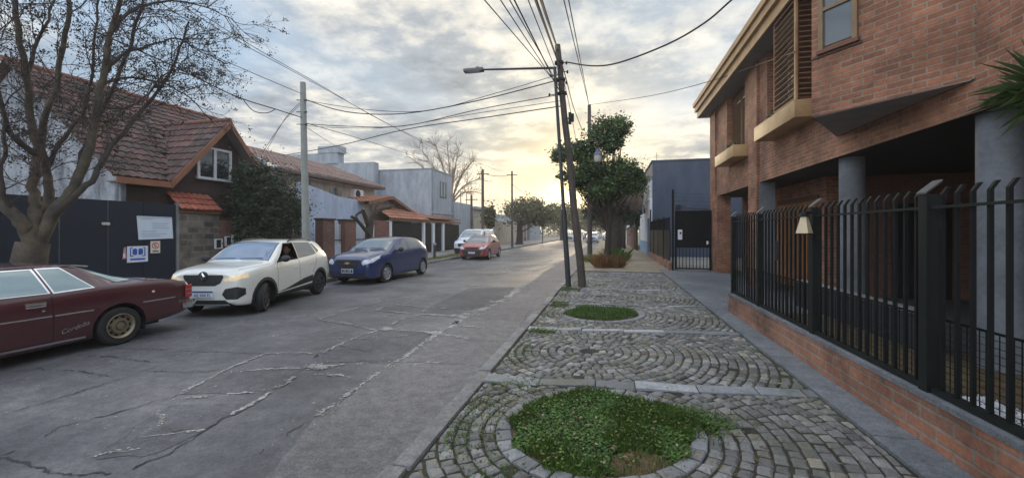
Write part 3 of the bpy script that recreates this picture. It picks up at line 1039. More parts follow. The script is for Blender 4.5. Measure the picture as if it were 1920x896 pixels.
def bayp(px, py):
    """where a line of sight meets the oriel's near face: (distance from its front edge, height)"""
    d = Vector(ray(px, py)); t = (tp - Vector((0, 0, 0))).dot(nn) / Vector((d.x, d.y, 0)).dot(nn)
    q = d * t
    return -(Vector((q.x, q.y, 0)) - tp).dot(d_), H + q.z


u0, zb0 = bayp(1537, 97); u1, zb1 = bayp(1610, 72)
zw0 = (zb0 + zb1) / 2; zw1 = zw0 + 1.25


def bbox_(mb, ua, ub, za, zb, n0, n1, m=0):
    c = tp - d_ * ((ua + ub) / 2) + nn * ((n0 + n1) / 2)
    mb.obox((c.x, c.y, (za + zb) / 2), d_ * (ub - ua) / 2, nn * (n1 - n0) / 2, (0, 0, (zb - za) / 2), m)


gw = MB(); bbox_(gw, u0 + .03, u1 - .03, zw0 + .05, zw1 - .05, .004, .012)
wn = part(gw, 'window', M['glass_win'], house)
fr = MB()
bbox_(fr, u0, u0 + .06, zw0, zw1, .002, .045); bbox_(fr, u1 - .06, u1, zw0, zw1, .002, .045)
bbox_(fr, u0 + .06, u1 - .06, zw1 - .06, zw1, .002, .04)
zm = bayp(1572, 8)[1]
bbox_(fr, u0 + .06, u1 - .06, zm - .025, zm + .025, .002, .04)
fr.build('frame', M['wood_slat'], wn)
sl = MB(); bbox_(sl, u0 - .02, u1 + .02, zw0 - .05, zw0, .002, .06); sl.build('sill', M['wood_brown'], wn)
# small dark trim line under the window
tr = MB(); bbox_(tr, .0, u1 + .04, zw0 - .085, zw0 - .055, .001, .02); tr.build('trim', M['brick_dark'], wn)

# eaves
eav = MB()
eav.box(3.47, -2, HZ1, HX + T_ + .2, 17.55, HZ1 + .03)
part(eav, 'eaves_soffit', M['soffit'], house)
fa = MB()
fa.box(3.42, -2, HZ1 - .03, 3.465, 17.62, HZ1 + .22)
fa.box(3.34, -2, HZ1 + .223, 3.42, 17.68, HZ1 + .42)
fa.box(3.28, -2, HZ1 + .423, 3.34, 17.72, HZ1 + .58)
fa.box(3.47, 17.56, HZ1 - .03, 4.6, 17.62, HZ1 + .22)
fa.box(3.43, 17.62, HZ1 + .223, 4.6, 17.68, HZ1 + .42)
part(fa, 'fascia', M['tan_trim'], house)
rf = MB().prism([(3.30, HZ1 + .60), (8.1, HZ1 + 3.3), (12.6, HZ1 + .60), (12.6, HZ1 + .5), (8.1, HZ1 + 3.2), (3.30, HZ1 + .5)], -2, 17.7, 'y')
part(rf, 'roof', M['tile_plain'], house)
for y_ in (5.62, 8.44):
    cm = MB().lathe([(.0, SW), (.185, SW), (.185, HZ0)], (4.2, y_, 0), 'z', 32)
    part(cm, 'column', M['column'], house, smooth=True)
# garage door, doors
gd = MB(); gd.box(4.93, 11.55, SW, 4.985, 13.75, 2.42)
gdo = part(gd, 'garage_door', M['wood_orange'], house)
gg = MB()
for k in range(1, 7): gg.box(4.922, 11.55 + k * .314 - .006, SW + .05, 4.929, 11.55 + k * .314 + .006, 2.38)
gg.build('groove', M['gap'], gdo)
part(MB().box(4.95, 11.40, 2.42, 4.99, 13.9, 2.56), 'lintel', M['brick_dark'], house)
part(MB().box(4.95, 15.7, SW, 4.99, 16.5, 2.25), 'door', M['wood_brown'], house)
part(MB().box(6.3, 11.05, SW, 7.4, 11.09, 2.3), 'door', M['trim_dark'], house)

# ------------------------------------------------------------------ the iron fence on its brick plinth
FX = 2.30
fence = thing('iron_fence', 'black iron railing with bent bar tips on a low brick plinth before the brick house', 'fence', (FX, 5, SW))
PB = .50
plinth = part(MB().box(2.225, -3, SW - .1, 2.42, 8.56, PB - .05), 'plinth', M['brick_base'], fence)
MB().box(2.215, -3, PB - .05, 2.43, 8.57, PB - .012).build('coping', M['slab'], plinth)
posts = [8.50, 7.12, 5.36, 3.64, 1.9, .2]
for y_ in posts:
    w_ = .042 if y_ > 6 else .043
    pm = MB()
    pm.box(FX - w_, y_ - w_, PB - .02, FX + w_, y_ + w_, 1.94)
    part(pm, 'post', M['post_iron'], fence, bevel=.004)
    cp = MB().add([(FX - w_ - .008, y_ - w_ - .006, 1.942), (FX + w_ + .008, y_ - w_ - .006, 2.03), (FX + w_ + .008, y_ + w_ + .006, 2.03), (FX - w_ - .008, y_ + w_ + .006, 1.942),
                   (FX - w_ - .008, y_ - w_ - .006, 1.955), (FX + w_ + .008, y_ - w_ - .006, 2.045), (FX + w_ + .008, y_ + w_ + .006, 2.045), (FX - w_ - .008, y_ + w_ + .006, 1.955)],
                  [(0, 1, 2, 3), (4, 5, 6, 7), (0, 1, 5, 4), (1, 2, 6, 5), (2, 3, 7, 6), (3, 0, 4, 7)])
    part(cp, 'post_cap', mat('worn_cap', (.085, .088, .078), .6, var=.3) if y_ == posts[0] else bpy.data.materials['worn_cap'], fence)
for k in range(len(posts) - 1):
    b, a = posts[k], posts[k + 1]
    bars = MB(); n = round((b - a) / .122)
    for i in range(1, n):
        y_ = a + (b - a) * i / n
        s_ = .011
        bars.box(FX - s_, y_ - s_, PB + .01, FX + s_, y_ + s_, 1.93)
        bars.add([(FX - s_, y_ - s_, 1.93), (FX + s_, y_ - s_, 1.93), (FX + s_, y_ + s_, 1.93), (FX - s_, y_ + s_, 1.93),
                  (FX + .025, y_ - s_, 1.985), (FX + .047, y_ - s_, 1.985), (FX + .047, y_ + s_, 1.985), (FX + .025, y_ + s_, 1.985)],
                 [(0, 1, 5, 4), (1, 2, 6, 5), (2, 3, 7, 6), (3, 0, 4, 7), (4, 5, 6, 7)])
    bp = part(bars, 'bar_panel', M['black_iron'], fence)
    rl = MB()
    rl.box(FX - .03, a + .06, 1.83, FX - .012, b - .06, 1.85); rl.box(FX - .03, a + .06, PB + .0, FX + .03, b - .06, PB + .035)
    rl.build('rail', M['post_iron'], bp)
lp_ = AX(1459, 470, FX - .03)
part(MB().box(FX - .05, lp_.y - .07, lp_.z - .13, FX - .032, lp_.y + .07, lp_.z + .13), 'letter_plate', M['post_iron'], fence, bevel=.004)

fl = thing('fence_lantern', 'small lantern with a cream tapering shade hung on the street side of the railing', 'lantern', (FX - .13, 5.30, 1.5))
part(MB().lathe([(.038, 1.83), (.088, 1.645), (.084, 1.64), (.034, 1.815)], (FX - .13, 5.30, 0), 'z', 4), 'lamp_shade', mat('lantern_shade', (.62, .50, .32), .5, var=.2), fl)
lm = MB().lathe([(.0, 1.90), (.03, 1.89), (.05, 1.838), (.0, 1.838)], (FX - .13, 5.30, 0), 'z', 12)
lm.lathe([(.094, 1.642), (.094, 1.628), (.0, 1.628)], (FX - .13, 5.30, 0), 'z', 4)
lm.bar((FX - .02, 5.34, 1.88), (FX - .13, 5.30, 1.88), .02, .02); lm.bar((FX - .13, 5.30, 1.88), (FX - .13, 5.30, 1.84), .02, .02)
part(lm, 'bracket', M['black_iron'], fl)

# garden between the railing and the porch
sheet('garden_ground', [(2.43, -3), (4.25, -3), (4.25, 8.55), (2.43, 8.55)], SW + .03, M['soil'])
gv = MB()
for _ in range(2600):
    x_ = R.uniform(2.55, 3.35); y_ = R.uniform(1.2, 4.6); r_ = R.uniform(.012, .028)
    k = R.uniform(.7, 1.1)
    gv.add([(x_ - r_, y_, SW + .03), (x_, y_ - r_, SW + .03), (x_ + r_, y_, SW + .03), (x_, y_ + r_, SW + .03), (x_ + R.uniform(-.4, .4) * r_, y_ + R.uniform(-.4, .4) * r_, SW + .03 + r_ * 1.3)],
           [(0, 1, 4), (1, 2, 4), (2, 3, 4), (3, 0, 4)], 0, (k, k, k))
tag(gv.build('white_gravel', mat('white_pebble', (.72, .73, .74), .8, var=.2, attr=True)), kind='stuff')
msh = thing('garden_mesh', 'low black wire mesh panel standing just behind the railing', 'wire mesh', (2.5, 4, SW))
mm = MB(); y_ = 0.
while y_ < 8.4:
    mm.box(2.497, y_ - .0018, SW + .02, 2.503, y_ + .0018, .98); y_ += .05
z_ = SW + .07
while z_ < .98:
    mm.box(2.498, 0, z_ - .0018, 2.502, 8.4, z_ + .0018); z_ += .05
part(mm, 'wire_grid', M['black_iron'], msh)
part(MB().box(2.492, 0, .98, 2.508, 8.4, .995), 'top_rail', M['black_iron'], msh)
lw = thing('garden_wall', 'low dark garden wall with a pale top edge behind the railing', 'garden wall', (3.9, 7, SW))
part(MB().box(3.78, 6.1, SW, 3.92, 9.6, .62), 'wall', mat('dark_low_wall', (.035, .038, .042), .8), lw)
part(MB().box(3.76, 6.08, .62, 3.94, 9.62, .66), 'coping', M['kerbstone'], lw)

# yucca whose blades reach into the frame at the top right
yk = thing('yucca', 'spiky yucca head with long green blades before the right column', 'yucca', (3.15, 3.88, SW))
part(MB().tube([(3.15, 3.86, SW), (3.17, 3.85, 1.4), (3.15, 3.88, 2.72)], [.09, .08, .07], 10), 'trunk', M['bark_dark'], yk, smooth=True)
bl = MB()
for _ in range(170):
    a = R.uniform(0, 6.28); e = R.uniform(-.5, 1.3); L = R.uniform(.26, .42)
    d = Vector((math.cos(a) * math.cos(e), math.sin(a) * math.cos(e), math.sin(e)))
    o_ = Vector((3.15, 3.88, 2.68 + R.uniform(-.08, .12))); s_ = d.cross(Vector((0, 0, 1))).normalized() * .014
    mid = o_ + d * L * .5 + Vector((0, 0, .02)); tip = o_ + d * L - Vector((0, 0, .06 * R.random()))
    k = R.uniform(.6, 1.6)
    bl.add([o_ - s_ * .6, o_ + s_ * .6, mid + s_, tip, mid - s_], [(0, 1, 2, 3, 4)], 0, (k, k, k * .8))
part(bl, 'crown', M['leaf'], yk, fixn=False)

# ------------------------------------------------------------------ gate and fence beyond the house
gate = thing('iron_gate', 'black iron gate with sheeted upper half between the brick pier and the side fence', 'gate', (3.2, 17.0, SW))
GY = 17.0
gm = MB(); gm.box(2.56, GY - .015, 1.02, 3.76, GY + .01, 2.42)
part(gm, 'sheet_panel', M['black_iron'], gate)
gm = MB()
for x_ in (2.53, 3.78): gm.box(x_ - .035, GY - .035, SW + .04, x_ + .035, GY + .035, 2.46)
gm.box(2.565, GY - .03, SW + .06, 3.745, GY + .03, SW + .11); gm.box(2.565, GY - .03, 2.421, 3.745, GY + .03, 2.46)
part(gm, 'gate_frame', M['black_iron'], gate)
gm = MB(); x_ = 2.66
while x_ < 3.72: gm.box(x_ - .011, GY - .011, SW + .11, x_ + .011, GY + .011, 1.03); x_ += .125
part(gm, 'bar_panel', M['black_iron'], gate)
part(MB().box(2.60, GY - .075, 1.33, 2.76, GY - .018, 1.72), 'intercom', M['plate_white'], gate, bevel=.015)
part(MB().box(2.66, GY - .085, 1.55, 2.72, GY - .076, 1.63), 'speaker_grille', M['ink'], gate)
part(MB().box(3.63, GY - .06, 1.15, 3.70, GY - .016, 1.28), 'handle', M['chrome'], gate)
gp = thing('gate_post', 'tall black post with electric fence insulators at the gate corner', 'post', (2.42, GY, SW))
part(MB().box(2.385, GY - .035, SW, 2.455, GY + .035, 3.3), 'pole', M['black_iron'], gp)
im = MB()
for z_ in (2.55, 2.7, 2.85, 3.0, 3.15): im.box(2.455, GY - .02, z_ - .02, 2.50, GY + .02, z_ + .02)
part(im, 'insulator', M['plastic'], gp)
sf = thing('side_fence', 'black fence of posts with dark sheets and open upper gaps leading to the white building', 'fence', (2.4, 21, SW))
part(MB().box(2.30, 17.1, SW - .05, 2.46, 25.7, .42), 'plinth', M['brick_base'], sf)
ys = [17.35, 19.4, 21.5, 23.6, 25.55]
for y_ in ys[1:]: part(MB().box(2.345, y_ - .04, .42, 2.415, y_ + .04, 2.3 if y_ < 25 else 2.95), 'post', M['black_iron'], sf)
for k in range(4):
    part(MB().box(2.365, ys[k] + .04, .46, 2.39, ys[k + 1] - .04, 1.72), 'sheet_panel', M['black_iron'], sf)
    bm_ = MB(); y_ = ys[k] + .2
    while y_ < ys[k + 1] - .05: bm_.box(2.368, y_ - .01, 1.722, 2.388, y_ + .01, 2.2); y_ += .2
    bm_.box(2.362, ys[k] + .041, 2.2, 2.394, ys[k + 1] - .041, 2.235)
    part(bm_, 'bar_panel', M['black_iron'], sf)
ew = MB()
for z_ in (2.55, 2.7, 2.85, 3.0, 3.15): ew.tube([(2.48, GY, z_), (2.40, 25.6, z_ - .3)], .004, 4); ew.tube([(2.48, GY - .01, z_), (3.85, GY + .2, z_ - .05)], .004, 4)
part(ew, 'electric_wire', M['cable'], sf)
sheet('side_yard', [(2.46, 17.1), (9, 17.1), (9, 25.7), (2.46, 25.7)], SW + .01, M['pave_grey'])

# slate-blue building with the white front
sb = thing('slate_building', 'flat roofed building with slate blue side wall and white street front', 'building', (4, 30, SW))
part(MB().box(2.52, 25.8, SW, 11, 34, 5.85), 'wall', M['slate_wall'], sb)
part(MB().box(2.46, 25.76, 5.85, 11.05, 34.05, 5.93), 'parapet_coping', M['slate_wall'], sb)
w_ = MB(); w_.box(2.38, 25.82, SW, 2.518, 29.4, 3.55); w_.box(2.38, 29.402, SW, 2.518, 34, 2.9); w_.box(2.42, 25.9, 3.55, 2.516, 31, 4.75)
wf = part(w_, 'white_front', M['white_paint'], sb)
MB().box(2.366, 25.9, SW, 2.379, 34, .98).build('blue_dado', mat('faded_dado', (.24, .36, .48), .8), wf)
dr = part(MB().box(2.33, 26.05, SW + .02, 2.365, 27.15, 2.45), 'door', mat('blue_door', (.03, .09, .24), .5, var=.2), sb)
part(MB().box(2.33, 25.86, 3.55, 2.53, 29.5, 3.66), 'cornice', M['white_paint'], sb)
part(MB().box(2.30, 29.1, 2.9, 2.55, 29.9, 3.25), 'chimney_pot', M['brick_red'], sb)
bl_ = thing('bulkhead_lamp', 'dark wall lamp with a cable on the slate blue wall above the gate', 'wall lamp', (4.0, 25.75, 3.1))
part(MB().box(3.85, 25.68, 2.95, 4.1, 25.796, 3.2), 'lamp_body', M['trim_dark'], bl_, bevel=.02)
part(MB().tube([(4.1, 25.77, 3.12), (4.8, 25.77, 3.0), (5.9, 25.77, 2.92)], .012, 5), 'cord', M['cable'], bl_)
an = thing('roof_antenna', 'thin aerial on the corner of the slate blue building', 'aerial', (2.8, 26.2, 5.93))
am = MB().tube([(2.8, 26.2, 5.93), (2.8, 26.2, 6.45)], .012, 5)
for k in range(3): am.bar((2.65 + k * .02, 26.2, 6.2 + k * .1), (2.98 - k * .02, 26.15, 6.25 + k * .1), .01, .01)
part(am, 'mast', M['metal_pole'], an)
# farther along: brown wall, hedge and low houses on the right
bw = thing('brown_wall', 'brown street wall with a pale gatepost beyond the white building', 'wall', (2.2, 42, SW))
part(MB().box(2.0, 36, SW, 2.25, 50, 2.0), 'wall', M['brick_dark'], bw)
part(MB().box(1.9, 50.02, SW, 2.3, 50.5, 2.35), 'gatepost', M['white_paint'], bw)
part(MB().box(2.1, 34.05, SW, 2.2, 35.98, 2.2), 'gate', M['black_iron'], bw)
fh = thing('far_house', 'low pale house with a tiled roof among trees on the right', 'house', (6, 44, SW))
part(MB().box(3.5, 38, SW, 11, 50, 3.1), 'wall', M['cream_wall'], fh)
part(MB().prism([(3.0, 3.1), (7.2, 4.7), (11.4, 3.1)], 37.7, 50.3, 'y'), 'roof', M['tile_plain'], fh)
# ================================================================== LEFT SIDE: houses and walls
def tiles(mb, o, u, v, ulen, vlen, inside=None, pw=.24, ph=.32, lift=.045, wave=.03, var=.35, skirt=True):
    """rows of curved clay tiles on a roof slope: o eave corner, u along the eave, v up the slope"""
    o, u, v = Vector(o), Vector(u).normalized(), Vector(v).normalized()
    n = u.cross(v).normalized()
    if n.z < 0: n = -n
    nr, nc = max(1, int(vlen / ph)), max(1, int(ulen / pw))
    pw, ph = ulen / nc, vlen / nr
    for r_ in range(nr):
        rowk = R.uniform(.85, 1.12)
        for c_ in range(nc):
            if inside and not inside((c_ + .5) * pw, (r_ + .5) * ph): continue
            k = rowk * R.uniform(1 - var, 1 + var * .7)
            g_ = R.uniform(.85, 1.1)
            col = (k, k * g_, k * g_)
            a0 = c_ * pw; b0 = r_ * ph + R.uniform(-.012, .012)
            vs = []
            for vv, lf in ((b0 - .03, lift), (b0 + ph, .008)):
                for f, wv in ((0, 0), (.25, wave), (.5, wave * 1.35), (.75, wave), (1., 0)):
                    vs.append(o + u * (a0 + f * pw) + v * vv + n * (lf + wv))
            fs = [(i, i + 1, i + 6, i + 5) for i in range(4)]
            vs += [o + u * (a0 + f * pw) + v * (b0 - .03) + n * .0 for f in (0, .5, 1.)]
            fs += [(10, 11, 2, 1, 0), (11, 12, 4, 3, 2)]
            mb.add(vs, fs, 0, col)
    return mb


PXL = -13.2        # left property line
# ---- tile-roofed house behind the navy gate
h1 = thing('gabled_house', 'old house with a mossy red tiled roof, street gable and stained white end wall', 'house', (-15.5, 11, SW))
Y0, YG0, YG1, Y1 = 8.45, 9.85, 13.9, 15.2
EX, EZ, RX, RZ = -13.45, 3.22, -17.9, 6.85
wl = MB()
wl.add([(EX - .12, Y0 + .12, SW), (EX - .12, Y0 + .12, EZ - .05), (RX, Y0 + .12, RZ - .1), (RX - 4.4, Y0 + .12, EZ - .05), (RX - 4.4, Y0 + .12, SW),
        (EX - .12, Y0 + .32, SW), (EX - .12, Y0 + .32, EZ - .05), (RX, Y0 + .32, RZ - .1), (RX - 4.4, Y0 + .32, EZ - .05), (RX - 4.4, Y0 + .32, SW)],
       [(0, 1, 2, 3, 4), (9, 8, 7, 6, 5), (0, 5, 6, 1), (1, 6, 7, 2), (2, 7, 8, 3), (3, 8, 9, 4)])
part(wl, 'end_wall', M['white_wall'], h1)
part(MB().box(EX - .42, Y0 + .325, SW, EX - .22, Y1, EZ + .0), 'front_wall', M['brick_brown'], h1)
GXF = -13.35       # plane of the street gable
PK = (YG0 + YG1) / 2; PZ = 5.62
gz = lambda y_: PZ - abs(y_ - PK) * (PZ - EZ) / (PK - YG0)
gw_ = MB()
gw_.prism([(YG0 + .3, EZ - .15), (YG0 + .3, gz(YG0 + .3) - .2), (PK, PZ - .22), (YG1 - .3, gz(YG1 - .3) - .2), (YG1 - .3, EZ - .15)], GXF - .6, GXF - .40, 'x')
part(gw_, 'gable_wall', M['brick_brown'], h1)
sv_ = Vector((RX - EX, 0, RZ - EZ)); L1 = sv_.length; svn = sv_.normalized()
main = MB()
gs = Vector((0, PK - YG0, PZ - EZ)); L2 = gs.length


def main_in(u_, v_):
    x_ = EX + svn.x * v_; y_ = Y0 + u_; z_ = EZ + svn.z * v_
    return not (YG0 < y_ < YG1 and z_ < gz(y_) + .02)


tiles(main, (EX, Y0 - .12, EZ), (0, 1, 0), svn, Y1 - Y0 + .12, L1, lambda u_, v_: main_in(u_ - .12, v_))
part(main, 'roof', M['tile'], h1, fixn=False)
bk = MB().quad((RX, Y0 - .1, RZ + .03), (RX, Y1, RZ + .03), (RX - 4.6, Y1, EZ), (RX - 4.6, Y0 - .1, EZ))
part(bk, 'rear_slope', M['tile_plain'], h1)
gr_ = MB()
xb = lambda z_: EX + (z_ - EZ) / (RZ - EZ) * (RX - EX)
for sgn, ys_ in ((1, YG0), (-1, YG1)):
    dv = Vector((0, sgn * (PK - YG0), PZ - EZ)).normalized()
    o_ = Vector((GXF, ys_, EZ))
    tiles(gr_, o_, (-1, 0, 0), dv, 3.2, L2, lambda u_, v_, dv=dv: GXF - u_ > xb(EZ + dv.z * v_) - .15)
gro = part(gr_, 'gable_roof', M['tile'], h1, fixn=False)
rc = MB().tube([(RX, Y0 - .15, RZ + .05), (RX, Y1 + .05, RZ + .05)], .10, 8); rc.tube([(GXF, PK, PZ + .06), (xb(PZ), PK, PZ + .06)], .085, 8)
part(rc, 'ridge_tiles', M['tile_plain'], h1, smooth=True)
ver = MB()
for ys_ in (YG0, YG1):
    ver.obox(((GXF + .02), (ys_ + PK) / 2, (EZ + PZ) / 2 - .10), (.025, 0, 0), Vector((0, PK - ys_, PZ - EZ)) / 2, Vector((0, 0, .12)))
ver.box(GXF - .02, Y0 - .05, EZ - .2, GXF + .02, YG0 + .02, EZ - .02)
part(ver, 'barge_board', M['fascia_wood'], h1)
sof = MB()
sof.quad((GXF, YG0, EZ - .06), (GXF - .6, YG0, EZ - .06), (GXF - .6, PK, PZ - .06), (GXF, PK, PZ - .06)); sof.quad((GXF, YG1, EZ - .06), (GXF - .6, YG1, EZ - .06), (GXF - .6, PK, PZ - .06), (GXF, PK, PZ - .06))
sof.box(EX - .4, Y0, EZ - .16, EX - .02, YG0, EZ - .12)
part(sof, 'soffit', mat('timber_soffit', (.20, .19, .18), .8), h1)
wz0, wz1 = 3.55, 4.55
gl = part(MB().box(GXF - .395, 11.0, wz0, GXF - .38, 12.2, wz1), 'window', M['glass_dark'], h1)
fr = MB()
for y_ in (11.0, 11.6, 12.2): fr.box(GXF - .378, y_ - .05, wz0, GXF - .34, y_ + .05, wz1)
fr.box(GXF - .377, 10.95, wz1, GXF - .345, 12.25, wz1 + .08)
fr.build('frame', M['frame_white'], gl)
MB().box(GXF - .38, 10.9, wz0 - .09, GXF - .28, 12.3, wz0 - .003).build('sill', M['frame_white'], gl)
part(MB().tube([(GXF - .3, 12.85, SW), (GXF - .3, 12.85, 4.4)], .045, 8), 'downpipe', mat('rusty_pipe', (.20, .12, .09), .8, var=.4), h1)
part(MB().tube([(EX - .15, 8.62, SW), (EX - .15, 8.62, EZ - .2)], .05, 8), 'downpipe', M['grey_wall'], h1)

# ---- navy sheet gate with notices
ng = thing('sheet_gate', 'dark navy sheet metal gate across the drive of the gabled house', 'gate', (PXL, 7, SW))
for k, (a, b) in enumerate(((1.2, 2.6), (2.62, 4.1), (4.12, 5.6), (5.62, 7.1), (7.12, 8.1), (8.12, 8.95), (8.97, 9.86))):
    sh = MB().box(PXL - .03, a, SW + .05, PXL + R.uniform(-.004, .004), b, 2.50)
    part(sh, 'sheet_panel', M['navy'], ng)
part(MB().box(PXL - .07, 9.88, SW, PXL + .03, 9.96, 2.55), 'gate_post', mat('grey_post', (.22, .22, .21), .7, var=.3), ng)
part(MB().box(PXL + .005, 7.93, 1.83, PXL + .06, 8.12, 1.90), 'latch', M['chrome'], ng)


def plane_box(px0, py0, px1, py1, x):
    a, b = AX(px0, py0, x), AX(px1, py1, x)
    return a.y, b.y, b.z, a.z


SX = PXL + .008
y0, y1, z0, z1 = plane_box(256, 406, 322, 447, SX)
bn = thing('banner', 'large pale printed banner with faint grey lines hung high on the navy gate', 'banner', (SX, (y0 + y1) / 2, z0))
part(MB().add([(SX, y0, z1 + .02), (SX, y1, z1 + .01), (SX, y1 + .04, z0), (SX, y0 + .05, z0 - .02), (SX + .006, y0, z1 + .02), (SX + .006, y1, z1 + .01), (SX + .006, y1 + .04, z0), (SX + .006, y0 + .05, z0 - .02)],
              [(0, 1, 2, 3), (7, 6, 5, 4), (0, 4, 5, 1), (1, 5, 6, 2), (2, 6, 7, 3), (3, 7, 4, 0)]), 'sheet', M['paper'], bn)
tx = MB()
for k, (a, b, zz) in enumerate(((.10, .42, .10), (.40, .86, .30), (.40, .78, .40), (.40, .88, .50), (.10, .50, .66), (.10, .80, .78), (.10, .62, .88))):
    h_ = z1 - z0; w__ = y1 - y0
    yy = y0 + .03
    tx.box(SX + .0065, yy + a * w__, z1 - zz * h_ - .012, SX + .008, yy + b * w__, z1 - zz * h_ + .012)
tx.box(SX + .0066, y0 + .01, z1 - .035, SX + .0082, y1 - .01, z1 - .003)
part(tx, 'printing', M['ink_grey'], bn)
y0, y1, z0, z1 = plane_box(238, 462, 277, 490, SX)
nb = thing('notice_board', 'white notice with a dark blue book emblem low on the navy gate', 'notice', (SX, (y0 + y1) / 2, z0))
part(MB().box(SX, y0, z0, SX + .008, y1, z1), 'panel', M['sign_white'], nb)
em = MB(); w_, h_ = y1 - y0, z1 - z0
e = lambda a, b, c, d: em.box(SX + .0085, y0 + a * w_, z0 + c * h_, SX + .0105, y0 + b * w_, z0 + d * h_)
e(.13, .18, .36, .92); e(.82, .87, .36, .92); e(.181, .30, .36, .42); e(.70, .819, .36, .42); e(.181, .26, .87, .92); e(.74, .819, .87, .92)
cx_ = y0 + .5 * w_
for s_ in (-1, 1):
    p_ = [(cx_ + s_ * .03 * w_, z0 + .48 * h_), (cx_ + s_ * .03 * w_, z0 + .80 * h_), (cx_ + s_ * .12 * w_, z0 + .86 * h_), (cx_ + s_ * .25 * w_, z0 + .80 * h_), (cx_ + s_ * .25 * w_, z0 + .50 * h_), (cx_ + s_ * .12 * w_, z0 + .44 * h_)]
    em.prism(p_, SX + .0085, SX + .0105, 'x')
part(em, 'emblem', M['sign_blue'], nb)
part(MB().box(SX + .0085, y0 + .14 * w_, z0 + .13 * h_, SX + .010, y0 + .86 * w_, z0 + .24 * h_), 'caption', M['sign_blue'], nb)
y0, y1, z0, z1 = plane_box(282, 452, 300, 474, SX)
nps = thing('parking_sign', 'small cream no parking sign with a red ring on the navy gate', 'sign', (SX, (y0 + y1) / 2, z0))
part(MB().box(SX, y0, z0, SX + .008, y1, z1), 'panel', M['sign_cream'], nps)
rg = MB(); cy_, cz_, r0_, r1_ = (y0 + y1) / 2, z0 + .62 * (z1 - z0), .075, .10
for k in range(24):
    a, b = k * math.pi / 12, (k + 1) * math.pi / 12
    rg.quad((SX + .0095, cy_ + r0_ * math.cos(a), cz_ + r0_ * math.sin(a)), (SX + .0095, cy_ + r1_ * math.cos(a), cz_ + r1_ * math.sin(a)), (SX + .0095, cy_ + r1_ * math.cos(b), cz_ + r1_ * math.sin(b)), (SX + .0095, cy_ + r0_ * math.cos(b), cz_ + r0_ * math.sin(b)))
rg.bar((SX + .0098, cy_ - .06, cz_ + .06), (SX + .0098, cy_ + .06, cz_ - .06), .002, .02, (0, .7, .7))
part(rg, 'red_ring', M['sign_red'], nps, fixn=False)


def text(name, body, size, m, parent, loc, rot, world=False, shear=0., ex=.001, al='CENTER', sx=1.):
    cu = bpy.data.curves.new(name, 'FONT')
    cu.body = body; cu.size = size; cu.extrude = ex; cu.align_x = al; cu.align_y = 'CENTER'; cu.shear = shear
    cu.materials.append(m)
    o = bpy.data.objects.new(name, cu)
    link(o, parent)
    o.location = loc; o.rotation_euler = rot; o.scale = (sx, 1, 1)
    if world: o.location = Vector(loc) - Vector(parent.location)
    dg = bpy.context.evaluated_depsgraph_get()
    me = bpy.data.meshes.new_from_object(o.evaluated_get(dg))
    q = bpy.data.objects.new(name, me)
    lc, rt_, scl = o.location.copy(), o.rotation_euler.copy(), o.scale.copy()
    bpy.data.objects.remove(o)
    q.name = name
    link(q, parent)
    q.location, q.rotation_euler, q.scale = lc, rt_, scl
    return q


text('letter', 'E', .15, M['ink'], nps, (SX + .0088, cy_, cz_), (rad(90), 0, rad(90)), True, 0, .0004)
part(MB().box(SX + .0085, y0 + .05, z0 + .04, SX + .0095, y1 - .05, z0 + .075), 'caption', M['ink'], nps)
y0, y1, z0, z1 = plane_box(227, 463, 237, 486, SX)
fly = thing('torn_flyer', 'small torn reddish flyer beside the blue emblem notice', 'flyer', (SX, (y0 + y1) / 2, z0))
part(MB().add([(SX, y0 + .03, z0), (SX, y1, z0 + .03), (SX, y1 - .02, z1), (SX, (y0 + y1) / 2, z1 - .02), (SX + .005, y0 + .03, z0), (SX + .005, y1, z0 + .03), (SX + .005, y1 - .02, z1), (SX + .005, (y0 + y1) / 2, z1 - .02)],
              [(0, 1, 2, 3), (7, 6, 5, 4), (0, 4, 5, 1), (1, 5, 6, 2), (2, 6, 7, 3), (3, 7, 4, 0)]), 'sheet', mat('pink_paper', (.55, .30, .28), .7, var=.4, scale=12), fly)
part(MB().box(SX + .0055, y0 + .05, z0 + .06, SX + .0065, y1 - .04, z0 + .16), 'printing', M['sign_white'], fly)
# blue wall and white strip at the far left
bwl = thing('blue_poster_wall', 'blue painted wall with a white strip at the left edge behind the bare tree', 'wall', (PXL, 0, SW))
part(MB().box(PXL - .25, -3, SW, PXL + .02, 1.15, 2.1), 'wall', mat('bright_blue', (.04, .10, .36), .7, var=.25), bwl)
bps = thing('blue_hoarding', 'blue and white printed board leaning behind the bare tree trunk', 'hoarding', (PXL + .08, 5, SW))
part(MB().box(PXL + .04, 4.2, SW, PXL + .07, 5.23, 2.25), 'panel', bpy.data.materials['bright_blue'], bps)
part(MB().box(PXL + .04, 5.235, SW, PXL + .068, 5.38, 2.2), 'white_strip', M['sign_white'], bps)

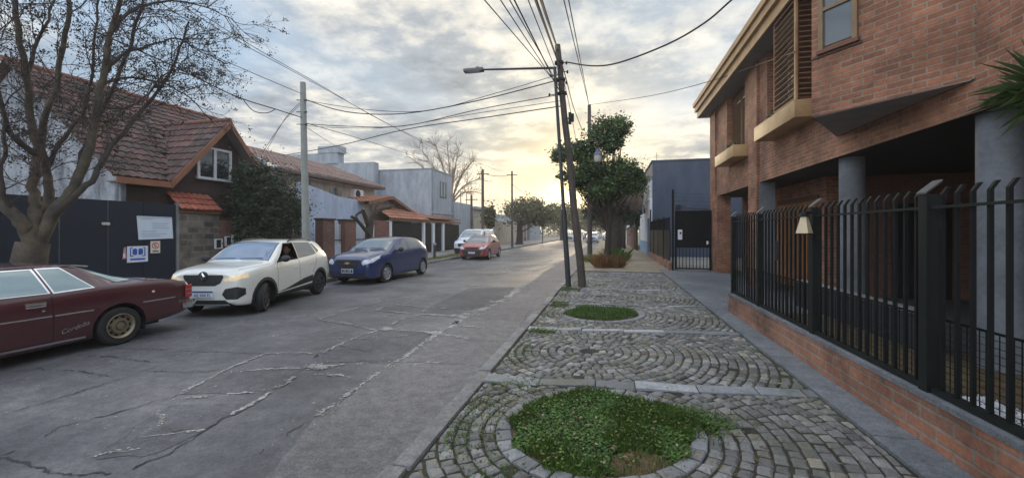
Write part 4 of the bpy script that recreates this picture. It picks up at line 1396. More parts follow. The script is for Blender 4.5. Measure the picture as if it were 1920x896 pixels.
# ---- stone wall with a tiled canopy, meters, brick pier
swl = thing('stone_wall', 'mossy rubble stone wall below a small orange tiled canopy', 'wall', (PXL, 10.7, SW))
part(MB().box(PXL - .30, 9.97, SW, PXL - .02, 11.35, 2.25), 'wall', M['stone'], swl)
cn = MB()
tiles(cn, (PXL + .12, 9.92, 2.36), (0, 1, 0), (-.62, 0, .55), 1.42, .82, pw=.2, ph=.27, var=.15)
part(cn, 'tile_canopy', M['tile_red'], swl, fixn=False)
part(MB().box(PXL - .50, 9.94, 2.253, PXL + .08, 11.33, 2.32), 'canopy_board', M['wood_brown'], swl)
for k, (px, py) in enumerate(((408, 457), (427, 452), (440, 449))):
    c = AX(px, py, PXL)
    mt = thing('meter_box', ['white framed meter box nearest the stone wall', 'white framed meter box between the two others on the brick pier', 'white framed meter box farthest right on the brick pier'][k], 'meter box', (PXL, c.y, c.z), 0, 'meter boxes by the stone wall')
    mm = MB(); a_, b_ = .13, .17
    for q in ((-a_, -b_, -a_ + .03, b_), (a_ - .03, -b_, a_, b_), (-a_ + .03, -b_, a_ - .03, -b_ + .03), (-a_ + .03, b_ - .03, a_ - .03, b_)):
        mm.box(PXL + .0, c.y + q[0], c.z + q[1], PXL + .07, c.y + q[2], c.z + q[3])
    part(mm, 'frame', M['frame_white'], mt)
    part(MB().box(PXL, c.y - a_ + .03, c.z - b_ + .03, PXL + .04, c.y + a_ - .03, c.z + b_ - .03), 'panel', M['glass_dark'], mt)
bp1 = thing('brick_pier', 'low red brick pier with meter boxes left of the dark bushy tree', 'pier', (PXL, 11.8, SW))
part(MB().box(PXL - .45, 11.36, SW, PXL - .01, 12.35, 2.05), 'shaft', M['brick_red'], bp1)
part(MB().box(PXL - .48, 11.33, 2.053, PXL + .02, 12.38, 2.13), 'coping', M['brick_brown'], bp1)
# low wall + wooden fence behind the bushy tree, small house front
gwl = thing('porch_house', 'small brick porch front with varnished timber door behind the bushy tree', 'house front', (-14, 14.5, SW))
part(MB().box(-14.35, 12.4, SW, -14.1, 16.1, 2.75), 'wall', M['brick_brown'], gwl)
tl = MB(); tiles(tl, (-13.75, 13.2, 2.75), (0, 1, 0), (-.8, 0, .5), 2.9, 1.3, var=.2)
part(tl, 'roof', M['tile_red'], gwl, fixn=False)
part(MB().box(-14.09, 13.5, SW, -14.05, 14.3, 2.0), 'door', M['wood_brown'], gwl)
part(MB().box(-14.09, 14.75, SW, -14.05, 15.6, 2.15), 'door', M['wood_orange'], gwl)
f_ = MB()
for y_ in (14.71, 15.64): f_.box(-14.09, y_ - .035, SW, -14.03, y_ + .035, 2.2)
f_.box(-14.09, 14.675, 2.201, -14.035, 15.675, 2.26)
part(f_, 'door_frame', M['frame_white'], gwl)
pll = thing('porch_lamp', 'small white wall lamp beside the varnished door behind the bushy tree', 'wall lamp', (-14.02, 14.5, 1.95))
part(MB().lathe([(.0, 1.84), (.05, 1.85), (.055, 2.0), (.0, 2.03)], (-14.0, 14.52, 0), 'z', 12), 'lamp_shade', M['plate_white'], pll, smooth=True)
part(MB().box(-14.09, 14.49, 1.9, -14.055, 14.55, 1.98), 'bracket', M['trim_dark'], pll)
wfn = thing('timber_fence', 'short varnished timber fence at the foot of the bushy tree', 'fence', (PXL, 13.3, SW))
fm = MB()
for k in range(14): fm.box(PXL - .04, 12.6 + k * .11, SW + .03, PXL - .015, 12.6 + k * .11 + .1, 1.62)
part(fm, 'board_panel', M['wood_brown'], wfn)
part(MB().box(PXL - .07, 12.55, 1.3, PXL - .041, 14.2, 1.4), 'rail', M['wood_brown'], wfn)

# ---- bluish party wall, brick gate piers, white gates
pw_ = thing('party_wall', 'tall bluish white rendered wall behind the brick gate piers', 'wall', (-14, 18, SW))
part(MB().add([(-14.0, 16.1, SW), (-14.0, 21.1, SW), (-14.0, 21.1, 3.42), (-14.0, 18.8, 3.50), (-14.0, 16.1, 3.95), (-14.25, 16.1, SW), (-14.25, 21.1, SW), (-14.25, 21.1, 3.42), (-14.25, 18.8, 3.50), (-14.25, 16.1, 3.95)],
              [(0, 1, 2, 3, 4), (9, 8, 7, 6, 5), (4, 3, 8, 9), (3, 2, 7, 8), (0, 4, 9, 5), (1, 6, 7, 2)]), 'wall', M['blue_wall'], pw_)
for k, (a, b, lab) in enumerate(((15.75, 16.55, 'dark brick gate pier just right of the concrete pole'), (17.35, 18.2, 'dark brick gate pier with a red side left of the pollarded stump'))):
    p_ = thing('gate_pier', lab, 'pier', (-12.6, (a + b) / 2, SW), 0, 'brick gate piers')
    part(MB().box(-12.95, a, SW, -12.55, b, 2.17), 'shaft', M['brick_dark' if k == 0 else 'brick_red'], p_)
    part(MB().box(-13.0, a - .05, 2.173, -12.5, b + .05, 2.25), 'coping', M['brick_brown'], p_)
for k, (a, b, lab) in enumerate(((16.6, 17.3, 'narrow white barred gate between the two brick piers'), (18.25, 19.4, 'white barred gate behind the pollarded stump'))):
    g_ = thing('barred_gate', lab, 'gate', (-12.75, (a + b) / 2, SW), 0, 'white barred gates')
    q = MB(); y_ = a + .05
    while y_ < b: q.box(-12.76, y_ - .012, SW + .05, -12.735, y_ + .012, 2.0); y_ += .11
    part(q, 'bar_panel', M['frame_white'], g_)
    part(MB().box(-12.775, a, SW + .1, -12.762, b, 1.05), 'sheet_panel', mat('pale_blue_sheet', (.50, .55, .66), .6) if k == 0 else bpy.data.materials['pale_blue_sheet'], g_)
    part(MB().box(-12.734, a, 1.2, -12.72, b, 1.25), 'rail', M['black_iron'], g_)

# ---- two storey cream house with eaves and air conditioner
ch = thing('cream_house', 'two storey cream house with a low tiled roof and small upstairs windows', 'house', (-18, 20, SW))
CXF = -16.0
part(MB().box(-24, 16.2, SW, CXF, 25.3, 4.55), 'wall', M['cream_wall'], ch)
wl = MB().prism([(-16.05, 4.2), (-16.05, 5.05), (-20, 6.5), (-24, 5.0), (-24, 4.2)], 15.9, 16.19, 'y')
wl.box(-24, 15.9, SW, -16.05, 16.19, 4.199)
part(wl, 'end_wall', M['grey_wall'], ch)
rt = MB(); rv = Vector((-4.6, 0, 1.75)); tiles(rt, (-15.4, 16.2, 4.72), (0, 1, 0), rv, 9.5, rv.length, pw=.3, ph=.36, var=.2)
part(rt, 'roof', mat('weathered_tile', (.30, .21, .17), .9, var=.3, attr=True), ch, fixn=False)
part(MB().box(-16.0, 16.2, 4.56, -15.38, 25.7, 4.70), 'eaves', mat('brown_eaves', (.13, .085, .065), .8), ch)
for a, b, z0, z1 in ((18.55, 19.5, 3.72, 4.32), (20.6, 21.8, 3.70, 4.30)):
    wo_ = part(MB().box(CXF + .003, a, z0, CXF + .012, b, z1), 'window', M['glass_dark'], ch)
    q = MB(); q.box(CXF + .003, a - .06, z0 - .06, CXF + .04, b + .06, z0); q.box(CXF + .013, (a + b) / 2 - .03, z0, CXF + .03, (a + b) / 2 + .03, z1)
    q.build('frame', M['wood_brown'], wo_)
ac = thing('air_conditioner', 'white air conditioner unit on the upper wall of the cream house', 'air conditioner', (CXF + .2, 23.0, 3.7))
part(MB().box(CXF + .01, 22.55, 3.72, CXF + .36, 23.5, 4.32), 'casing', M['plate_white'], ac, bevel=.02)
part(MB().lathe([(.0, .365), (.23, .365), (.25, .375), (.26, .365)], (CXF, 22.9, 4.02), 'x', 20), 'fan_grille', M['trim_dark'], ac)
part(MB().box(CXF + .01, 22.5, 3.66, CXF + .4, 23.55, 3.715), 'bracket', M['black_iron'], ac)

# ---- grey flat-roofed block and the stepped block behind it
gb = thing('grey_block', 'plain grey flat roofed block with one small street window', 'building', (-16, 32, SW))
part(MB().box(-26, 29.2, SW, -13.5, 33.4, 6.5), 'wall', M['grey_wall'], gb)
part(MB().box(-26.05, 29.15, 6.5, -13.45, 33.45, 6.58), 'coping', M['grey_wall'], gb)
wo_ = part(MB().box(-13.497, 30.9, 4.5, -13.488, 32.1, 5.75), 'window', M['glass_win'], gb)
q = MB()
for y_ in (30.9, 31.5, 32.1): q.box(-13.486, y_ - .04, 4.5, -13.46, y_ + .04, 5.75)
q.box(-13.485, 30.86, 4.44, -13.44, 32.14, 4.5)
q.build('frame', M['slate_wall'], wo_)
part(MB().tube([(-13.44, 29.5, SW), (-13.44, 29.5, 6.4)], .05, 8), 'downpipe', M['grey_wall'], gb)
part(MB().box(-13.497, 29.2, 3.05, -13.43, 33.4, 3.2), 'string_course', M['grey_wall'], gb)
gb2 = thing('stepped_block', 'pale grey block with a stepped parapet and tank behind the cream house', 'building', (-22, 31, SW))
part(MB().box(-34, 28.4, SW, -18.0, 29.1, 7.1), 'wall', M['grey_wall'], gb2)
q = MB(); q.box(-26, 28.3, 7.1, -21.2, 29.12, 7.95); q.box(-23.0, 28.25, 7.952, -21.0, 29.14, 8.5)
part(q, 'parapet', M['grey_wall'], gb2)
gb3 = thing('low_annex', 'low grey annex with a railing beyond the grey block', 'building', (-15, 38, SW))
part(MB().box(-22, 33.5, SW, -13.3, 38.4, 4.25), 'wall', M['grey_wall'], gb3)
q = MB()
for y_ in (33.6, 35.2, 36.8, 38.3): q.box(-13.36, y_ - .03, 4.25, -13.31, y_ + .03, 5.3)
q.box(-13.36, 33.6, 5.302, -13.31, 38.3, 5.34)
part(q, 'railing', M['metal_pole'], gb3)

# ---- tiled bungalow with black garage gates and white posts
bg_ = thing('tiled_bungalow', 'low bungalow with orange tiled roofs, white posts and black garage gates', 'house', (-14, 25, SW))
BX = -13.3
pk_y, pk_z = 23.1, 3.85
w_ = MB()
w_.prism([(20.9, SW), (20.9, 3.2), (pk_y, pk_z - .15), (26.6, 2.75), (26.6, SW)], BX - .8, BX - .55, 'x')
part(w_, 'wall', M['cream_wall'], bg_)
t1 = MB()
v1 = Vector((0, pk_y - 20.5, pk_z - 3.35)); tiles(t1, (BX, 20.5, 3.35), (-1, 0, 0), v1, 5.5, v1.length, pw=.26, ph=.33, var=.22)
v2 = Vector((0, pk_y - 27.2, pk_z - 2.62)); tiles(t1, (BX, 27.2, 2.62), (-1, 0, 0), v2, 5.5, v2.length, pw=.26, ph=.33, var=.22)
v3 = Vector((-2.6, 0, .55)); tiles(t1, (-12.5, 27.2, 2.55), (0, 1, 0), v3, 5.8, v3.length, pw=.26, ph=.33, var=.22)
v4 = Vector((-1.2, 0, .72)); tiles(t1, (-12.45, 21.4, 2.42), (0, 1, 0), v4, 5.2, v4.length, pw=.26, ph=.33, var=.22)
part(t1, 'roof', M['tile_orange'], bg_, fixn=False)
vb = MB()
vb.obox((BX + .02, (20.5 + pk_y) / 2, (3.35 + pk_z) / 2 - .08), (.03, 0, 0), Vector((0, pk_y - 20.5, pk_z - 3.35)) / 2, (0, 0, .09))
vb.obox((BX + .02, (27.2 + pk_y) / 2, (2.62 + pk_z) / 2 - .08), (.03, 0, 0), Vector((0, 27.2 - pk_y, 2.62 - pk_z)) / 2, (0, 0, .09))
part(vb, 'barge_board', M['wood_brown'], bg_)
part(MB().box(-12.55, 21.4, 2.28, -12.48, 33.0, 2.41), 'fascia', M['wood_brown'], bg_)
part(MB().box(-13.6, 33.05, SW, -13.35, 33.3, 2.5), 'end_wall', M['cream_wall'], bg_)
for y_ in (21.55, 26.0, 27.6, 29.4): part(MB().box(-12.75, y_ - .13, SW, -12.53, y_ + .13, 2.27), 'post', M['white_paint'], bg_)
for a, b in ((21.7, 25.85), (26.15, 27.45), (27.75, 29.25), (29.55, 33.0)):
    part(MB().box(-12.70, a, SW + .05, -12.66, b, 2.2), 'garage_gate', M['black_iron'], bg_)
rdw = thing('red_brick_wall', 'red brick wall with a white gate beside the tiled bungalow', 'wall', (-12.6, 20.4, SW))
part(MB().box(-12.75, 19.95, SW, -12.55, 21.4, 2.25), 'wall', M['brick_red'], rdw)
part(MB().box(-12.72, 19.45, SW, -12.6, 19.93, 2.0), 'gate', M['frame_white'], rdw)
hyd = thing('street_bollard', 'short dark post with a domed top on the left pavement', 'bollard', (-9.6, 22.6, SW))
part(MB().lathe([(.0, SW), (.075, SW), (.07, SW + .75), (.0, SW + .76)], (-9.6, 21.2, 0), 'z', 12), 'pole', M['metal_pole'], hyd, smooth=True)
part(MB().lathe([(.0, SW + .765), (.12, SW + .77), (.10, SW + .86), (.0, SW + .91)], (-9.6, 21.2, 0), 'z', 12), 'cap', M['kerbstone'], hyd, smooth=True)
# ---- farther on
for nm, lab, bx, m_, extra in (
    ('far_wall', 'long grey street wall with pale posts far down the left side', (-13.5, 47, SW, -13.2, 66, 2.9), 'cream_wall', None),
    ('far_building', 'low brownish building with a pale roof edge beyond the annex', (-22, 39, SW, -13.4, 46, 3.9), 'cream_wall', 'roof'),
    ('far_building', 'pale distant building at the end of the left side behind the posts', (-24, 67, SW, -13.5, 80, 4.2), 'grey_wall', 'roof')):
    o_ = thing(nm, lab, 'wall' if nm == 'far_wall' else 'building', (bx[0], bx[1], SW))
    part(MB().box(*bx), 'wall', M[m_], o_)
    if extra: part(MB().box(bx[0] - .2, bx[1] - .2, bx[5], bx[3] + .3, bx[4] + .2, bx[5] + .25), 'roof', M['grey_wall'], o_)
    else:
        for y_ in (58, 60.5, 63, 65.8): part(MB().box(-13.19, y_ - .2, SW, -12.9, y_ + .2, 3.0), 'post', M['kerbstone'], o_)
# ================================================================== CARS
def pchip(xs, ys, x):
    xs = np.asarray(xs, float); ys = np.asarray(ys, float)
    h = np.diff(xs); d = np.diff(ys) / h
    m = np.zeros_like(ys)
    for i in range(1, len(xs) - 1):
        if d[i - 1] * d[i] > 0:
            w1, w2 = 2 * h[i] + h[i - 1], h[i] + 2 * h[i - 1]
            m[i] = (w1 + w2) / (w1 / d[i - 1] + w2 / d[i])
    m[0], m[-1] = d[0], d[-1]
    i = np.clip(np.searchsorted(xs, x) - 1, 0, len(xs) - 2)
    t = (x - xs[i]) / h[i]
    return ys[i] * (2 * t**3 - 3 * t**2 + 1) + m[i] * h[i] * (t**3 - 2 * t**2 + t) + ys[i + 1] * (-2 * t**3 + 3 * t**2) + m[i + 1] * h[i] * (t**3 - t**2)


def catmull(P, sub):
    out = []
    n = len(P)
    for i in range(n - 1):
        p0, p1, p2, p3 = P[max(0, i - 1)], P[i], P[i + 1], P[min(n - 1, i + 2)]
        for k in range(sub):
            t = k / sub
            out.append(tuple(.5 * (2 * b + (c - a) * t + (2 * a - 5 * b + 4 * c - d) * t * t + (3 * b - a - 3 * c + d) * t**3) for a, b, c, d in zip(p0, p1, p2, p3)))
    out.append(P[-1])
    return out


def shell(S):
    """loft the body: S holds key curves zc zt zb w wr over the length"""
    L = S['L']
    ys = sorted(set([0, .012, .03, .06, .1, .15, .22] + [round(v, 3) for v in np.arange(.3, L - .25, S.get('dy', .09))] + [L - v for v in (.22, .15, .1, .06, .03, .012, 0)]))
    C = {k: [float(v) for v in pchip(*zip(*S[k]), np.array(ys))] for k in ('zc', 'zt', 'zb', 'w', 'wr', 'cr') if k in S}
    bm = bmesh.new(); rows = []
    for i, y in enumerate(ys):
        zc, zt, zb, w_, wr = (C[k][i] for k in ('zc', 'zt', 'zb', 'w', 'wr'))
        h = zt - zb; cr = min(C['cr'][i] if 'cr' in C else S.get('crown', .055), max(.012, (zc - zt) * .95 if 'cr' in C else (zc - zt) * .6)); zr = zc - cr
        b_ = S.get('bulge', .02)
        P = [(0, zb), (.8 * w_, zb), (.962 * w_, zb + .025), (.99 * w_, zb + .28 * h), (w_, zb + .55 * h), (.992 * w_, zb + .82 * h), (S.get('tum', .945) * w_, zt)]
        g = (P[6][0] + wr) / 2 + b_ * min(1, (zr - zt) / .3), (zt + zr) / 2
        P += [g, (wr, zr), (.82 * wr, zr + .62 * cr), (.45 * wr, zr + .92 * cr), (0, zc)]
        pr = catmull(P, 3)
        pr[0] = (0, pr[0][1]); pr[-1] = (0, pr[-1][1])
        ring = [bm.verts.new((x, y, z)) for x, z in pr] + [bm.verts.new((-x, y, z)) for x, z in reversed(pr[1:-1])]
        rows.append(ring)
    n = len(rows[0])
    for a, b in zip(rows, rows[1:]):
        for k in range(n):
            bm.faces.new((a[k], b[k], b[(k + 1) % n], a[(k + 1) % n]))
    for ring, y in ((rows[0], 0), (rows[-1], L)):
        half = n // 2
        for k in range(half):
            a, b = k, k + 1
            c, d = (n - k - 1) % n, (n - k) % n
            q = [ring[a], ring[b], ring[c], ring[d]]
            q = [v for j, v in enumerate(q) if v not in q[:j]]
            if len(q) >= 3:
                try: bm.faces.new(q)
                except ValueError: pass
    bmesh.ops.recalc_face_normals(bm, faces=bm.faces)
    for f in bm.faces: f.smooth = True
    return bm


AXN = {'x': (1, 2), 'y': (0, 2), 'z': (0, 1)}


def cut(bm, poly, ax, sel):
    """score a convex polygon into the faces that sel() picks; returns the faces inside it"""
    i, j = AXN[ax]
    A = sum(poly[k - 1][0] * poly[k][1] - poly[k][0] * poly[k - 1][1] for k in range(len(poly)))
    if A < 0: poly = list(reversed(poly))
    lo = [min(p[k] for p in poly) for k in (0, 1)]; hi = [max(p[k] for p in poly) for k in (0, 1)]
    fs = []
    for f in bm.faces:
        if not sel(f): continue
        us = [v.co[i] for v in f.verts]; vs = [v.co[j] for v in f.verts]
        if max(us) < lo[0] or min(us) > hi[0] or max(vs) < lo[1] or min(vs) > hi[1]: continue
        fs.append(f)
    for k in range(len(poly)):
        p, q = poly[k], poly[(k + 1) % len(poly)]
        no = [0, 0, 0]; co_ = [0, 0, 0]
        no[i], no[j] = q[1] - p[1], -(q[0] - p[0])          # outward for ccw
        co_[i], co_[j] = p
        if abs(no[i]) + abs(no[j]) < 1e-9: continue
        geom = list({g for f in fs for g in [f] + list(f.edges) + list(f.verts)})
        r_ = bmesh.ops.bisect_plane(bm, geom=geom, dist=1e-5, plane_co=co_, plane_no=no)
        nv = Vector(no).normalized(); cv_ = Vector(co_)
        fs = [g for g in r_['geom'] if isinstance(g, bmesh.types.BMFace) and (g.calc_center_median() - cv_).dot(nv) < 1e-6]
        if not fs: return []
    return fs


def extract(bm, fs, name, m, parent, off=0.):
    """take faces out of the body as a mesh of their own"""
    me = bpy.data.meshes.new(name); vm = {}; vs = []; pl = []
    for f in fs:
        for v in f.verts:
            if v not in vm: vm[v] = len(vs); vs.append(tuple(v.co + v.normal * off))
        pl.append([vm[v] for v in f.verts])
    me.from_pydata(vs, [], pl)
    for x in (m if isinstance(m, list) else [m]): me.materials.append(x)
    me.polygons.foreach_set('use_smooth', [True] * len(me.polygons))
    bmesh.ops.delete(bm, geom=fs, context='FACES_ONLY')
    o = bpy.data.objects.new(name, me)
    return link(o, parent)


def setm(fs, k):
    for f in fs: f.material_index = k


def side(s):
    return lambda f: f.normal.x * s > .25 and f.calc_center_median().x * s > .2


def front(f): return f.normal.y < -.12 and f.normal.z < .72
def rear(f): return f.normal.y > .12
def up(f): return f.normal.z > .12


def circ(cy, cz, r, n=22):
    return [(cy + r * math.cos(2 * math.pi * k / n), cz + r * math.sin(2 * math.pi * k / n)) for k in range(n)]


def lines(bm, pts, w_, ax, sel, k=2):
    for p, q in zip(pts, pts[1:]):
        d = Vector((q[0] - p[0], q[1] - p[1])); d.normalize(); n = Vector((-d.y, d.x)) * w_ / 2
        e = d * w_ * .3
        fs = cut(bm, [(p[0] - e.x + n.x, p[1] - e.y + n.y), (p[0] - e.x - n.x, p[1] - e.y - n.y), (q[0] + e.x - n.x, q[1] + e.y - n.y), (q[0] + e.x + n.x, q[1] + e.y + n.y)], ax, sel)
        setm(fs, k)


def inset(poly, d):
    cx_ = sum(p[0] for p in poly) / len(poly); cy_ = sum(p[1] for p in poly) / len(poly)
    out = []
    for x, y in poly:
        l = math.hypot(x - cx_, y - cy_)
        out.append((x - (x - cx_) / l * d, y - (y - cy_) / l * d))
    return out


def wheel(root, c, r, wd, rim_m, style, steer=0., s=1):
    """tyre (with the rim as its sub-part); s = +1 when the outer face looks to +x"""
    t_ = MB()
    rr = r * .66
    prof = [(rr, -wd * .42), (rr + .01, -wd * .5), (r * .90, -wd * .5), (r * .975, -wd * .40), (r, -wd * .25), (r, wd * .25), (r * .975, wd * .40), (r * .90, wd * .5), (rr + .01, wd * .5), (rr, wd * .42)]
    t_.lathe(prof, (0, 0, 0), 'x', 36)
    o = t_.build('wheel', M['rubber'], root, smooth=True)
    o.location = c; o.rotation_euler = (0, 0, steer)
    q = MB()
    f = wd * .5
    if style == 'steel':
        q.lathe([(rr, f - .0), (rr * .96, f + .004), (rr * .86, f - .01), (rr * .80, f - .035), (rr * .64, f - .035), (rr * .58, f - .012), (rr * .42, f - .008), (rr * .36, f - .03), (rr * .30, f - .028), (rr * .26, f + .0), (.0, f + .004)], (0, 0, 0), 'x', 36)
        for k in range(10):
            a = k * .6283
            c_ = Vector((f - .034, rr * .72 * math.cos(a), rr * .72 * math.sin(a)))
            q.obox(c_, (.003, 0, 0), Vector((0, -math.sin(a), math.cos(a))) * .022, Vector((0, math.cos(a), math.sin(a))) * .014, 1)
    else:
        q.lathe([(rr, f - .0), (rr * .97, f + .006), (rr * .90, f - .004), (rr * .87, f - .05)], (0, 0, 0), 'x', 36)
        q.lathe([(rr * .88, f - .055), (.0, f - .055)], (0, 0, 0), 'x', 24, 1)
        q.lathe([(rr * .22, f - .02), (rr * .20, f + .004), (.0, f + .006)], (0, 0, 0), 'x', 20)
        nsp = 5 if style == 'five' else 7
        for k in range(nsp):
            a = 2 * math.pi * k / nsp + .3
            ra = Vector((0, math.cos(a), math.sin(a))); ta = Vector((0, -math.sin(a), math.cos(a)))
            q.add([ra * rr * .16 + ta * .030 + Vector((f - .004, 0, 0)), ra * rr * .16 - ta * .030 + Vector((f - .004, 0, 0)), ra * rr * .91 - ta * .038 + Vector((f - .004, 0, 0)), ra * rr * .91 + ta * .038 + Vector((f - .004, 0, 0)),
                   ra * rr * .16 + ta * .030 + Vector((f - .04, 0, 0)), ra * rr * .16 - ta * .030 + Vector((f - .04, 0, 0)), ra * rr * .91 - ta * .038 + Vector((f - .05, 0, 0)), ra * rr * .91 + ta * .038 + Vector((f - .05, 0, 0))],
                  [(0, 1, 2, 3), (0, 3, 7, 4), (1, 5, 6, 2)])
    if s < 0: q.v = [(-x, y, z) for x, y, z in q.v]
    q.build('rim', [rim_m, M['gap']], o, smooth=True)
    return o


def well(root, y, z, r, xo, xi, s):
    q = MB(); n = 14; vs = []
    for k in range(n + 1):
        a = math.pi * (k / n) * 1.24 - .37
        vs += [(s * xo, y + r * math.cos(a), z + r * math.sin(a)), (s * xi, y + r * math.cos(a), z + r * math.sin(a))]
    q.add(vs, [(2 * k, 2 * k + 1, 2 * k + 3, 2 * k + 2) for k in range(n)])
    q.add([v for v in vs[1::2]], [tuple(range(n + 1))])
    return q.build('wheel_well', M['gap'], root, fixn=False)


def mirror(root, x, y, z, s, m):
    q = MB()
    q.ell((s * (x + .13), y, z + .02), (.10, .065, .075), 12, 8)
    q.bar((s * (x - .02), y + .02, z - .03), (s * (x + .08), y, z - .01), .05, .035)
    return q.build('mirror', m, root, smooth=True)


def wiper(root, p, q_):
    b = MB(); b.bar(p, q_, .018, .014)
    return b.build('wiper', M['plastic'], root)


def car(name, label, S, P, loc, rz, group=None, hi=True):
    """S: shell curves; P: details"""
    root = thing(name, label, P.get('cat', 'car'), loc, rz, group)
    bm = shell(S)
    L = S['L']; mats = [P['paint'], M['plastic'], M['gap'], M['chrome'], M['lens_red'], M['lens']]
    wr, wzr = P['wr'], P['wr']
    # arches
    for yw in P['axles']:
        for s in (1, -1):
            if P.get('clad'):
                setm(cut(bm, circ(yw, wzr, P['ra'] + .065), 'x', side(s)), 1)
            c_ = circ(yw, wzr, P['ra'])
            fs = cut(bm, c_, 'x', lambda f, s=s: f.calc_center_median().x * s > .30 and f.calc_center_median().z < 1.0 and f.normal.x * s > -.2)
            bmesh.ops.delete(bm, geom=fs, context='FACES')
    if P.get('sill'):
        for s in (1, -1):
            for poly in P['sill']: setm(cut(bm, poly, 'x', side(s)), 1)
    for s in (1, -1):
        for ln in P.get('gaps', []): lines(bm, ln, .011, 'x', side(s))
        for ln, w_ in P.get('chrome', []): lines(bm, ln, w_, 'x', side(s), 3)
    # side glass
    for s in (1, -1):
        for k, (poly, opened) in enumerate(P['side']):
            trim = cut(bm, inset(poly, -.022), 'x', side(s))
            setm(trim, P.get('trimk', 1))
            fs = cut(bm, inset(poly, .0), 'x', side(s))
            if opened and s == opened:
                bmesh.ops.delete(bm, geom=fs, context='FACES')
            else:
                extract(bm, fs, 'side_window', P.get('sglass', P['glass']), root)
    for nm, key, sel in (('windscreen', 'ws', lambda f: f.normal.z > .1 and f.normal.y < -.05), ('rear_window', 'rw', lambda f: f.normal.z > .03 and f.normal.y > .05)):
        poly = P[key]
        # (y, halfwidth) from the low edge to the high edge
        pg = [(q[1], q[0]) for q in poly] + [(-q[1], q[0]) for q in reversed(poly)]
        setm(cut(bm, inset(pg, -.02), 'z', sel), 1)
        fs = cut(bm, pg, 'z', sel)
        if fs: extract(bm, fs, nm, P['glass'] if nm == 'windscreen' else P.get('rglass', P['glass']), root)
    for nm, poly, m, both in P.get('front', []):
        for s in ((1, -1) if both else (1,)):
            fs = cut(bm, [(x * s, z) for x, z in poly], 'y', lambda f: front(f) and f.calc_center_median().y < P.get('fl', .6))
            if fs: extract(bm, fs, nm, m, root, .004)
    for nm, poly, m, both in P.get('rearp', []):
        for s in ((1, -1) if both else (1,)):
            fs = cut(bm, [(x * s, z) for x, z in poly], 'y', rear)
            if fs: extract(bm, fs, nm, m, root, .004)
    for nm, poly, m in P.get('sidep', []):
        for s in (1, -1):
            fs = cut(bm, poly, 'x', side(s))
            if fs: extract(bm, fs, nm, m, root, .004)
    if P.get('hood'):
        lines(bm, P['hood'], .010, 'z', lambda f: f.normal.z > .3); lines(bm, [(-x, y) for x, y in P['hood']], .010, 'z', lambda f: f.normal.z > .3)
    me = bpy.data.meshes.new('body')
    bm.to_mesh(me); bm.free()
    for m in mats: me.materials.append(m)
    me.set_sharp_from_angle(angle=rad(42))
    link(bpy.data.objects.new('body', me), root)
    W2 = max(v for _, v in S['w'])
    for yw, st in zip(P['axles'], (P.get('steer', 0.), 0.)):
        for s in (1, -1):
            wheel(root, (s * (W2 - P['tw'] / 2 - .012), yw, wzr), wr, P['tw'], P['rim'], P['style'], st, s)
            well(root, yw, wzr, P['ra'] - .002, W2 - .02, W2 - .42, s)
    q = MB().box(-W2 + .25, .4, S['zb'][2][1] - .03, W2 - .25, L - .4, S['zb'][2][1] + .02)
    q.build('underbody', M['gap'], root)
    if P.get('mirror'):
        for s in (1, -1): mirror(root, *P['mirror'], s, P.get('mirror_m', M['plastic']))
    for h in P.get('handles', []):
        for s in (1, -1):
            hb = MB().box(s * (h[0] - .012), h[1], h[2], s * (h[0] + .016), h[1] + .16, h[2] + .026)
            hb.build('door_handle', P.get('handle_m', P['paint']), root, bevel=.006, smooth=True)
    return root


def plate(root, y, z, kind, body, face=-1, x=0):
    w_, h_ = (.40, .13)
    pm = MB().box(x - w_ / 2, y - .006, z - h_ / 2, x + w_ / 2, y + .006, z + h_ / 2)
    o = pm.build('number_plate', M['plate_white'] if kind != 'old' else M['ink'], root)
    if kind == 'new':
        MB().box(x - w_ / 2 + .003, y + face * .0065, z + h_ / 2 - .036, x + w_ / 2 - .003, y + face * .008, z + h_ / 2 - .003).build('plate_band', M['plate_blue'], o)
        text('plate_text', body, .085, M['ink'], o, (x, y + face * .009, z - .02), (rad(90), 0, 0 if face < 0 else rad(180)), ex=.0004, sx=.92)
    else:
        b = MB()
        for q in ((-w_ / 2, -h_ / 2, w_ / 2, -h_ / 2 + .014), (-w_ / 2, h_ / 2 - .022, w_ / 2, h_ / 2), (-w_ / 2, -h_ / 2 + .014, -w_ / 2 + .014, h_ / 2 - .022), (w_ / 2 - .014, -h_ / 2 + .014, w_ / 2, h_ / 2 - .022)):
            b.box(x + q[0], y + face * .0062, z + q[1], x + q[2], y + face * .008, z + q[3])
        b.build('plate_border', M['plate_white'], o)
        text('plate_text', body, .085, M['plate_white'], o, (x, y + face * .009, z - .004), (rad(90), 0, 0), ex=.0004, sx=.95)
    return o


GL = carglass('sky_glass', (.05, .085, .10), 2.6)
GLS = carglass('side_glass', (.055, .06, .06), 1.9)
GLT = carglass('tinted_glass', (.16, .165, .16), 1.8)
GLB = carglass('sky_tint_glass', (.025, .08, .15), 2.7)  # reflected blue sky put into the glass base colour

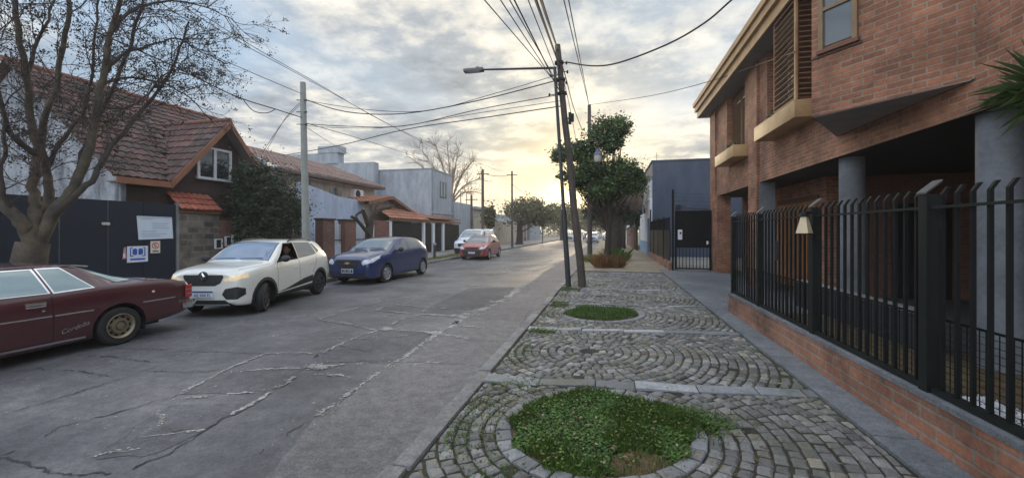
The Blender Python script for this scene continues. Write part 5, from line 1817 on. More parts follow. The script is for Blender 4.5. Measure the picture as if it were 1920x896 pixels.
# ------------------------------------------------- white small crossover with its driver
SK_ = dict(L=3.68, crown=.06, bulge=.018, tum=.95,
           zc=[(0, .85), (.05, .895), (.2, .945), (.6, .995), (.92, 1.02), (1.05, 1.09), (1.66, 1.43), (2.1, 1.472), (2.7, 1.465), (3.25, 1.41), (3.38, 1.36), (3.55, 1.10), (3.62, .95), (3.68, .80)],
           zt=[(0, .77), (.1, .83), (.3, .88), (.8, .93), (1.2, .965), (2.2, 1.0), (3.0, 1.06), (3.4, 1.05), (3.6, .92), (3.68, .74)],
           zb=[(0, .30), (.08, .235), (.4, .215), (1.2, .225), (2.6, .235), (3.3, .27), (3.6, .33), (3.68, .40)],
           w=[(0, .60), (.03, .655), (.10, .70), (.25, .755), (.5, .782), (.9, .79), (2.0, .79), (3.0, .79), (3.4, .775), (3.58, .73), (3.65, .68), (3.68, .62)],
           wr=[(0, .50), (.1, .58), (.3, .64), (.9, .69), (1.1, .69), (1.66, .575), (2.2, .575), (3.1, .565), (3.38, .55), (3.58, .60), (3.68, .52)])
WHT = paint('ivory_paint', (.70, .69, .62), rough=.3, dirt=.10)
PK_ = dict(fl=.24, paint=WHT, glass=GLB, sglass=GLT, rglass=GLS, wr=.295, tw=.175, ra=.355, axles=(.70, 3.02), rim=M['alloy_dark'], style='seven', steer=rad(17), clad=True,
           sill=[[(1.05, .20), (2.66, .20), (2.66, .36), (1.05, .31)], [(1.22, .33), (2.66, .40), (2.64, .56), (2.2, .52)]],
           side=[([(1.14, .985), (1.20, 1.03), (1.62, 1.365), (1.98, 1.385), (1.98, 1.01)], 1), ([(2.04, 1.02), (2.04, 1.385), (2.74, 1.365), (2.86, 1.10), (2.80, 1.08)], 0), ([(2.93, 1.12), (2.80, 1.335), (2.90, 1.32), (3.05, 1.17)], 0)],
           ws=((1.0, .62), (1.62, .50)), rw=((3.56, .52), (3.40, .46)),
           gaps=[[(1.12, .34), (1.10, .9), (1.16, .98)], [(2.01, .40), (2.01, 1.0)], [(2.62, .62), (2.80, .86), (2.86, 1.06)], [(1.11, .34), (2.01, .40), (2.6, .46)]],
           hood=[(.70, .96), (.66, .5), (.56, .16)],
           front=[('headlight', [(.38, .735), (.42, .70), (.62, .715), (.76, .77), (.76, .84), (.60, .835)], M['lens_lit'], True),
                  ('grille', [(-.39, .79), (-.33, .67), (-.22, .615), (.22, .615), (.33, .67), (.39, .79), (.37, .825), (-.37, .825)], M['plastic'], False),
                  ('fog_surround', [(.36, .455), (.44, .36), (.64, .36), (.72, .44), (.72, .56), (.64, .60), (.42, .56)], M['plastic'], True),
                  ('lower_intake', [(-.66, .22), (.66, .22), (.70, .345), (.42, .345), (.34, .40), (-.34, .40), (-.42, .345), (-.70, .345)], M['plastic'], False)],
           rearp=[('tail_light', [(.50, .86), (.72, .84), (.74, 1.06), (.62, 1.10)], M['lens_red'], True)],
           mirror=(.755, 1.22, 1.04), handles=[(.785, 1.76, .80), (.785, 2.5, .84)])
crz = rad(13)
cw = car('small_crossover', 'ivory white small crossover with lit headlamps and its driver window down', SK_, PK_, (0, 0, 0), 0)


def place(root, Lm, cx_, cy_, rz):
    """put the middle of a car of length Lm at (cx, cy)"""
    d = Vector((0, Lm / 2, 0)); d.rotate(Matrix.Rotation(rz, 3, 'Z'))
    root.location = (cx_ - d.x, cy_ - d.y, 0); root.rotation_euler = (0, 0, rz)


# emblem: a dark disc with a silver diamond ring
q = MB().lathe([(.0, -.03), (.085, -.025), (.095, .0), (.085, .02)], (0, .0, .80), 'y', 20)
eb = q.build('emblem_plinth', M['plastic'], cw, smooth=True)
q = MB()
dp = [(0, .085), (.055, 0), (0, -.085), (-.055, 0)]; di = [(0, .042), (.024, 0), (0, -.042), (-.024, 0)]
for k in range(4):
    a, b, c, d = dp[k], dp[(k + 1) % 4], di[(k + 1) % 4], di[k]
    q.add([(a[0], -.034, .80 + a[1]), (b[0], -.034, .80 + b[1]), (c[0], -.046, .80 + c[1]), (d[0], -.046, .80 + d[1]), (a[0], -.028, .80 + a[1]), (b[0], -.028, .80 + b[1]), (c[0], -.028, .80 + c[1]), (d[0], -.028, .80 + d[1])], [(0, 1, 2, 3), (0, 4, 5, 1), (3, 2, 6, 7)])
q.build('emblem', M['chrome'], eb)
plate(cw, -.018, .46, 'new', 'AE 444 EL')
q = MB().box(-.5, -.004, .245, .5, .014, .268); q.build('skid_plate', M['alloy'], cw)
for s in (1, -1):
    q = MB().tube([(s * .55, 1.85, 1.40), (s * .56, 1.95, 1.455), (s * .56, 2.3, 1.47), (s * .555, 2.8, 1.455), (s * .545, 2.95, 1.40)], .018, 8); q.build('roof_rail', M['alloy_dark'], cw, smooth=True)
    q = MB().lathe([(.0, .03), (.045, .03), (.05, .045), (.0, .06)], (s * .60, 0, .49), 'y', 14); q.v = [(x, -y + .13, z) for x, y, z in q.v]; q.build('fog_lamp', M['lens'], cw, smooth=True)
wiper(cw, (.05, .97, 1.075), (.50, 1.02, 1.085)); wiper(cw, (-.5, .98, 1.075), (-.05, .97, 1.085))
q = MB(); q.box(-.70, .9, .42, .70, 3.3, .45); q.box(-.66, 1.05, .75, .66, 1.22, .95)
for s in (-1, 1):
    q.obox((s * .36, 2.12, .52), (.22, 0, 0), (0, .24, .02), (0, 0, .08)); q.obox((s * .36, 2.46, .86), (.21, 0, 0), (0, .06, .0), (0, .08, .32)); q.obox((s * .36, 2.54, 1.22), (.12, 0, 0), (0, .04, 0), (0, .02, .08))
q.obox((0, 2.95, .85), (.6, 0, 0), (0, .06, 0), (0, .1, .35))
q.box(-.52, 1.85, 1.36, .52, 3.1, 1.375); q.box(.69, 1.1, .45, .70, 3.1, .90)
q.build('interior', M['trim_dark'], cw)
q = MB()
for k in range(20):
    a, b = k * math.pi / 10, (k + 1) * math.pi / 10
    q.bar((.37 + .18 * math.cos(a), 1.42 - .06 * math.sin(a), .90 + .17 * math.sin(a)), (.37 + .18 * math.cos(b), 1.42 - .06 * math.sin(b), .90 + .17 * math.sin(b)), .022, .022)
q.build('steering_wheel', M['plastic'], cw)
cw.location = (-7.56, 6.16, 0); cw.rotation_euler = (0, 0, crz)


# the driver: one continuous skinned figure, seated
def skin_figure(name, pts, edges, rads, m, parent=None):
    me = bpy.data.meshes.new(name)
    me.from_pydata(pts, edges, [])
    o = bpy.data.objects.new(name, me); link(o, parent)
    sk = o.modifiers.new('skin', 'SKIN'); sk.use_smooth_shade = True
    for v, r_ in zip(me.skin_vertices[0].data, rads): v.radius = r_ if isinstance(r_, tuple) else (r_, r_)
    me.skin_vertices[0].data[0].use_root = True
    sb_ = o.modifiers.new('sub', 'SUBSURF'); sb_.levels = 1; sb_.render_levels = 1
    dg = bpy.context.evaluated_depsgraph_get()
    me2 = bpy.data.meshes.new_from_object(o.evaluated_get(dg))
    o.modifiers.clear(); o.data = me2
    me2.materials.clear(); me2.materials.append(m)
    return o


drv = thing('person', 'driver in a dark jacket sitting at the wheel behind the open window', 'person', cw.location, crz)
bx, by, bz = .40, 2.12, .57
pts = [(bx, by, bz), (bx, by + .04, bz + .18), (bx, by + .05, bz + .36), (bx, by + .03, bz + .47), (bx, by + .02, bz + .54),      # spine, neck
       (bx - .19, by + .02, bz + .40), (bx - .24, by - .14, bz + .18), (bx - .16, by - .40, bz + .22), (bx - .13, by - .52, bz + .28),   # right side arm
       (bx + .19, by + .02, bz + .40), (bx + .24, by - .14, bz + .18), (bx + .16, by - .40, bz + .22), (bx + .13, by - .52, bz + .28),
       (bx - .10, by - .06, bz - .02), (bx - .12, by - .46, bz + .03), (bx - .12, by - .62, bz - .22),
       (bx + .10, by - .06, bz - .02), (bx + .12, by - .46, bz + .03), (bx + .12, by - .62, bz - .22)]
ed = [(0, 1), (1, 2), (2, 3), (3, 4), (2, 5), (5, 6), (6, 7), (7, 8), (2, 9), (9, 10), (10, 11), (11, 12), (0, 13), (13, 14), (14, 15), (0, 16), (16, 17), (17, 18)]
rr_ = [(.16, .12), (.15, .11), (.17, .11), .065, .055, .075, .055, .042, .035, .075, .055, .042, .035, .085, .065, .05, .085, .065, .05]
jk = skin_figure('body', pts, ed, rr_, M['cloth'], drv)
hd = MB(); hc = Vector((bx, by - .01, bz + .655))
vs, fs = [], []
n_, k_ = 20, 16
for i in range(k_ + 1):
    t = math.pi * i / k_
    for j in range(n_):
        a = 2 * math.pi * j / n_
        x, y, z = math.sin(t) * math.cos(a), math.sin(t) * math.sin(a), math.cos(t)
        w_ = .076 * (1 - .22 * max(0, -z)); d_f = .098
        p = Vector((x * w_, y * d_f, z * .118))
        if y < -.5:
            if -.35 < z < .12 and abs(x) < .22: p.y -= .022 * (1 - abs(x) / .22) * (1 - max(0, z) / .12)      # nose
            if .05 < z < .28 and .22 < abs(x) < .6: p.y += .010                                                # eye sockets
            if -.62 < z < -.48 and abs(x) < .45: p.y += .006                                                   # mouth
            if z < -.78: p.y -= .010
        vs.append(hc + p)
fs = [(i * n_ + j, (i + 1) * n_ + j, (i + 1) * n_ + (j + 1) % n_, i * n_ + (j + 1) % n_) for i in range(k_) for j in range(n_)]
hd.add(vs, fs)
for s in (-1, 1): hd.ell(hc + Vector((s * .076, .01, -.01)), (.012, .025, .035), 8, 6)
head = hd.build('head', M['skin'], drv, smooth=True)
hr = MB(); hr.ell(hc + Vector((0, .018, .03)), (.084, .098, .105), 16, 10)
hr.v = [(x, y, z) for x, y, z in hr.v]
hr.f = [f for f in hr.f if not (sum(hr.v[i][1] for i in f) / 4 < hc.y - .035 and sum(hr.v[i][2] for i in f) / 4 < hc.z + .075)]
hr.m = hr.m[:len(hr.f)]; hr.c = hr.c[:len(hr.f)]
hr.build('hair', M['hair'], head, smooth=True)
ey = MB()
for s in (-1, 1): ey.ell(hc + Vector((s * .03, -.086, .018)), (.011, .008, .007), 8, 6)
ey.build('eyes', M['ink'], head, smooth=True)
hn = MB()
for s in (-1, 1):
    c = Vector((bx + s * .13, by - .55, bz + .30))
    hn.ell(c, (.035, .045, .022), 10, 8)
    for k in range(4):
        o_ = c + Vector((s * (-.024 + .016 * k), -.03, .006))
        hn.tube([o_, o_ + Vector((0, -.035, .012)), o_ + Vector((0, -.045, -.016)), o_ + Vector((0, -.028, -.034))], [.0095, .009, .0085, .007], 6)
    o_ = c + Vector((-s * .034, -.01, .004)); hn.tube([o_, o_ + Vector((-s * .02, -.03, .004)), o_ + Vector((-s * .012, -.05, .0))], [.011, .010, .008], 6)
hn.build('hands', M['skin'], jk, smooth=True)

# ------------------------------------------------- dark blue hatchback
SA = dict(L=4.0, crown=.06, bulge=.02, tum=.95,
          zc=[(0, .78), (.05, .84), (.2, .90), (.6, .98), (1.02, 1.05), (1.15, 1.11), (1.85, 1.42), (2.3, 1.468), (2.9, 1.455), (3.45, 1.39), (3.62, 1.33), (3.86, 1.02), (3.95, .88), (4.0, .74)],
          zt=[(0, .68), (.1, .76), (.35, .85), (.9, .93), (1.4, .965), (2.4, .99), (3.3, 1.05), (3.7, 1.02), (3.9, .86), (4.0, .68)],
          zb=[(0, .26), (.08, .205), (.4, .19), (1.2, .20), (2.8, .21), (3.6, .25), (3.9, .32), (4.0, .40)],
          w=[(0, .62), (.03, .68), (.10, .735), (.25, .79), (.5, .825), (.9, .84), (2.0, .84), (3.2, .84), (3.7, .81), (3.9, .75), (3.97, .70), (4.0, .64)],
          wr=[(0, .52), (.1, .60), (.3, .67), (1.0, .735), (1.2, .73), (1.85, .60), (2.4, .60), (3.4, .58), (3.62, .57), (3.88, .62), (4.0, .54)])
BLU = paint('dark_blue_paint', (.011, .027, .10), rough=.28, dirt=.15)
PA = dict(paint=BLU, glass=GL, sglass=GLT, rglass=GLS, wr=.30, tw=.185, ra=.355, axles=(.84, 3.36), rim=M['alloy'], style='seven', steer=rad(-3),
          side=[([(1.46, .985), (1.52, 1.02), (1.90, 1.345), (2.28, 1.38), (2.28, 1.01)], 0), ([(2.35, 1.015), (2.35, 1.38), (2.95, 1.37), (3.08, 1.07), (3.02, 1.055)], 0), ([(3.13, 1.08), (3.02, 1.36), (3.22, 1.32), (3.42, 1.16), (3.38, 1.11)], 0)],
          ws=((1.10, .67), (1.82, .535)), rw=((3.86, .54), (3.66, .48)),
          gaps=[[(1.36, .26), (1.34, .88), (1.42, .97)], [(2.31, .26), (2.31, 1.0)], [(2.94, .58), (3.10, .82), (3.14, 1.05)], [(1.36, .25), (2.31, .25), (2.98, .30)]],
          hood=[(.76, 1.05), (.72, .55), (.58, .14)],
          front=[('headlight', [(.46, .70), (.52, .62), (.76, .70), (.83, .90), (.76, .93), (.60, .84)], M['lens'], True),
                 ('grille', [(-.42, .76), (-.36, .68), (.36, .68), (.42, .76), (.40, .79), (-.40, .79)], M['plastic'], False),
                 ('lower_grille', [(-.38, .64), (-.28, .52), (.28, .52), (.38, .64)], M['plastic'], False),
                 ('lower_intake', [(-.52, .23), (.52, .23), (.56, .33), (-.56, .33)], M['plastic'], False),
                 ('fog_surround', [(.50, .32), (.66, .34), (.68, .44), (.52, .42)], M['plastic'], True)],
          rearp=[('tail_light', [(.56, .84), (.76, .82), (.78, 1.08), (.62, 1.12)], M['lens_red'], True)],
          mirror=(.80, 1.52, 1.03), handles=[(.835, 2.05, .86), (.835, 2.82, .88)])
ca = car('blue_hatchback', 'dark blue five door hatchback with silver wheels parked at the left kerb', SA, PA, (0, 0, 0), 0)
place(ca, 4.0, -7.84, 12.95, rad(0)); ca.scale = (1.02, 1.03, 1.0)
q = MB().prism([(-.09, .665), (-.045, .665), (-.035, .645), (.035, .645), (.045, .665), (.09, .665), (.08, .69), (.045, .69), (.035, .71), (-.035, .71), (-.045, .69), (-.08, .69)], -.035, -.012, 'y')
q.build('emblem', mat('gold_emblem', (.65, .55, .30), .3, .8, var=.1), ca)
plate(ca, -.018, .44, 'old', 'JVL 628')
wiper(ca, (.06, 1.06, 1.095), (.55, 1.12, 1.11)); wiper(ca, (-.55, 1.12, 1.105), (-.06, 1.06, 1.105))
q = MB().tube([(0, 3.25, 1.42), (0, 3.45, 1.60)], .006, 5); q.build('antenna', M['plastic'], ca)

# ------------------------------------------------- red hatchback saloon and the white van behind it
SR = dict(SA); SR.update(L=4.05,
          zc=[(0, .72), (.05, .79), (.2, .86), (.6, .94), (1.05, 1.0), (1.18, 1.06), (1.95, 1.40), (2.35, 1.45), (2.9, 1.44), (3.3, 1.36), (3.7, 1.08), (3.9, 1.02), (4.0, .95), (4.05, .74)],
          zt=[(0, .64), (.1, .72), (.35, .82), (.9, .90), (1.4, .93), (2.4, .96), (3.3, 1.0), (3.7, .98), (3.95, .90), (4.05, .66)],
          zb=[(0, .26), (.08, .205), (.4, .19), (1.2, .20), (2.8, .21), (3.6, .25), (3.95, .32), (4.05, .40)],
          w=[(0, .62), (.03, .68), (.10, .735), (.25, .79), (.5, .825), (.9, .84), (2.0, .84), (3.2, .84), (3.7, .81), (3.95, .75), (4.02, .70), (4.05, .64)],
          wr=[(0, .52), (.1, .60), (.3, .67), (1.0, .735), (1.2, .73), (1.95, .60), (2.4, .60), (3.2, .58), (3.6, .60), (3.9, .64), (4.05, .56)])
RED = paint('red_paint', (.29, .043, .034), rough=.28)
PR = dict(PA); PR.update(paint=RED, glass=GL, rim=M['alloy'], steer=0.,
          rw=((3.68, .54), (3.34, .48)),
          side=[([(1.50, .955), (1.56, .99), (1.98, 1.325), (2.32, 1.36), (2.32, .98)], 0), ([(2.39, .985), (2.39, 1.36), (2.95, 1.34), (3.22, 1.06), (3.18, 1.02)], 0)],
          front=[('headlight', [(.42, .66), (.50, .60), (.76, .66), (.83, .84), (.74, .86), (.56, .76)], M['lens'], True),
                 ('grille', [(-.42, .70), (-.36, .63), (.36, .63), (.42, .70), (.40, .73), (-.40, .73)], M['plastic'], False),
                 ('lower_grille', [(-.58, .58), (-.50, .28), (.50, .28), (.58, .58)], M['plastic'], False)],
          rearp=[('tail_light', [(.50, .80), (.76, .78), (.78, .98), (.56, 1.0)], M['lens_red'], True)])
cr_ = car('red_saloon', 'red saloon car parked at the left kerb in front of the white van', SR, PR, (0, 0, 0), 0)
place(cr_, 4.05, -7.72, 24.0, rad(1.5))
plate(cr_, -.018, .44, 'new', 'AD 417 KR')

SV = dict(L=4.6, crown=.05, bulge=.02, tum=.96,
          zc=[(0, .86), (.05, .93), (.2, 1.0), (.7, 1.10), (.95, 1.16), (1.1, 1.24), (1.85, 1.72), (2.2, 1.80), (3.0, 1.83), (4.3, 1.80), (4.48, 1.76), (4.56, 1.2), (4.6, .8)],
          zt=[(0, .76), (.1, .84), (.35, .94), (.9, 1.04), (1.4, 1.08), (2.4, 1.10), (4.2, 1.12), (4.5, 1.10), (4.6, .74)],
          zb=[(0, .30), (.08, .24), (.4, .22), (1.2, .23), (2.8, .23), (4.0, .26), (4.5, .32), (4.6, .40)],
          w=[(0, .66), (.03, .72), (.10, .78), (.25, .84), (.5, .88), (.9, .90), (2.0, .90), (4.0, .90), (4.4, .89), (4.56, .85), (4.6, .80)],
          wr=[(0, .56), (.1, .64), (.3, .72), (1.0, .80), (1.2, .80), (1.85, .70), (2.4, .70), (4.0, .70), (4.45, .69), (4.6, .66)])
PV = dict(paint=paint('white_van_paint', (.66, .68, .72), rough=.35), glass=GL, sglass=GLS, wr=.31, tw=.19, ra=.37, axles=(.85, 3.62), rim=M['alloy'], style='five', cat='van',
          side=[([(1.32, 1.10), (1.40, 1.16), (1.86, 1.60), (2.25, 1.64), (2.25, 1.13)], 0)],
          ws=((1.06, .72), (1.80, .60)), rw=((4.55, .5), (4.50, .48)),
          gaps=[[(1.28, .28), (1.26, .98), (1.34, 1.08)], [(2.30, .28), (2.30, 1.12)], [(3.25, .28), (3.25, 1.6)], [(1.28, .28), (3.2, .28)]],
          hood=[(.80, 1.0), (.74, .5), (.60, .15)],
          front=[('headlight', [(.50, .78), (.56, .70), (.80, .76), (.88, .96), (.78, .98), (.62, .88)], M['lens'], True),
                 ('grille', [(-.48, .82), (-.44, .60), (.44, .60), (.48, .82)], M['plastic'], False),
                 ('bumper', [(-.80, .26), (.80, .26), (.84, .52), (-.84, .52)], M['plastic'], False)],
          mirror=(.87, 1.40, 1.16), handles=[(.90, 2.05, .95)])
cv_ = car('white_van', 'white panel van with a black grille parked on the pavement behind the red saloon', SV, PV, (0, 0, 0), 0)
place(cv_, 4.6, -9.48, 28.0, rad(0))
plate(cv_, -.018, .46, 'old', 'KPS 350')

# ------------------------------------------------- maroon coupe (its front half is beyond the frame)
SM = dict(L=5.0, cr=[(0, .03), (3.3, .035), (3.55, .05), (3.75, .12), (3.97, .15), (4.15, .09), (4.4, .03), (5, .03)], bulge=.012, tum=.955,
          zc=[(0, .76), (.05, .80), (.3, .84), (1.3, .90), (1.75, .92), (1.85, .95), (2.40, 1.19), (2.65, 1.225), (3.2, 1.23), (3.50, 1.215), (3.60, 1.19), (4.36, .915), (4.5, .895), (4.8, .865), (4.93, .835), (4.98, .78), (5.0, .70)],
          zt=[(0, .70), (.1, .74), (.5, .78), (1.5, .83), (2.5, .83), (3.2, .845), (3.8, .875), (4.35, .87), (4.8, .83), (4.95, .79), (5.0, .66)],
          zb=[(0, .32), (.08, .26), (.5, .20), (1.2, .15), (2.8, .145), (3.6, .16), (4.3, .22), (4.85, .29), (5.0, .36)],
          w=[(0, .80), (.04, .84), (.2, .87), (.6, .885), (2.0, .89), (3.4, .885), (3.95, .90), (4.4, .885), (4.85, .855), (4.95, .83), (5.0, .79)],
          wr=[(0, .72), (.2, .77), (1.0, .79), (1.8, .79), (2.45, .62), (3.0, .62), (3.55, .625), (3.97, .74), (4.30, .77), (4.7, .76), (5.0, .70)])
MAR = paint('maroon_paint', (.058, .011, .015), rough=.36, dirt=.25)
PM = dict(paint=MAR, glass=GL, sglass=carglass('pale_side_glass', (.20, .29, .30), 1.9), rglass=carglass('pale_rear_glass', (.25, .34, .35), 2.2), wr=.275, tw=.19, ra=.335, axles=(1.0, 3.93), rim=M['rim_gold'], style='steel', trimk=3,  # side glass: light showing through is put into its pale colour
          side=[([(2.30, .865), (2.58, 1.165), (3.08, 1.168), (3.16, .868)], 0), ([(3.22, .87), (3.14, 1.168), (3.36, 1.165), (3.62, .885)], 0)],
          ws=((1.84, .70), (2.36, .56)), rw=((4.34, .56), (4.14, .69), (3.95, .72), (3.62, .59), (3.58, .50)),
          gaps=[[(3.19, .24), (3.18, .82)], [(1.75, .24), (1.74, .8)], [(1.75, .235), (3.19, .235)]],
          chrome=[([(1.9, .575), (3.17, .568)], .018), ([(3.21, .568), (3.60, .568)], .018), ([(4.22, .575), (4.70, .58)], .018), ([(1.4, .205), (3.52, .212)], .028)],
          rearp=[('tail_light', [(.50, .56), (.80, .56), (.82, .745), (.50, .745)], M['lens_red'], True)],
          sidep=[('marker_lamp', [(4.34, .705), (4.38, .705), (4.38, .735), (4.34, .735)], M['lens'])])
cm_ = car('maroon_coupe', 'old maroon two door coupe with dull gold wheels parked at the left edge', SM, PM, (0, 0, 0), 0)
place(cm_, 5.0, -7.90, 3.04, rad(-.6))
# chrome bumper, handle, script, lamp bezels
q = MB(); q.prism([(-.84, 4.80), (-.905, 4.80), (-.905, 4.96), (-.84, 5.07), (.84, 5.07), (.905, 4.96), (.905, 4.80), (.84, 4.80), (.80, 4.98), (-.80, 4.98)], .37, .50, 'z')
q.build('rear_bumper', M['chrome'], cm_, bevel=.012, smooth=True)
for s in (1, -1):
    q = MB(); q.prism([(s * .845, 4.90), (s * .872, 4.86), (s * .872, 4.90), (s * .855, 4.985), (s * .80, 5.012), (s * .80, 5.0)], .545, .75, 'z'); q.build('tail_light', M['lens_red'], cm_)
    for k in range(2): q = MB(); q.prism([(s * .85, 4.90), (s * .876, 4.86), (s * .876, 4.90), (s * .859, 4.988), (s * .80, 5.016), (s * .80, 5.005)], .60 + k * .075, .612 + k * .075, 'z'); q.build('lamp_trim', M['chrome'], cm_)
q = MB(); q.box(-.8, -.10, .38, .8, -.02, .50); q.build('front_bumper', M['chrome'], cm_, bevel=.02, smooth=True)
q = MB().box(.868, 2.93, .735, .894, 3.12, .765); q.box(.868, 2.93, .70, .885, 3.12, .735); q.build('door_handle', M['chrome'], cm_, bevel=.006, smooth=True)
q = MB().lathe([(.0, .015), (.016, .012), (.016, 0)], (.878, 3.09, .655), 'x', 12); q.build('door_lock', M['chrome'], cm_)
text('script', 'Cordoba', .085, M['chrome'], cm_, (.8885, 3.40, .37), (rad(90), rad(-13), rad(90)), shear=.45, ex=.002)
q = MB()
for s in (1, -1):
    for k in range(3): q.box(s * .50, 4.992, .60 + k * .055, s * .79, 5.004, .606 + k * .055)
q.build('lamp_trim', M['chrome'], cm_)
q = MB()      # bright rocker of the roof gutter and rear glass surround
for s in (1, -1):
    q.tube([(s * .60, 2.45, 1.185), (s * .625, 2.7, 1.2), (s * .625, 3.5, 1.19), (s * .625, 3.68, 1.165)], .009, 6)
q.build('bright_trim', M['chrome'], cm_)
MB().box(-.2, 5.004, .55, .2, 5.016, .66).build('number_plate', M['ink'], cm_)

# ------------------------------------------------- cars far down the road
def recolor(root, old, new):
    for o in root.children:
        for i, sl_ in enumerate(o.material_slots):
            if sl_.material == old:
                sl_.link = 'OBJECT'; sl_.material = new


fc = [(-6.6, 70., 'r', (.62, .63, .64), 'white car in the far distance left of the leaning poles'),
      (-4.4, 84., 'b', (.30, .31, .33), 'grey car far away just right of the dark lamp pole'),
      (-3.0, 84., 'b', (.66, .66, .66), 'white car far down the road between the two leaning poles and the tree'),
      (-2.75, 92., 'b', (.50, .53, .55), 'silver car far away behind the other distant white car'),
      (-2.4, 60., 'b', (.42, .45, .50), 'pale grey car coming nearer beside the pavement trees'),
      (-.2, 70., 'b', (.58, .60, .62), 'white car glimpsed right of the tree trunks')]
for k, (x_, y_, base, col, lab) in enumerate(fc):
    src, old, Lm = (cr_, RED, 4.05) if base == 'r' else (ca, BLU, 4.0)
    c = copy_tree(src)
    c.name = 'distant_car'
    tag(c, lab, 'car', 'cars far down the road')
    place(c, Lm, x_, y_, 0 if k != 5 else .1)
    recolor(c, old, paint('distant_paint', col))
# ================================================================== TREES, POLES, CABLES
def branchlet(mb, p, d, L, r, n=4, wob=.18, sides=5, up=.0, end=.45):
    """one wavering tapered shoot; returns its points"""
    pts = [Vector(p)]; d = Vector(d).normalized()
    for k in range(n):
        d = (d + Vector((R.gauss(0, wob), R.gauss(0, wob), R.gauss(0, wob) + up))).normalized()
        pts.append(pts[-1] + d * (L / n))
    rs = [r * (1 - (1 - end) * k / n) for k in range(n + 1)]
    mb.tube(pts, rs, sides, cap=False)
    return pts, d


def along(pts, t):
    k = t * (len(pts) - 1); i = min(int(k), len(pts) - 2)
    return pts[i].lerp(pts[i + 1], k - i), (pts[i + 1] - pts[i]).normalized()


def smooth_path(P, sub=4):
    return [Vector(q) for q in catmull([tuple(p) for p in P], sub)]


def rdir(d, ang):
    """d turned by about ang in a random direction"""
    d = Vector(d).normalized(); o = d.orthogonal().normalized(); o.rotate(Matrix.Rotation(R.uniform(0, 6.283), 3, d))
    return (d * math.cos(ang) + o * math.sin(ang)).normalized()


def leafcloud(mb, c, ext, n, size, cols, dense=.55, lit=None):
    """many small leaves in a cloud of clumps"""
    c = Vector(c)
    nl_ = int(n * .22); n -= nl_
    for _ in range(nl_):
        q = Vector((R.gauss(0, .55), R.gauss(0, .55), R.gauss(0, .55)))
        p = c + Vector((q.x * ext[0], q.y * ext[1], q.z * ext[2]))
        a = Vector((R.gauss(0, 1), R.gauss(0, 1), R.gauss(0, .7))).normalized(); b = a.orthogonal(); b.rotate(Matrix.Rotation(R.uniform(0, 6.28), 3, a))
        s = size * R.uniform(.6, 1.3); k = R.uniform(.6, 1.4); cl_ = R.choice(cols)
        mb.add([p - a * s, p + b * s * .42, p + a * s, p - b * s * .42], [(0, 1, 2, 3)], 0, tuple(v * k for v in cl_))
    ncl = max(4, n // 22)
    for _ in range(ncl):
        while True:
            q = Vector((R.uniform(-1, 1), R.uniform(-1, 1), R.uniform(-1, 1)))
            if .2 < q.length < 1.0: break
        q *= (1.0 if R.random() < .7 else R.uniform(1.0, 1.32))
        cc = c + Vector((q.x * ext[0], q.y * ext[1], q.z * ext[2]))
        k0 = R.uniform(.55, 1.35); col0 = R.choice(cols)
        cr = R.uniform(.09, .19) * (ext[0] + ext[1] + ext[2]) / 3 * dense * 2
        for _ in range(n // ncl):
            p = cc + Vector((R.gauss(0, .5), R.gauss(0, .5), R.gauss(0, .38))) * cr
            a = Vector((R.gauss(0, 1), R.gauss(0, 1), R.gauss(0, .7))).normalized(); b = a.orthogonal(); b.rotate(Matrix.Rotation(R.uniform(0, 6.28), 3, a))
            s = size * R.uniform(.6, 1.4); k = k0 * R.uniform(.75, 1.25)
            mb.add([p - a * s, p + b * s * .42, p + a * s, p - b * s * .42], [(0, 1, 2, 3)], 0, tuple(v * k for v in col0))


# ---- the big bare tree on the left pavement
bt = thing('bare_tree', 'large bare many stemmed tree with dark seed heads behind the maroon coupe', 'tree', (-9.7, 4.75, SW))
trunk, limbs, twigs, seeds = MB(), MB(), MB(), MB()


def bp_(px, py, x=-9.7): return AX(px, py, x)


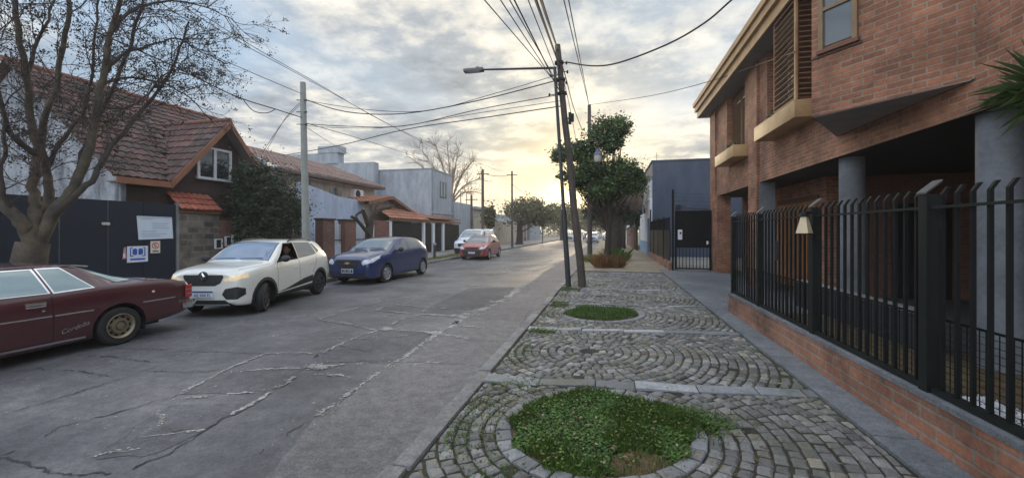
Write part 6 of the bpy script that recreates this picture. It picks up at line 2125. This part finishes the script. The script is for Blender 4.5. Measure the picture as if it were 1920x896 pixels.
base = Vector((-9.75, 4.72, SW - .05))
f0 = bp_(62, 455, -9.72)
trunk.tube(smooth_path([base, base.lerp(f0, .35) + Vector((.03, .02, 0)), base.lerp(f0, .7), f0]), [.25 - .045 * k / 12 for k in range(13)], 14)
STEMS = [
    ([(62, 460, -9.72), (48, 425, -9.75), (22, 395, -9.8), (-5, 372, -9.9), (-40, 345, -10.0), (-80, 270, -10.2), (-110, 170, -10.3)], .17, .05),
    ([(58, 458, -9.72), (62, 420, -9.74), (66, 385, -9.8), (62, 340, -9.8), (70, 290, -9.75), (58, 220, -9.7), (48, 130, -9.6), (30, 30, -9.5), (15, -70, -9.4)], .15, .04),
    ([(72, 455, -9.72), (98, 405, -9.6), (132, 362, -9.5), (158, 310, -9.4), (178, 235, -9.3), (192, 150, -9.2), (208, 70, -9.1), (228, -20, -9.0), (245, -110, -8.9)], .16, .035),
    ([(66, 450, -9.72), (84, 412, -9.85), (92, 372, -10.0), (88, 320, -10.1), (75, 262, -10.1), (95, 190, -10.0), (118, 90, -9.9), (130, -10, -9.8), (140, -90, -9.8)], .13, .035),
    ([(98, 405, -9.6), (135, 372, -9.4), (170, 340, -9.3), (200, 290, -9.2), (240, 235, -9.1), (285, 185, -9.0), (330, 110, -8.9), (352, 40, -8.8)], .10, .022),
    ([(132, 362, -9.5), (150, 330, -9.6), (160, 270, -9.7), (200, 190, -9.6), (235, 110, -9.5), (262, 20, -9.4), (285, -60, -9.3)], .08, .025),
    ([(66, 290, -9.75), (30, 262, -9.6), (8, 215, -9.5), (-20, 150, -9.4), (-35, 60, -9.3)], .075, .025),
    ([(84, 330, -10.1), (112, 270, -10.2), (150, 220, -10.3), (172, 140, -10.4), (180, 40, -10.5), (190, -60, -10.5)], .065, .022),
    ([(192, 160, -9.2), (225, 148, -9.1), (275, 150, -9.0), (325, 165, -8.9), (362, 190, -8.8), (388, 218, -8.75)], .045, .010),
    ([(197, 140, -9.2), (228, 105, -9.0), (280, 85, -8.9), (330, 72, -8.8), (372, 95, -8.7), (420, 118, -8.6)], .045, .010),
    ([(212, 60, -9.1), (240, 22, -8.9), (290, 6, -8.8), (350, 4, -8.7), (405, 22, -8.6), (440, 40, -8.5)], .05, .010),
    ([(186, 195, -9.3), (225, 205, -9.1), (268, 185, -9.0), (310, 140, -8.9), (360, 140, -8.8), (405, 150, -8.7)], .035, .009),
    ([(48, 140, -9.6), (70, 80, -9.7), (95, 20, -9.8), (110, -50, -9.8)], .045, .02),
    ([(20, 395, -9.8), (0, 330, -9.7), (10, 280, -9.6), (5, 200, -9.5), (-12, 110, -9.5)], .06, .02),
]
tips = []
paths = []
for P, r0, r1 in STEMS:
    pts = smooth_path([bp_(*p) for p in P], 4)
    pts = [p + Vector((R.gauss(0, .012), R.gauss(0, .012), R.gauss(0, .012))) * (1 if i else 0) for i, p in enumerate(pts)]
    n = len(pts) - 1
    rs = [.72 * (r0 + (r1 - r0) * (i / n) ** .8) * R.uniform(.92, 1.08) for i in range(n + 1)]
    (trunk if r0 > .12 else limbs).tube(pts, rs, 10 if r0 > .06 else 7)
    paths.append((pts, r0, r1))
for pts, r0, r1 in paths:
    Lp = sum((b - a).length for a, b in zip(pts, pts[1:]))
    nb = int(Lp * 5.4)
    for k in range(nb):
        t = R.uniform(.30 if r0 > .07 else .12, 1.0)
        p, d = along(pts, t)
        if p.z < 2.1: continue
        dd = rdir(d, R.uniform(.5, 1.05)); dd.z += .12
        L = R.uniform(.45, 1.15) * (1.15 - .4 * t)
        q, dq = branchlet(limbs, p, dd, L, R.uniform(.006, .012), 6, .16, 5, .02, .35)
        for _ in range(R.randint(5, 8)):
            p2, d2 = along(q, R.uniform(.25, 1.0))
            q2, dq2 = branchlet(twigs, p2, rdir(d2, R.uniform(.4, .9)), R.uniform(.22, .55), .0048, 4, .2, 4, .03, .4)
            for _ in range(R.randint(1, 3)):
                p3, d3 = along(q2, R.uniform(.4, 1.0))
                q3, _d = branchlet(twigs, p3, rdir(d3, R.uniform(.4, .9)), R.uniform(.10, .26), .0034, 3, .2, 3, 0, .5)
                if R.random() < .55: tips.append(q3[-1])
for p in tips:
    kk = R.choice((3, 4, 7, 13)) if p.y > 4.4 else 3
    for _ in range(kk):
        seeds.ell(p + Vector((R.gauss(0, .035), R.gauss(0, .035), R.gauss(0, .03))), (R.uniform(.007, .016),) * 3, 5, 3)
part(trunk, 'trunk', M['bark'], bt, smooth=True)
part(limbs, 'limbs', M['bark_dark'], bt, smooth=True)
part(twigs, 'twigs', M['twig'], bt, fixn=False)
part(seeds, 'seed_heads', M['seed'], bt, fixn=False)

# ---- dark bushy evergreen by the brick pier
ev = thing('bushy_tree', 'dark dense evergreen bush tree hanging over the brick pier and timber fence', 'tree', (-12.9, 13.0, SW))
tr_ = MB(); tr_.tube([(-12.9, 13.0, SW), (-12.95, 13.05, 1.2), (-12.8, 12.9, 2.4)], [.14, .11, .07], 8)
for k in range(7): branchlet(tr_, (-12.9, 13.0, 1.3 + .12 * k), rdir((0, 0, 1), .8), 1.3, .035)
part(tr_, 'trunk', M['bark_dark'], ev)
lf = MB()
DC = [(1, 1, 1), (.8, 1, .8), (1.2, 1.15, .8), (.7, .8, .8)]
for c, e, n in (((-12.85, 12.9, 2.75), (.95, 1.35, 1.35), 9000), ((-12.7, 12.3, 3.65), (.6, .75, .65), 2800), ((-12.7, 13.7, 2.2), (.7, 1.0, .9), 4200), ((-12.8, 12.4, 1.6), (.7, .9, .7), 2600), ((-12.6, 14.2, 2.5), (.45, .6, .5), 1500)):
    leafcloud(lf, c, e, int(n * 1.5), .042, DC)
part(lf, 'crown', M['leaf_dark'], ev, fixn=False)
bushlet('low_shrub', 'low pale leaved shrub under the bushy tree above the white crossover', (-12.5, 12.6, 1.25), (.25, .6, .3), 500, M['leaf'], GC, leaf=.05)

# ---- pollarded stump behind the blue hatchback
stp = thing('pollarded_tree', 'pollarded stump with knobbly cut arms behind the blue hatchback', 'tree', (-10.2, 15.2, SW))
q = MB(); X0 = -10.2
sp_ = lambda px, py: AX(px, py, X0)
b0 = sp_(692, 440); bb = Vector((b0.x, b0.y, SW))
q.tube(smooth_path([bb, bb.lerp(b0, .6), b0, sp_(694, 415)]), [.19, .18, .18, .17, .17, .17, .17, .17, .17, .17, .17, .17, .16], 12)
for P, r0, r1 in (([(688, 440), (678, 425), (667, 411), (660, 407)], .085, .055), ([(667, 411), (668, 404), (673, 398)], .05, .05), ([(692, 425), (685, 408), (681, 396)], .12, .075), ([(694, 420), (702, 404), (712, 392), (728, 388)], .13, .09), ([(696, 420), (700, 398), (706, 384)], .10, .08)):
    pts = smooth_path([sp_(*p) + Vector((R.uniform(-.1, .1), 0, 0)) for p in P], 4); n = len(pts)
    q.tube(pts, [r0 + (r1 - r0) * k / (n - 1) for k in range(n)], 9)
    q.ell(pts[-1], (r1 * 1.25,) * 3, 9, 6)
part(q, 'trunk', M['bark_dark'], stp, smooth=True)


def leaf_tree(name, label, base, hgt, crowns, trunk_r, leaf_m, cols, size, group=None, lean=(0, 0), bark='bark_dark', fork=.5, nl=6, dn=1., dense=.55):
    t_ = thing(name, label, 'tree', base, 0, group)
    b = Vector(base); top = b + Vector((lean[0], lean[1], hgt * fork))
    w_ = MB(); pts = smooth_path([b, b.lerp(top, .5) + Vector((R.gauss(0, .04), R.gauss(0, .04), 0)), top], 4)
    w_.tube(pts, [trunk_r * (1.25 if k == 0 else 1 - .3 * k / 8) for k in range(len(pts))], 10)
    for c, e, n in crowns:
        for _ in range(nl):
            tg = Vector(c) + Vector((R.uniform(-.7, .7) * e[0], R.uniform(-.7, .7) * e[1], R.uniform(-.6, .6) * e[2]))
            s = pts[R.randint(len(pts) // 2, len(pts) - 1)]
            mid = s.lerp(tg, .5) + Vector((0, 0, -.12 * (tg - s).length * R.random()))
            w_.tube(smooth_path([s, mid, tg], 3), [trunk_r * k for k in (.24, .2, .17, .14, .11, .08, .05)], 5)
    part(w_, 'trunk', M[bark], t_, smooth=True)
    lf_ = MB()
    for c, e, n in crowns: leafcloud(lf_, c, e, int(n * dn), size, cols, dense)
    part(lf_, 'crown', leaf_m, t_, fixn=False)
    return t_


YT = 18.1
cp_ = lambda px, py, y=YT: AY(px, py, y)
def cw_(px, y): return px / F * y          # pixels to metres at that distance
crA = [(cp_(1135, 258), (.75, .8, .75), 2600), (cp_(1160, 240), (.5, .6, .45), 1200), (cp_(1050, 290), (.42, .5, .38), 800), (cp_(1090, 285), (.6, .7, .5), 1400), (cp_(1110, 320), (.8, .9, .6), 2600),
       (cp_(1165, 322), (.7, .8, .5), 2000), (cp_(1192, 340), (.45, .6, .5), 1100), (cp_(1085, 335), (.5, .6, .4), 1000), (cp_(1130, 355), (.9, .9, .45), 2200), (cp_(1055, 330), (.22, .3, .22), 180)]
leaf_tree('pavement_tree', 'round green tree with a dark slim trunk behind the two leaning poles', (-.12, YT, SW), 5.4, crA, .15, M['leaf'], [(1, 1, 1), (.8, 1, .7), (1.5, 1.4, .9), (.6, .7, .6)], .055, 'trees along the right pavement', (.12, 0), fork=.55, dn=2.1, dense=1.1)
# pollarded neighbour with a brush of bare shoots
pt = thing('pollarded_tree', 'thick trunked pollarded tree with a brush of brown shoots on the right pavement', 'tree', (.55, 23.2, SW), 0, 'trees along the right pavement')
q = MB(); hd_ = AY(1160, 398, 23.2)
q.tube(smooth_path([(.35, 23.2, SW), (.40, 23.2, 1.4), hd_ - Vector((.2, 0, .2))]), [.34, .32, .3, .3, .29, .28, .28, .28, .30], 12)
for k in range(9):
    e_ = hd_ + Vector((R.uniform(-.7, 1.1), R.uniform(-.6, .6), R.uniform(.1, .7)))
    q.tube(smooth_path([hd_ - Vector((.2, 0, .3)), hd_.lerp(e_, .5), e_], 3), [.15, .14, .13, .12, .11, .10, .10], 7); q.ell(e_, (.14, .14, .14), 7, 5)
part(q, 'trunk', M['bark_dark'], pt, smooth=True)
q = MB()
for _ in range(520):
    a = hd_ + Vector((R.uniform(-.8, 1.2), R.uniform(-.7, .7), R.uniform(.0, .7)))
    branchlet(q, a, (R.gauss(.1, .5), R.gauss(0, .5), 1), R.uniform(.5, 1.3), .012, 3, .15, 3)
part(q, 'shoots', M['twig_far'], pt, fixn=False)
# dark trees behind on the right
for base, hgt, cr, lab in (((.1, 27.5, SW), 6, [((.0, 27.5, 3.4), (1.5, 1.5, 1.2), 3200), ((1.0, 28, 4.6), (1.3, 1.3, .9), 2200), ((-.9, 27.5, 3.0), (.8, .8, .7), 900)], 'dark tree directly behind the pollarded tree on the right pavement'),
                           ((1.2, 38, SW), 6, [((1.2, 38, 4.2), (2.2, 2.2, 1.5), 3400), ((2.6, 39, 3.2), (1.3, 1.3, 1.2), 1500)], 'dark drooping tree beside the brown wall beyond the white building'),
                           ((.2, 52, SW), 6, [((.2, 52, 4.0), (2.4, 2.4, 1.6), 2600)], 'farthest small tree of the right pavement row')):
    leaf_tree('pavement_tree', lab, base, hgt, cr, .22, M['leaf_dark'], DC + [(1.6, 1.5, 1.0)], .09, 'trees along the right pavement', fork=.5, dn=1.8, dense=.8)
# clump of russet grass round the first trunk
def grass_clump(name, label, c, r_, n, h0, h1, m, cols):
    mb = MB()
    for _ in range(n):
        a = R.uniform(0, 6.28); rr = r_ * math.sqrt(R.random()) * .85; a2 = R.uniform(0, 6.28)
        o_ = Vector((c[0] + rr * math.cos(a), c[1] + rr * math.sin(a), SW)); h = R.uniform(h0, h1); out = Vector((math.cos(a) * rr / r_ + .6 * math.cos(a2), math.sin(a) * rr / r_ + .6 * math.sin(a2), 0)) * R.uniform(.1, .6) * h
        s = Vector((-math.sin(a), math.cos(a), 0)) * .0055; k = R.uniform(.5, 1.5); h *= 1 - .35 * (rr / r_) ** 2; col = tuple(v * k for v in R.choice(cols))
        m1 = o_ + out * .35 + Vector((0, 0, h * .65)); tp_ = o_ + out + Vector((0, 0, h * R.uniform(.75, 1)))
        mb.add([o_ - s, o_ + s, m1 + s * .8, tp_, m1 - s * .8], [(0, 1, 2, 3, 4)], 0, col)
    return tag(mb.build(name, m, fixn=False), label, 'plant')


grass_clump('grass_clump', 'russet ornamental grass clump at the left of the slim tree trunk', (-.30, 17.7), .42, 1100, .35, .78, M['grass_red'], [(1, 1, 1), (1.2, 1.1, .8), (.7, .7, .6)])
grass_clump('grass_clump', 'dark russet grass clump at the right of the slim tree trunk', (.28, 17.8), .38, 950, .3, .72, M['grass_red'], [(.8, .8, .8), (.6, .7, .6), (.9, 1.2, .6)])
grass_clump('grass_clump', 'bright green grass clump behind the russet grass by the trees', (.3, 22.3), .9, 1600, .3, .9, M['grass'], [(1.3, 1.2, 1), (1, 1, 1)])
grass_clump('grass_clump', 'yellowish low grass clump on the kerb side behind the russet grass', (-.75, 21.), .7, 1200, .2, .55, M['grass_dry'], [(1.2, 1.2, 1), (1, 1.2, .8)])

# ---- far bare tree behind the grey block
fb = thing('bare_tree', 'tall pale bare tree rising behind the grey flat roofed block', 'tree', (-19.5, 50, SW))
q, q2 = MB(), MB()
b0 = Vector((-19.5, 50, 0)); t0 = AY(846, 372, 50)
q.tube(smooth_path([b0, b0.lerp(t0, .6), t0], 4), [.35 - .015 * k for k in range(9)], 8)
for px, py in ((762, 290), (785, 275), (815, 268), (838, 266), (860, 278), (888, 300), (900, 335), (895, 360), (800, 300), (870, 320), (825, 300), (850, 295)):
    tg = AY(px, py, 50 + R.uniform(-2, 2)); s = t0.lerp(b0, R.uniform(0, .15))
    mid = s.lerp(tg, .45) + Vector((0, 0, .7))
    pts = smooth_path([s, mid, tg], 5); n = len(pts)
    q.tube(pts, [.15 - .125 * k / (n - 1) for k in range(n)], 6)
    for _ in range(16):
        p, d = along(pts, R.uniform(.3, 1)); z_, dd = branchlet(q2, p, rdir(d, R.uniform(.4, .9)) + Vector((0, 0, .2)), R.uniform(.8, 2.0), .035, 4, .15, 4, .03, .4)
        for _ in range(4):
            p2, d2 = along(z_, R.uniform(.3, 1)); branchlet(q2, p2, rdir(d2, .6), R.uniform(.4, 1.0), .022, 3, .15, 3, 0, .5)
part(q, 'trunk', M['twig_far'], fb, smooth=True)
part(q2, 'limbs', M['twig_far'], fb, fixn=False)

# ---- trees closing the street
FC = [(1, 1, 1), (1.2, 1.1, .8), (.8, .8, .8)]
far = [((-10.2, 46, SW), 5.2, [((-9.6, 46.5, 3.9), (2.2, 2.2, 1.5), 2600), ((-7.9, 47, 3.7), (1.6, 1.8, 1.2), 1500)], 'round street tree on a stout trunk to the right of the white van', .42),
       ((-7.6, 66, SW), 6, [((-7.6, 66, 4.2), (2.8, 2.8, 1.9), 2200)], 'second hazy street tree down the left kerb', .3),
       ((-11.5, 38, SW), 4, [((-11.5, 38, 3.2), (.7, .7, 1.0), 700)], 'small upright pruned tree above the white van', .16),
       ((-6.2, 88, SW), 6, [((-6.2, 88, 4.6), (3.2, 3.2, 2.2), 2200)], 'hazy tree in the far middle of the street end', .3),
       ((-2.5, 118, 0), 7, [((-2.5, 118, 4.6), (4., 3, 2.6), 2000)], 'hazy tree standing at the very end of the road', .3),
       ((3.5, 74, SW), 7, [((2.5, 74, 5.0), (3.4, 3.4, 2.4), 2600)], 'large dark tree over the right pavement far away', .3)]
for base, hgt, cr, lab, tr__ in far:
    leaf_tree('street_tree', lab, base, hgt, cr, tr__, M['leaf_far'], FC, .15, 'trees closing the street', fork=.5, nl=4, dn=1.8, dense=.9)
tl = MB()
for k in range(46):
    x_ = -62 + k * 2.7 + R.uniform(-1, 1); y_ = 125 + R.uniform(0, 30)
    h_ = R.uniform(3.2, 5.2)
    leafcloud(tl, (x_, y_, h_), (3.4, 3, h_ * .9), 700, .36, FC, .9)
tag(tl.build('far_woods', M['leaf_far'], fixn=False), kind='stuff')

# ================================================================== POLES
PB_ = G(1092, 537, SW); PT_ = AY(1045, 85, 11.5)
up_ = thing('utility_pole', 'leaning weathered wooden utility pole carrying many cables at the right kerb', 'utility pole', PB_)
q = MB(); n = 9
q.tube([PB_.lerp(PT_, k / n) + Vector((.012 * math.sin(k * 1.7), 0, 0)) for k in range(n + 1)], [.112 - .034 * k / n for k in range(n + 1)], 12)
part(q, 'pole', M['wood_pole'], up_, smooth=True)
q = MB()
c = AY(1068, 222, 11.45)
q.box(c.x - .03, c.y - .05, c.z - .16, c.x + .05, c.y + .05, c.z + .16); q.box(c.x + .052, c.y - .04, c.z - .10, c.x + .12, c.y + .04, c.z + .12); q.bar((c.x - .12, c.y, c.z), (c.x + .05, c.y, c.z), .03, .03)
part(q, 'bracket', M['trim_dark'], up_)
for py in (118, 150, 176):
    c = PT_.lerp(PB_, (py - 85) / 452)
    q = MB().lathe([(.0, c.z - .05), (.13, c.z - .045), (.13, c.z + .02), (.0, c.z + .03)], (c.x, c.y, 0), 'z', 12)
    part(q, 'collar', M['trim_dark'], up_)
q = MB()
for px, py in ((1062, 118), (1064, 135), (1062, 155), (1033, 142), (1030, 178)):
    c = AY(px, py, 11.42); q.lathe([(.0, c.z - .05), (.03, c.z - .04), (.022, c.z), (.032, c.z + .02), (.0, c.z + .05)], (c.x, c.y, 0), 'z', 8); q.bar(c, PT_.lerp(PB_, (py - 85) / 452), .018, .018)
part(q, 'insulator', M['trim_dark'], up_)
LB = G(1066, 537, SW); LT = AY(1040, 128, 11.35)
lpz = thing('street_lamp', 'thin dark street lamp pole with a long flat arm over the road', 'street lamp', LB)
q = MB()
q.tube([LB, LB.lerp(LT, .35), LB.lerp(LT, .352), LT], [.075, .07, .052, .042], 12); part(q, 'pole', M['metal_pole'], lpz, smooth=True)
ae = AY(905, 131, 11.35); ah = AY(872, 134, 11.35)
part(MB().tube([LT + Vector((.05, 0, 0)), ae], [.035, .028], 8), 'arm', M['metal_pole'], lpz, smooth=True)
q = MB(); d = (ah - ae).normalized()
c = (ae + ah) / 2; q.obox(c, d * .30, (0, .10, 0), (0, 0, .045)); q.obox(c - d * .12 + Vector((0, 0, .06)), d * .05, (0, .05, 0), (0, 0, .03))
hd2 = part(q, 'lamp_head', mat('lamp_housing', (.10, .10, .10), .5, var=.2), lpz, bevel=.02, smooth=True)
MB().obox(c - Vector((0, 0, .05)), d * .2, (0, .08, 0), (0, 0, .004)).build('lens', M['glass_win'], hd2)
# the old lantern bracket
la = thing('bracket_lantern', 'old style lantern hanging from a curved bracket before the green tree', 'lantern', AY(1121, 300, 11.4))
q = MB(); pts = [AY(px, py, 11.42) for px, py in ((1064, 282), (1085, 274), (1104, 266), (1116, 265), (1121, 272), (1121, 280))]
q.tube(smooth_path(pts, 4), .016, 7); part(q, 'bracket', M['metal_pole'], la, smooth=True)
c = AY(1121, 292, 11.42); z = c.z
q = MB().lathe([(.0, z + .20), (.05, z + .19), (.06, z + .10), (.12, z + .04), (.125, z + .02), (.0, z + .02)], (c.x, c.y, 0), 'z', 14); part(q, 'lamp_hood', mat('lantern_blue', (.10, .13, .18), .5, var=.2), la, smooth=True)
q = MB().lathe([(.10, z + .018), (.10, z - .10), (.07, z - .17), (.0, z - .175)], (c.x, c.y, 0), 'z', 14); part(q, 'lamp_glass', mat('milky_glass', (.50, .49, .44), .3, var=.1), la, smooth=True)
# left concrete pole
cpb = Vector((-9.5, 11.0, SW)); c_top = AX(568, 155, -9.5)
cp2 = thing('utility_pole', 'plain concrete utility pole behind the white crossover', 'utility pole', cpb)
cb0 = Vector((AX(575, 450, -9.5).x, AX(575, 450, -9.5).y, SW))
part(MB().tube([cb0, cb0.lerp(c_top, .5), c_top], [.125, .105, .085], 14), 'pole', M['conc_pole'], cp2, smooth=True)
q = MB()
for py in (190, 212, 235):
    z_ = AX(570, py, -9.5).z
    q.bar((c_top.x - .15, c_top.y - .1, z_), (c_top.x + .16, c_top.y, z_), .02, .02); q.lathe([(.0, z_ - .04), (.03, z_), (.0, z_ + .04)], (c_top.x + .15, c_top.y - .02, 0), 'z', 8)
part(q, 'bracket', M['trim_dark'], cp2)
for px, py, x_, lab, r_ in ((905, 318, -9.5, 'tall dark pole beyond the white van', .13), (960, 321, -8.9, 'slim pole rising above the round street tree', .11), (884, 366, -10.6, 'short wooden post left of the tall dark pole', .11), (1017, 372, -8.0, 'pale slim pole with a round sign far down the left kerb', .09)):
    t_ = AX(px, py, x_)
    o_ = thing('utility_pole', lab, 'utility pole', (t_.x, t_.y, SW), 0, 'poles down the left kerb')
    part(MB().tube([(t_.x + .02, t_.y, SW), t_], [r_, r_ * .75], 8), 'pole', M['wood_pole'] if px < 1000 else M['conc_pole'], o_, smooth=True)
    q = MB(); q.bar((t_.x - .5, t_.y, t_.z - .35), (t_.x + .5, t_.y, t_.z - .35), .06, .06); part(q, 'crossarm', M['wood_pole'], o_)
    if px == 1017:
        c = AX(1019, 420, x_); part(MB().lathe([(.0, -.02), (.42, -.02), (.42, .02), (.0, .02)], (c.x, c.y - .12, c.z), 'y', 20), 'round_sign', M['conc_pole'], o_)
rpb = AY(1105, 197, 24.); 
rp = thing('utility_pole', 'pole top rising out of the green tree on the right', 'utility pole', (rpb.x, 24., SW))
part(MB().tube([(rpb.x + .03, 24., SW), rpb], [.15, .10], 10), 'pole', M['wood_pole'], rp, smooth=True)

# ================================================================== CABLES
def cable(label, pts, r=.011, sag=0., group='overhead cables'):
    pts = [Vector(p) for p in pts]; out = []
    if len(pts) == 2:
        n = 16
        for k in range(n + 1):
            t = k / n; p = pts[0].lerp(pts[1], t); p.z -= 4 * sag * t * (1 - t); out.append(p)
    else:
        out = smooth_path(pts, 5)
    o = MB().tube(out, r, 5).build('power_line', M['cable'], smooth=True)
    return tag(o, label, 'cable', group)


def pt_(py): return PT_.lerp(PB_, (py - 85) / 452)


def over(px, py, y, far_y=-9, a=None):
    """from a point of the pole over the camera: through the sight line of (px, py) at Y = y and on"""
    q = AY(px, py, y); d = (q - a)
    return [a, q, a + d * ((far_y - a.y) / d.y)]


for px, at, r, lab in ((908, 170, .008, 'leftmost thin wire fanning up from the wooden pole to the top edge'), (938, 178, .008, 'second thin wire from the left in the fan above the wooden pole'), (955, 172, .008, 'third thin wire of the fan above the wooden pole'),
                       (964, 185, .011, 'fourth wire of the fan, doubled beside the third above the wooden pole'), (990, 160, .008, 'thin wire just left of the two thick cables above the wooden pole'),
                       (1004, 125, .022, 'left one of the two thick cables dropping to the wooden pole top'), (1014, 95, .024, 'right one of the two thick cables dropping to the wooden pole top')):
    cable(lab, over(px, 0, 5.2, -8, pt_(at)), r)
for px, lab in ((1057, 'left wire of the steep pair running to the pole in the green tree'), (1066, 'right wire of the steep pair running to the pole in the green tree')):
    q = AY(px, 0, 9.); d = q - rpb; cable(lab, [rpb - Vector((0, 0, .1)), q, rpb + d * 2.1], .014)
# across the street
LPt = lambda py: AX(570, py, -9.5)
cable('upper sagging cable from the wooden pole to the concrete pole', [pt_(150), AY(900, 188, 11.2), AY(760, 213, 11.1), AY(650, 210, 11.), LPt(186)], .015)
cable('second sagging cable just below the upper one between the two poles', [pt_(140), AY(930, 175, 11.2), AY(800, 208, 11.1), AY(680, 205, 11.), LPt(188)], .009)
cable('middle cable with a slight sag from the concrete pole to the wooden pole', [pt_(178), AY(900, 205, 11.2), AY(760, 236, 11.1), AY(650, 237, 11.), LPt(232)], .012)
cable('lower straight cable from the wooden pole towards the cream house', [pt_(200), AY(900, 222, 12.), AY(760, 243, 13.), AY(640, 272, 14.), AY(530, 292, 15.2)], .015)
cable('thin wire under the lower cable towards the concrete pole', [pt_(190), AY(880, 215, 11.2), AY(740, 238, 11.1), AY(640, 240, 11.), LPt(236)], .008)
cable('cable from the concrete pole falling right to the far bare tree', [LPt(230), AY(640, 250, 14), AY(700, 268, 18), AX(790, 297, -14.5)], .012)
cable('thin service wire from the concrete pole to the cream house roof', [LPt(236), AX(610, 262, -11.5), AX(655, 290, -15.5)], .010)
# down the left side
cable('upper left wire running from the bare tree past the concrete pole', [AX(340, 10, -9.2), AX(450, 80, -9.4), AX(560, 140, -9.6), AX(760, 250, -9.6), AX(905, 325, -9.5)], .009)
cable('second upper left wire running past the concrete pole to the far poles', [AX(355, 12, -9.0), AX(470, 85, -9.2), AX(580, 148, -9.4), AX(780, 258, -9.5), AX(960, 330, -8.9)], .009)
cable('thick bundled cable from the left edge to the concrete pole', [AX(180, 60, -9.2), AX(320, 122, -9.4), AX(440, 180, -9.5), AX(520, 206, -9.5), LPt(222)], .014)
cable('thin wire above the bundled cable to the concrete pole', [AX(400, 105, -9.4), AX(480, 140, -9.5), LPt(178)], .009)
cable('looped slack cable hanging under the bundled cable', [AX(455, 186, -9.45), AX(475, 208, -9.45), AX(500, 212, -9.45), AX(515, 206, -9.45)], .012)
cable('thin drop wire from the concrete pole to the gabled house', [LPt(190), AX(530, 230, -11.2), AX(490, 290, -13.2)], .008)
cable('second thin drop wire from the concrete pole to the gabled house', [LPt(186), AX(535, 222, -11), AX(500, 282, -13)], .008)
# right side
cable('heavy sagging cable from the wooden pole up to the brick house', [AY(1062, 117, 11.4), AY(1110, 124, 10.9), AY(1160, 118, 10.4), AY(1250, 84, 9.6), AY(1320, 44, 9.), AY(1372, 0, 8.6), AY(1440, -60, 8.2)], .020)
cable('long thin cable from the tree pole to the window of the brick house', [rpb, AY(1220, 180, 19), AY(1330, 153, 14.5), AY(1420, 122, 11.3), AX(1490, 98, 3.44)], .012)
cable('cable running on from the wooden pole to the pole in the green tree', [pt_(95), AY(1062, 150, 15), AY(1075, 200, 19), AY(1092, 245, 23)], .018)
cable('thin guy wire falling from the wooden pole into the green tree', [pt_(118), AY(1066, 190, 14), AY(1080, 262, 17.5)], .010)
cable('far thin wire between the distant left poles', [AX(905, 325, -9.5), AX(960, 327, -8.9)], .018, .2)
cable('far thin wire crossing the glow at the street end', [AX(960, 345, -8.9), AX(1017, 378, -8.)], .02, .3)
# ================================================================== AIR
hz = MB().box(-420, -70, -1.03, 420, 720, 13.0).build('haze', None or bpy.data.materials.new('haze_air'))
hm = hz.data.materials[0]; hm.use_nodes = True; ht = hm.node_tree; ht.nodes.clear()
ho = ht.nodes.new('ShaderNodeOutputMaterial'); hv = ht.nodes.new('ShaderNodeVolumePrincipled')
hv.inputs['Color'].default_value = (.95, .95, .95, 1); hv.inputs['Density'].default_value = 0.0014; hv.inputs['Anisotropy'].default_value = .5
ht.links.new(hv.outputs[0], ho.inputs['Volume'])
tag(hz, kind='stuff')
# ------------------------------------------------------------------ loose pieces become parts of their own
def split_loose(o):
    me = o.data; bm = bmesh.new(); bm.from_mesh(me)
    seen = set(); groups = []
    for f in bm.faces:
        if f in seen: continue
        st = [f]; seen.add(f); g = []
        while st:
            c = st.pop(); g.append(c)
            for v in c.verts:
                for f2 in v.link_faces:
                    if f2 not in seen: seen.add(f2); st.append(f2)
        groups.append(g)
    if len(groups) > 1:
        for g in groups[1:]:
            vm = {}; vs = []; fs = []
            for f in g:
                for v in f.verts:
                    if v not in vm: vm[v] = len(vs); vs.append(tuple(v.co))
                fs.append([vm[v] for v in f.verts])
            m2 = bpy.data.meshes.new(o.data.name); m2.from_pydata(vs, [], fs)
            for m in me.materials: m2.materials.append(m)
            m2.polygons.foreach_set('material_index', [f.material_index for f in g]); m2.polygons.foreach_set('use_smooth', [f.smooth for f in g])
            q = bpy.data.objects.new(o.name.split('.')[0], m2); COL.objects.link(q)
            q.parent = o.parent; q.matrix_parent_inverse = o.matrix_parent_inverse.copy(); q.location = o.location; q.rotation_euler = o.rotation_euler
        bmesh.ops.delete(bm, geom=[f for g in groups[1:] for f in g], context='FACES')
        bm.to_mesh(me)
    bm.free()


for o in list(sc.objects):
    if o.type == 'MESH' and o.parent and not o.children and o.name.split('.')[0] in ('bracket', 'lower_grille', 'pilaster', 'rail', 'insulator', 'side_wall', 'barge_board', 'ridge_tiles', 'white_front', 'eyes', 'hands', 'parapet', 'porch_wall', 'garage_gate', 'shutter', 'door_frame', 'upper_wall'):
        split_loose(o)
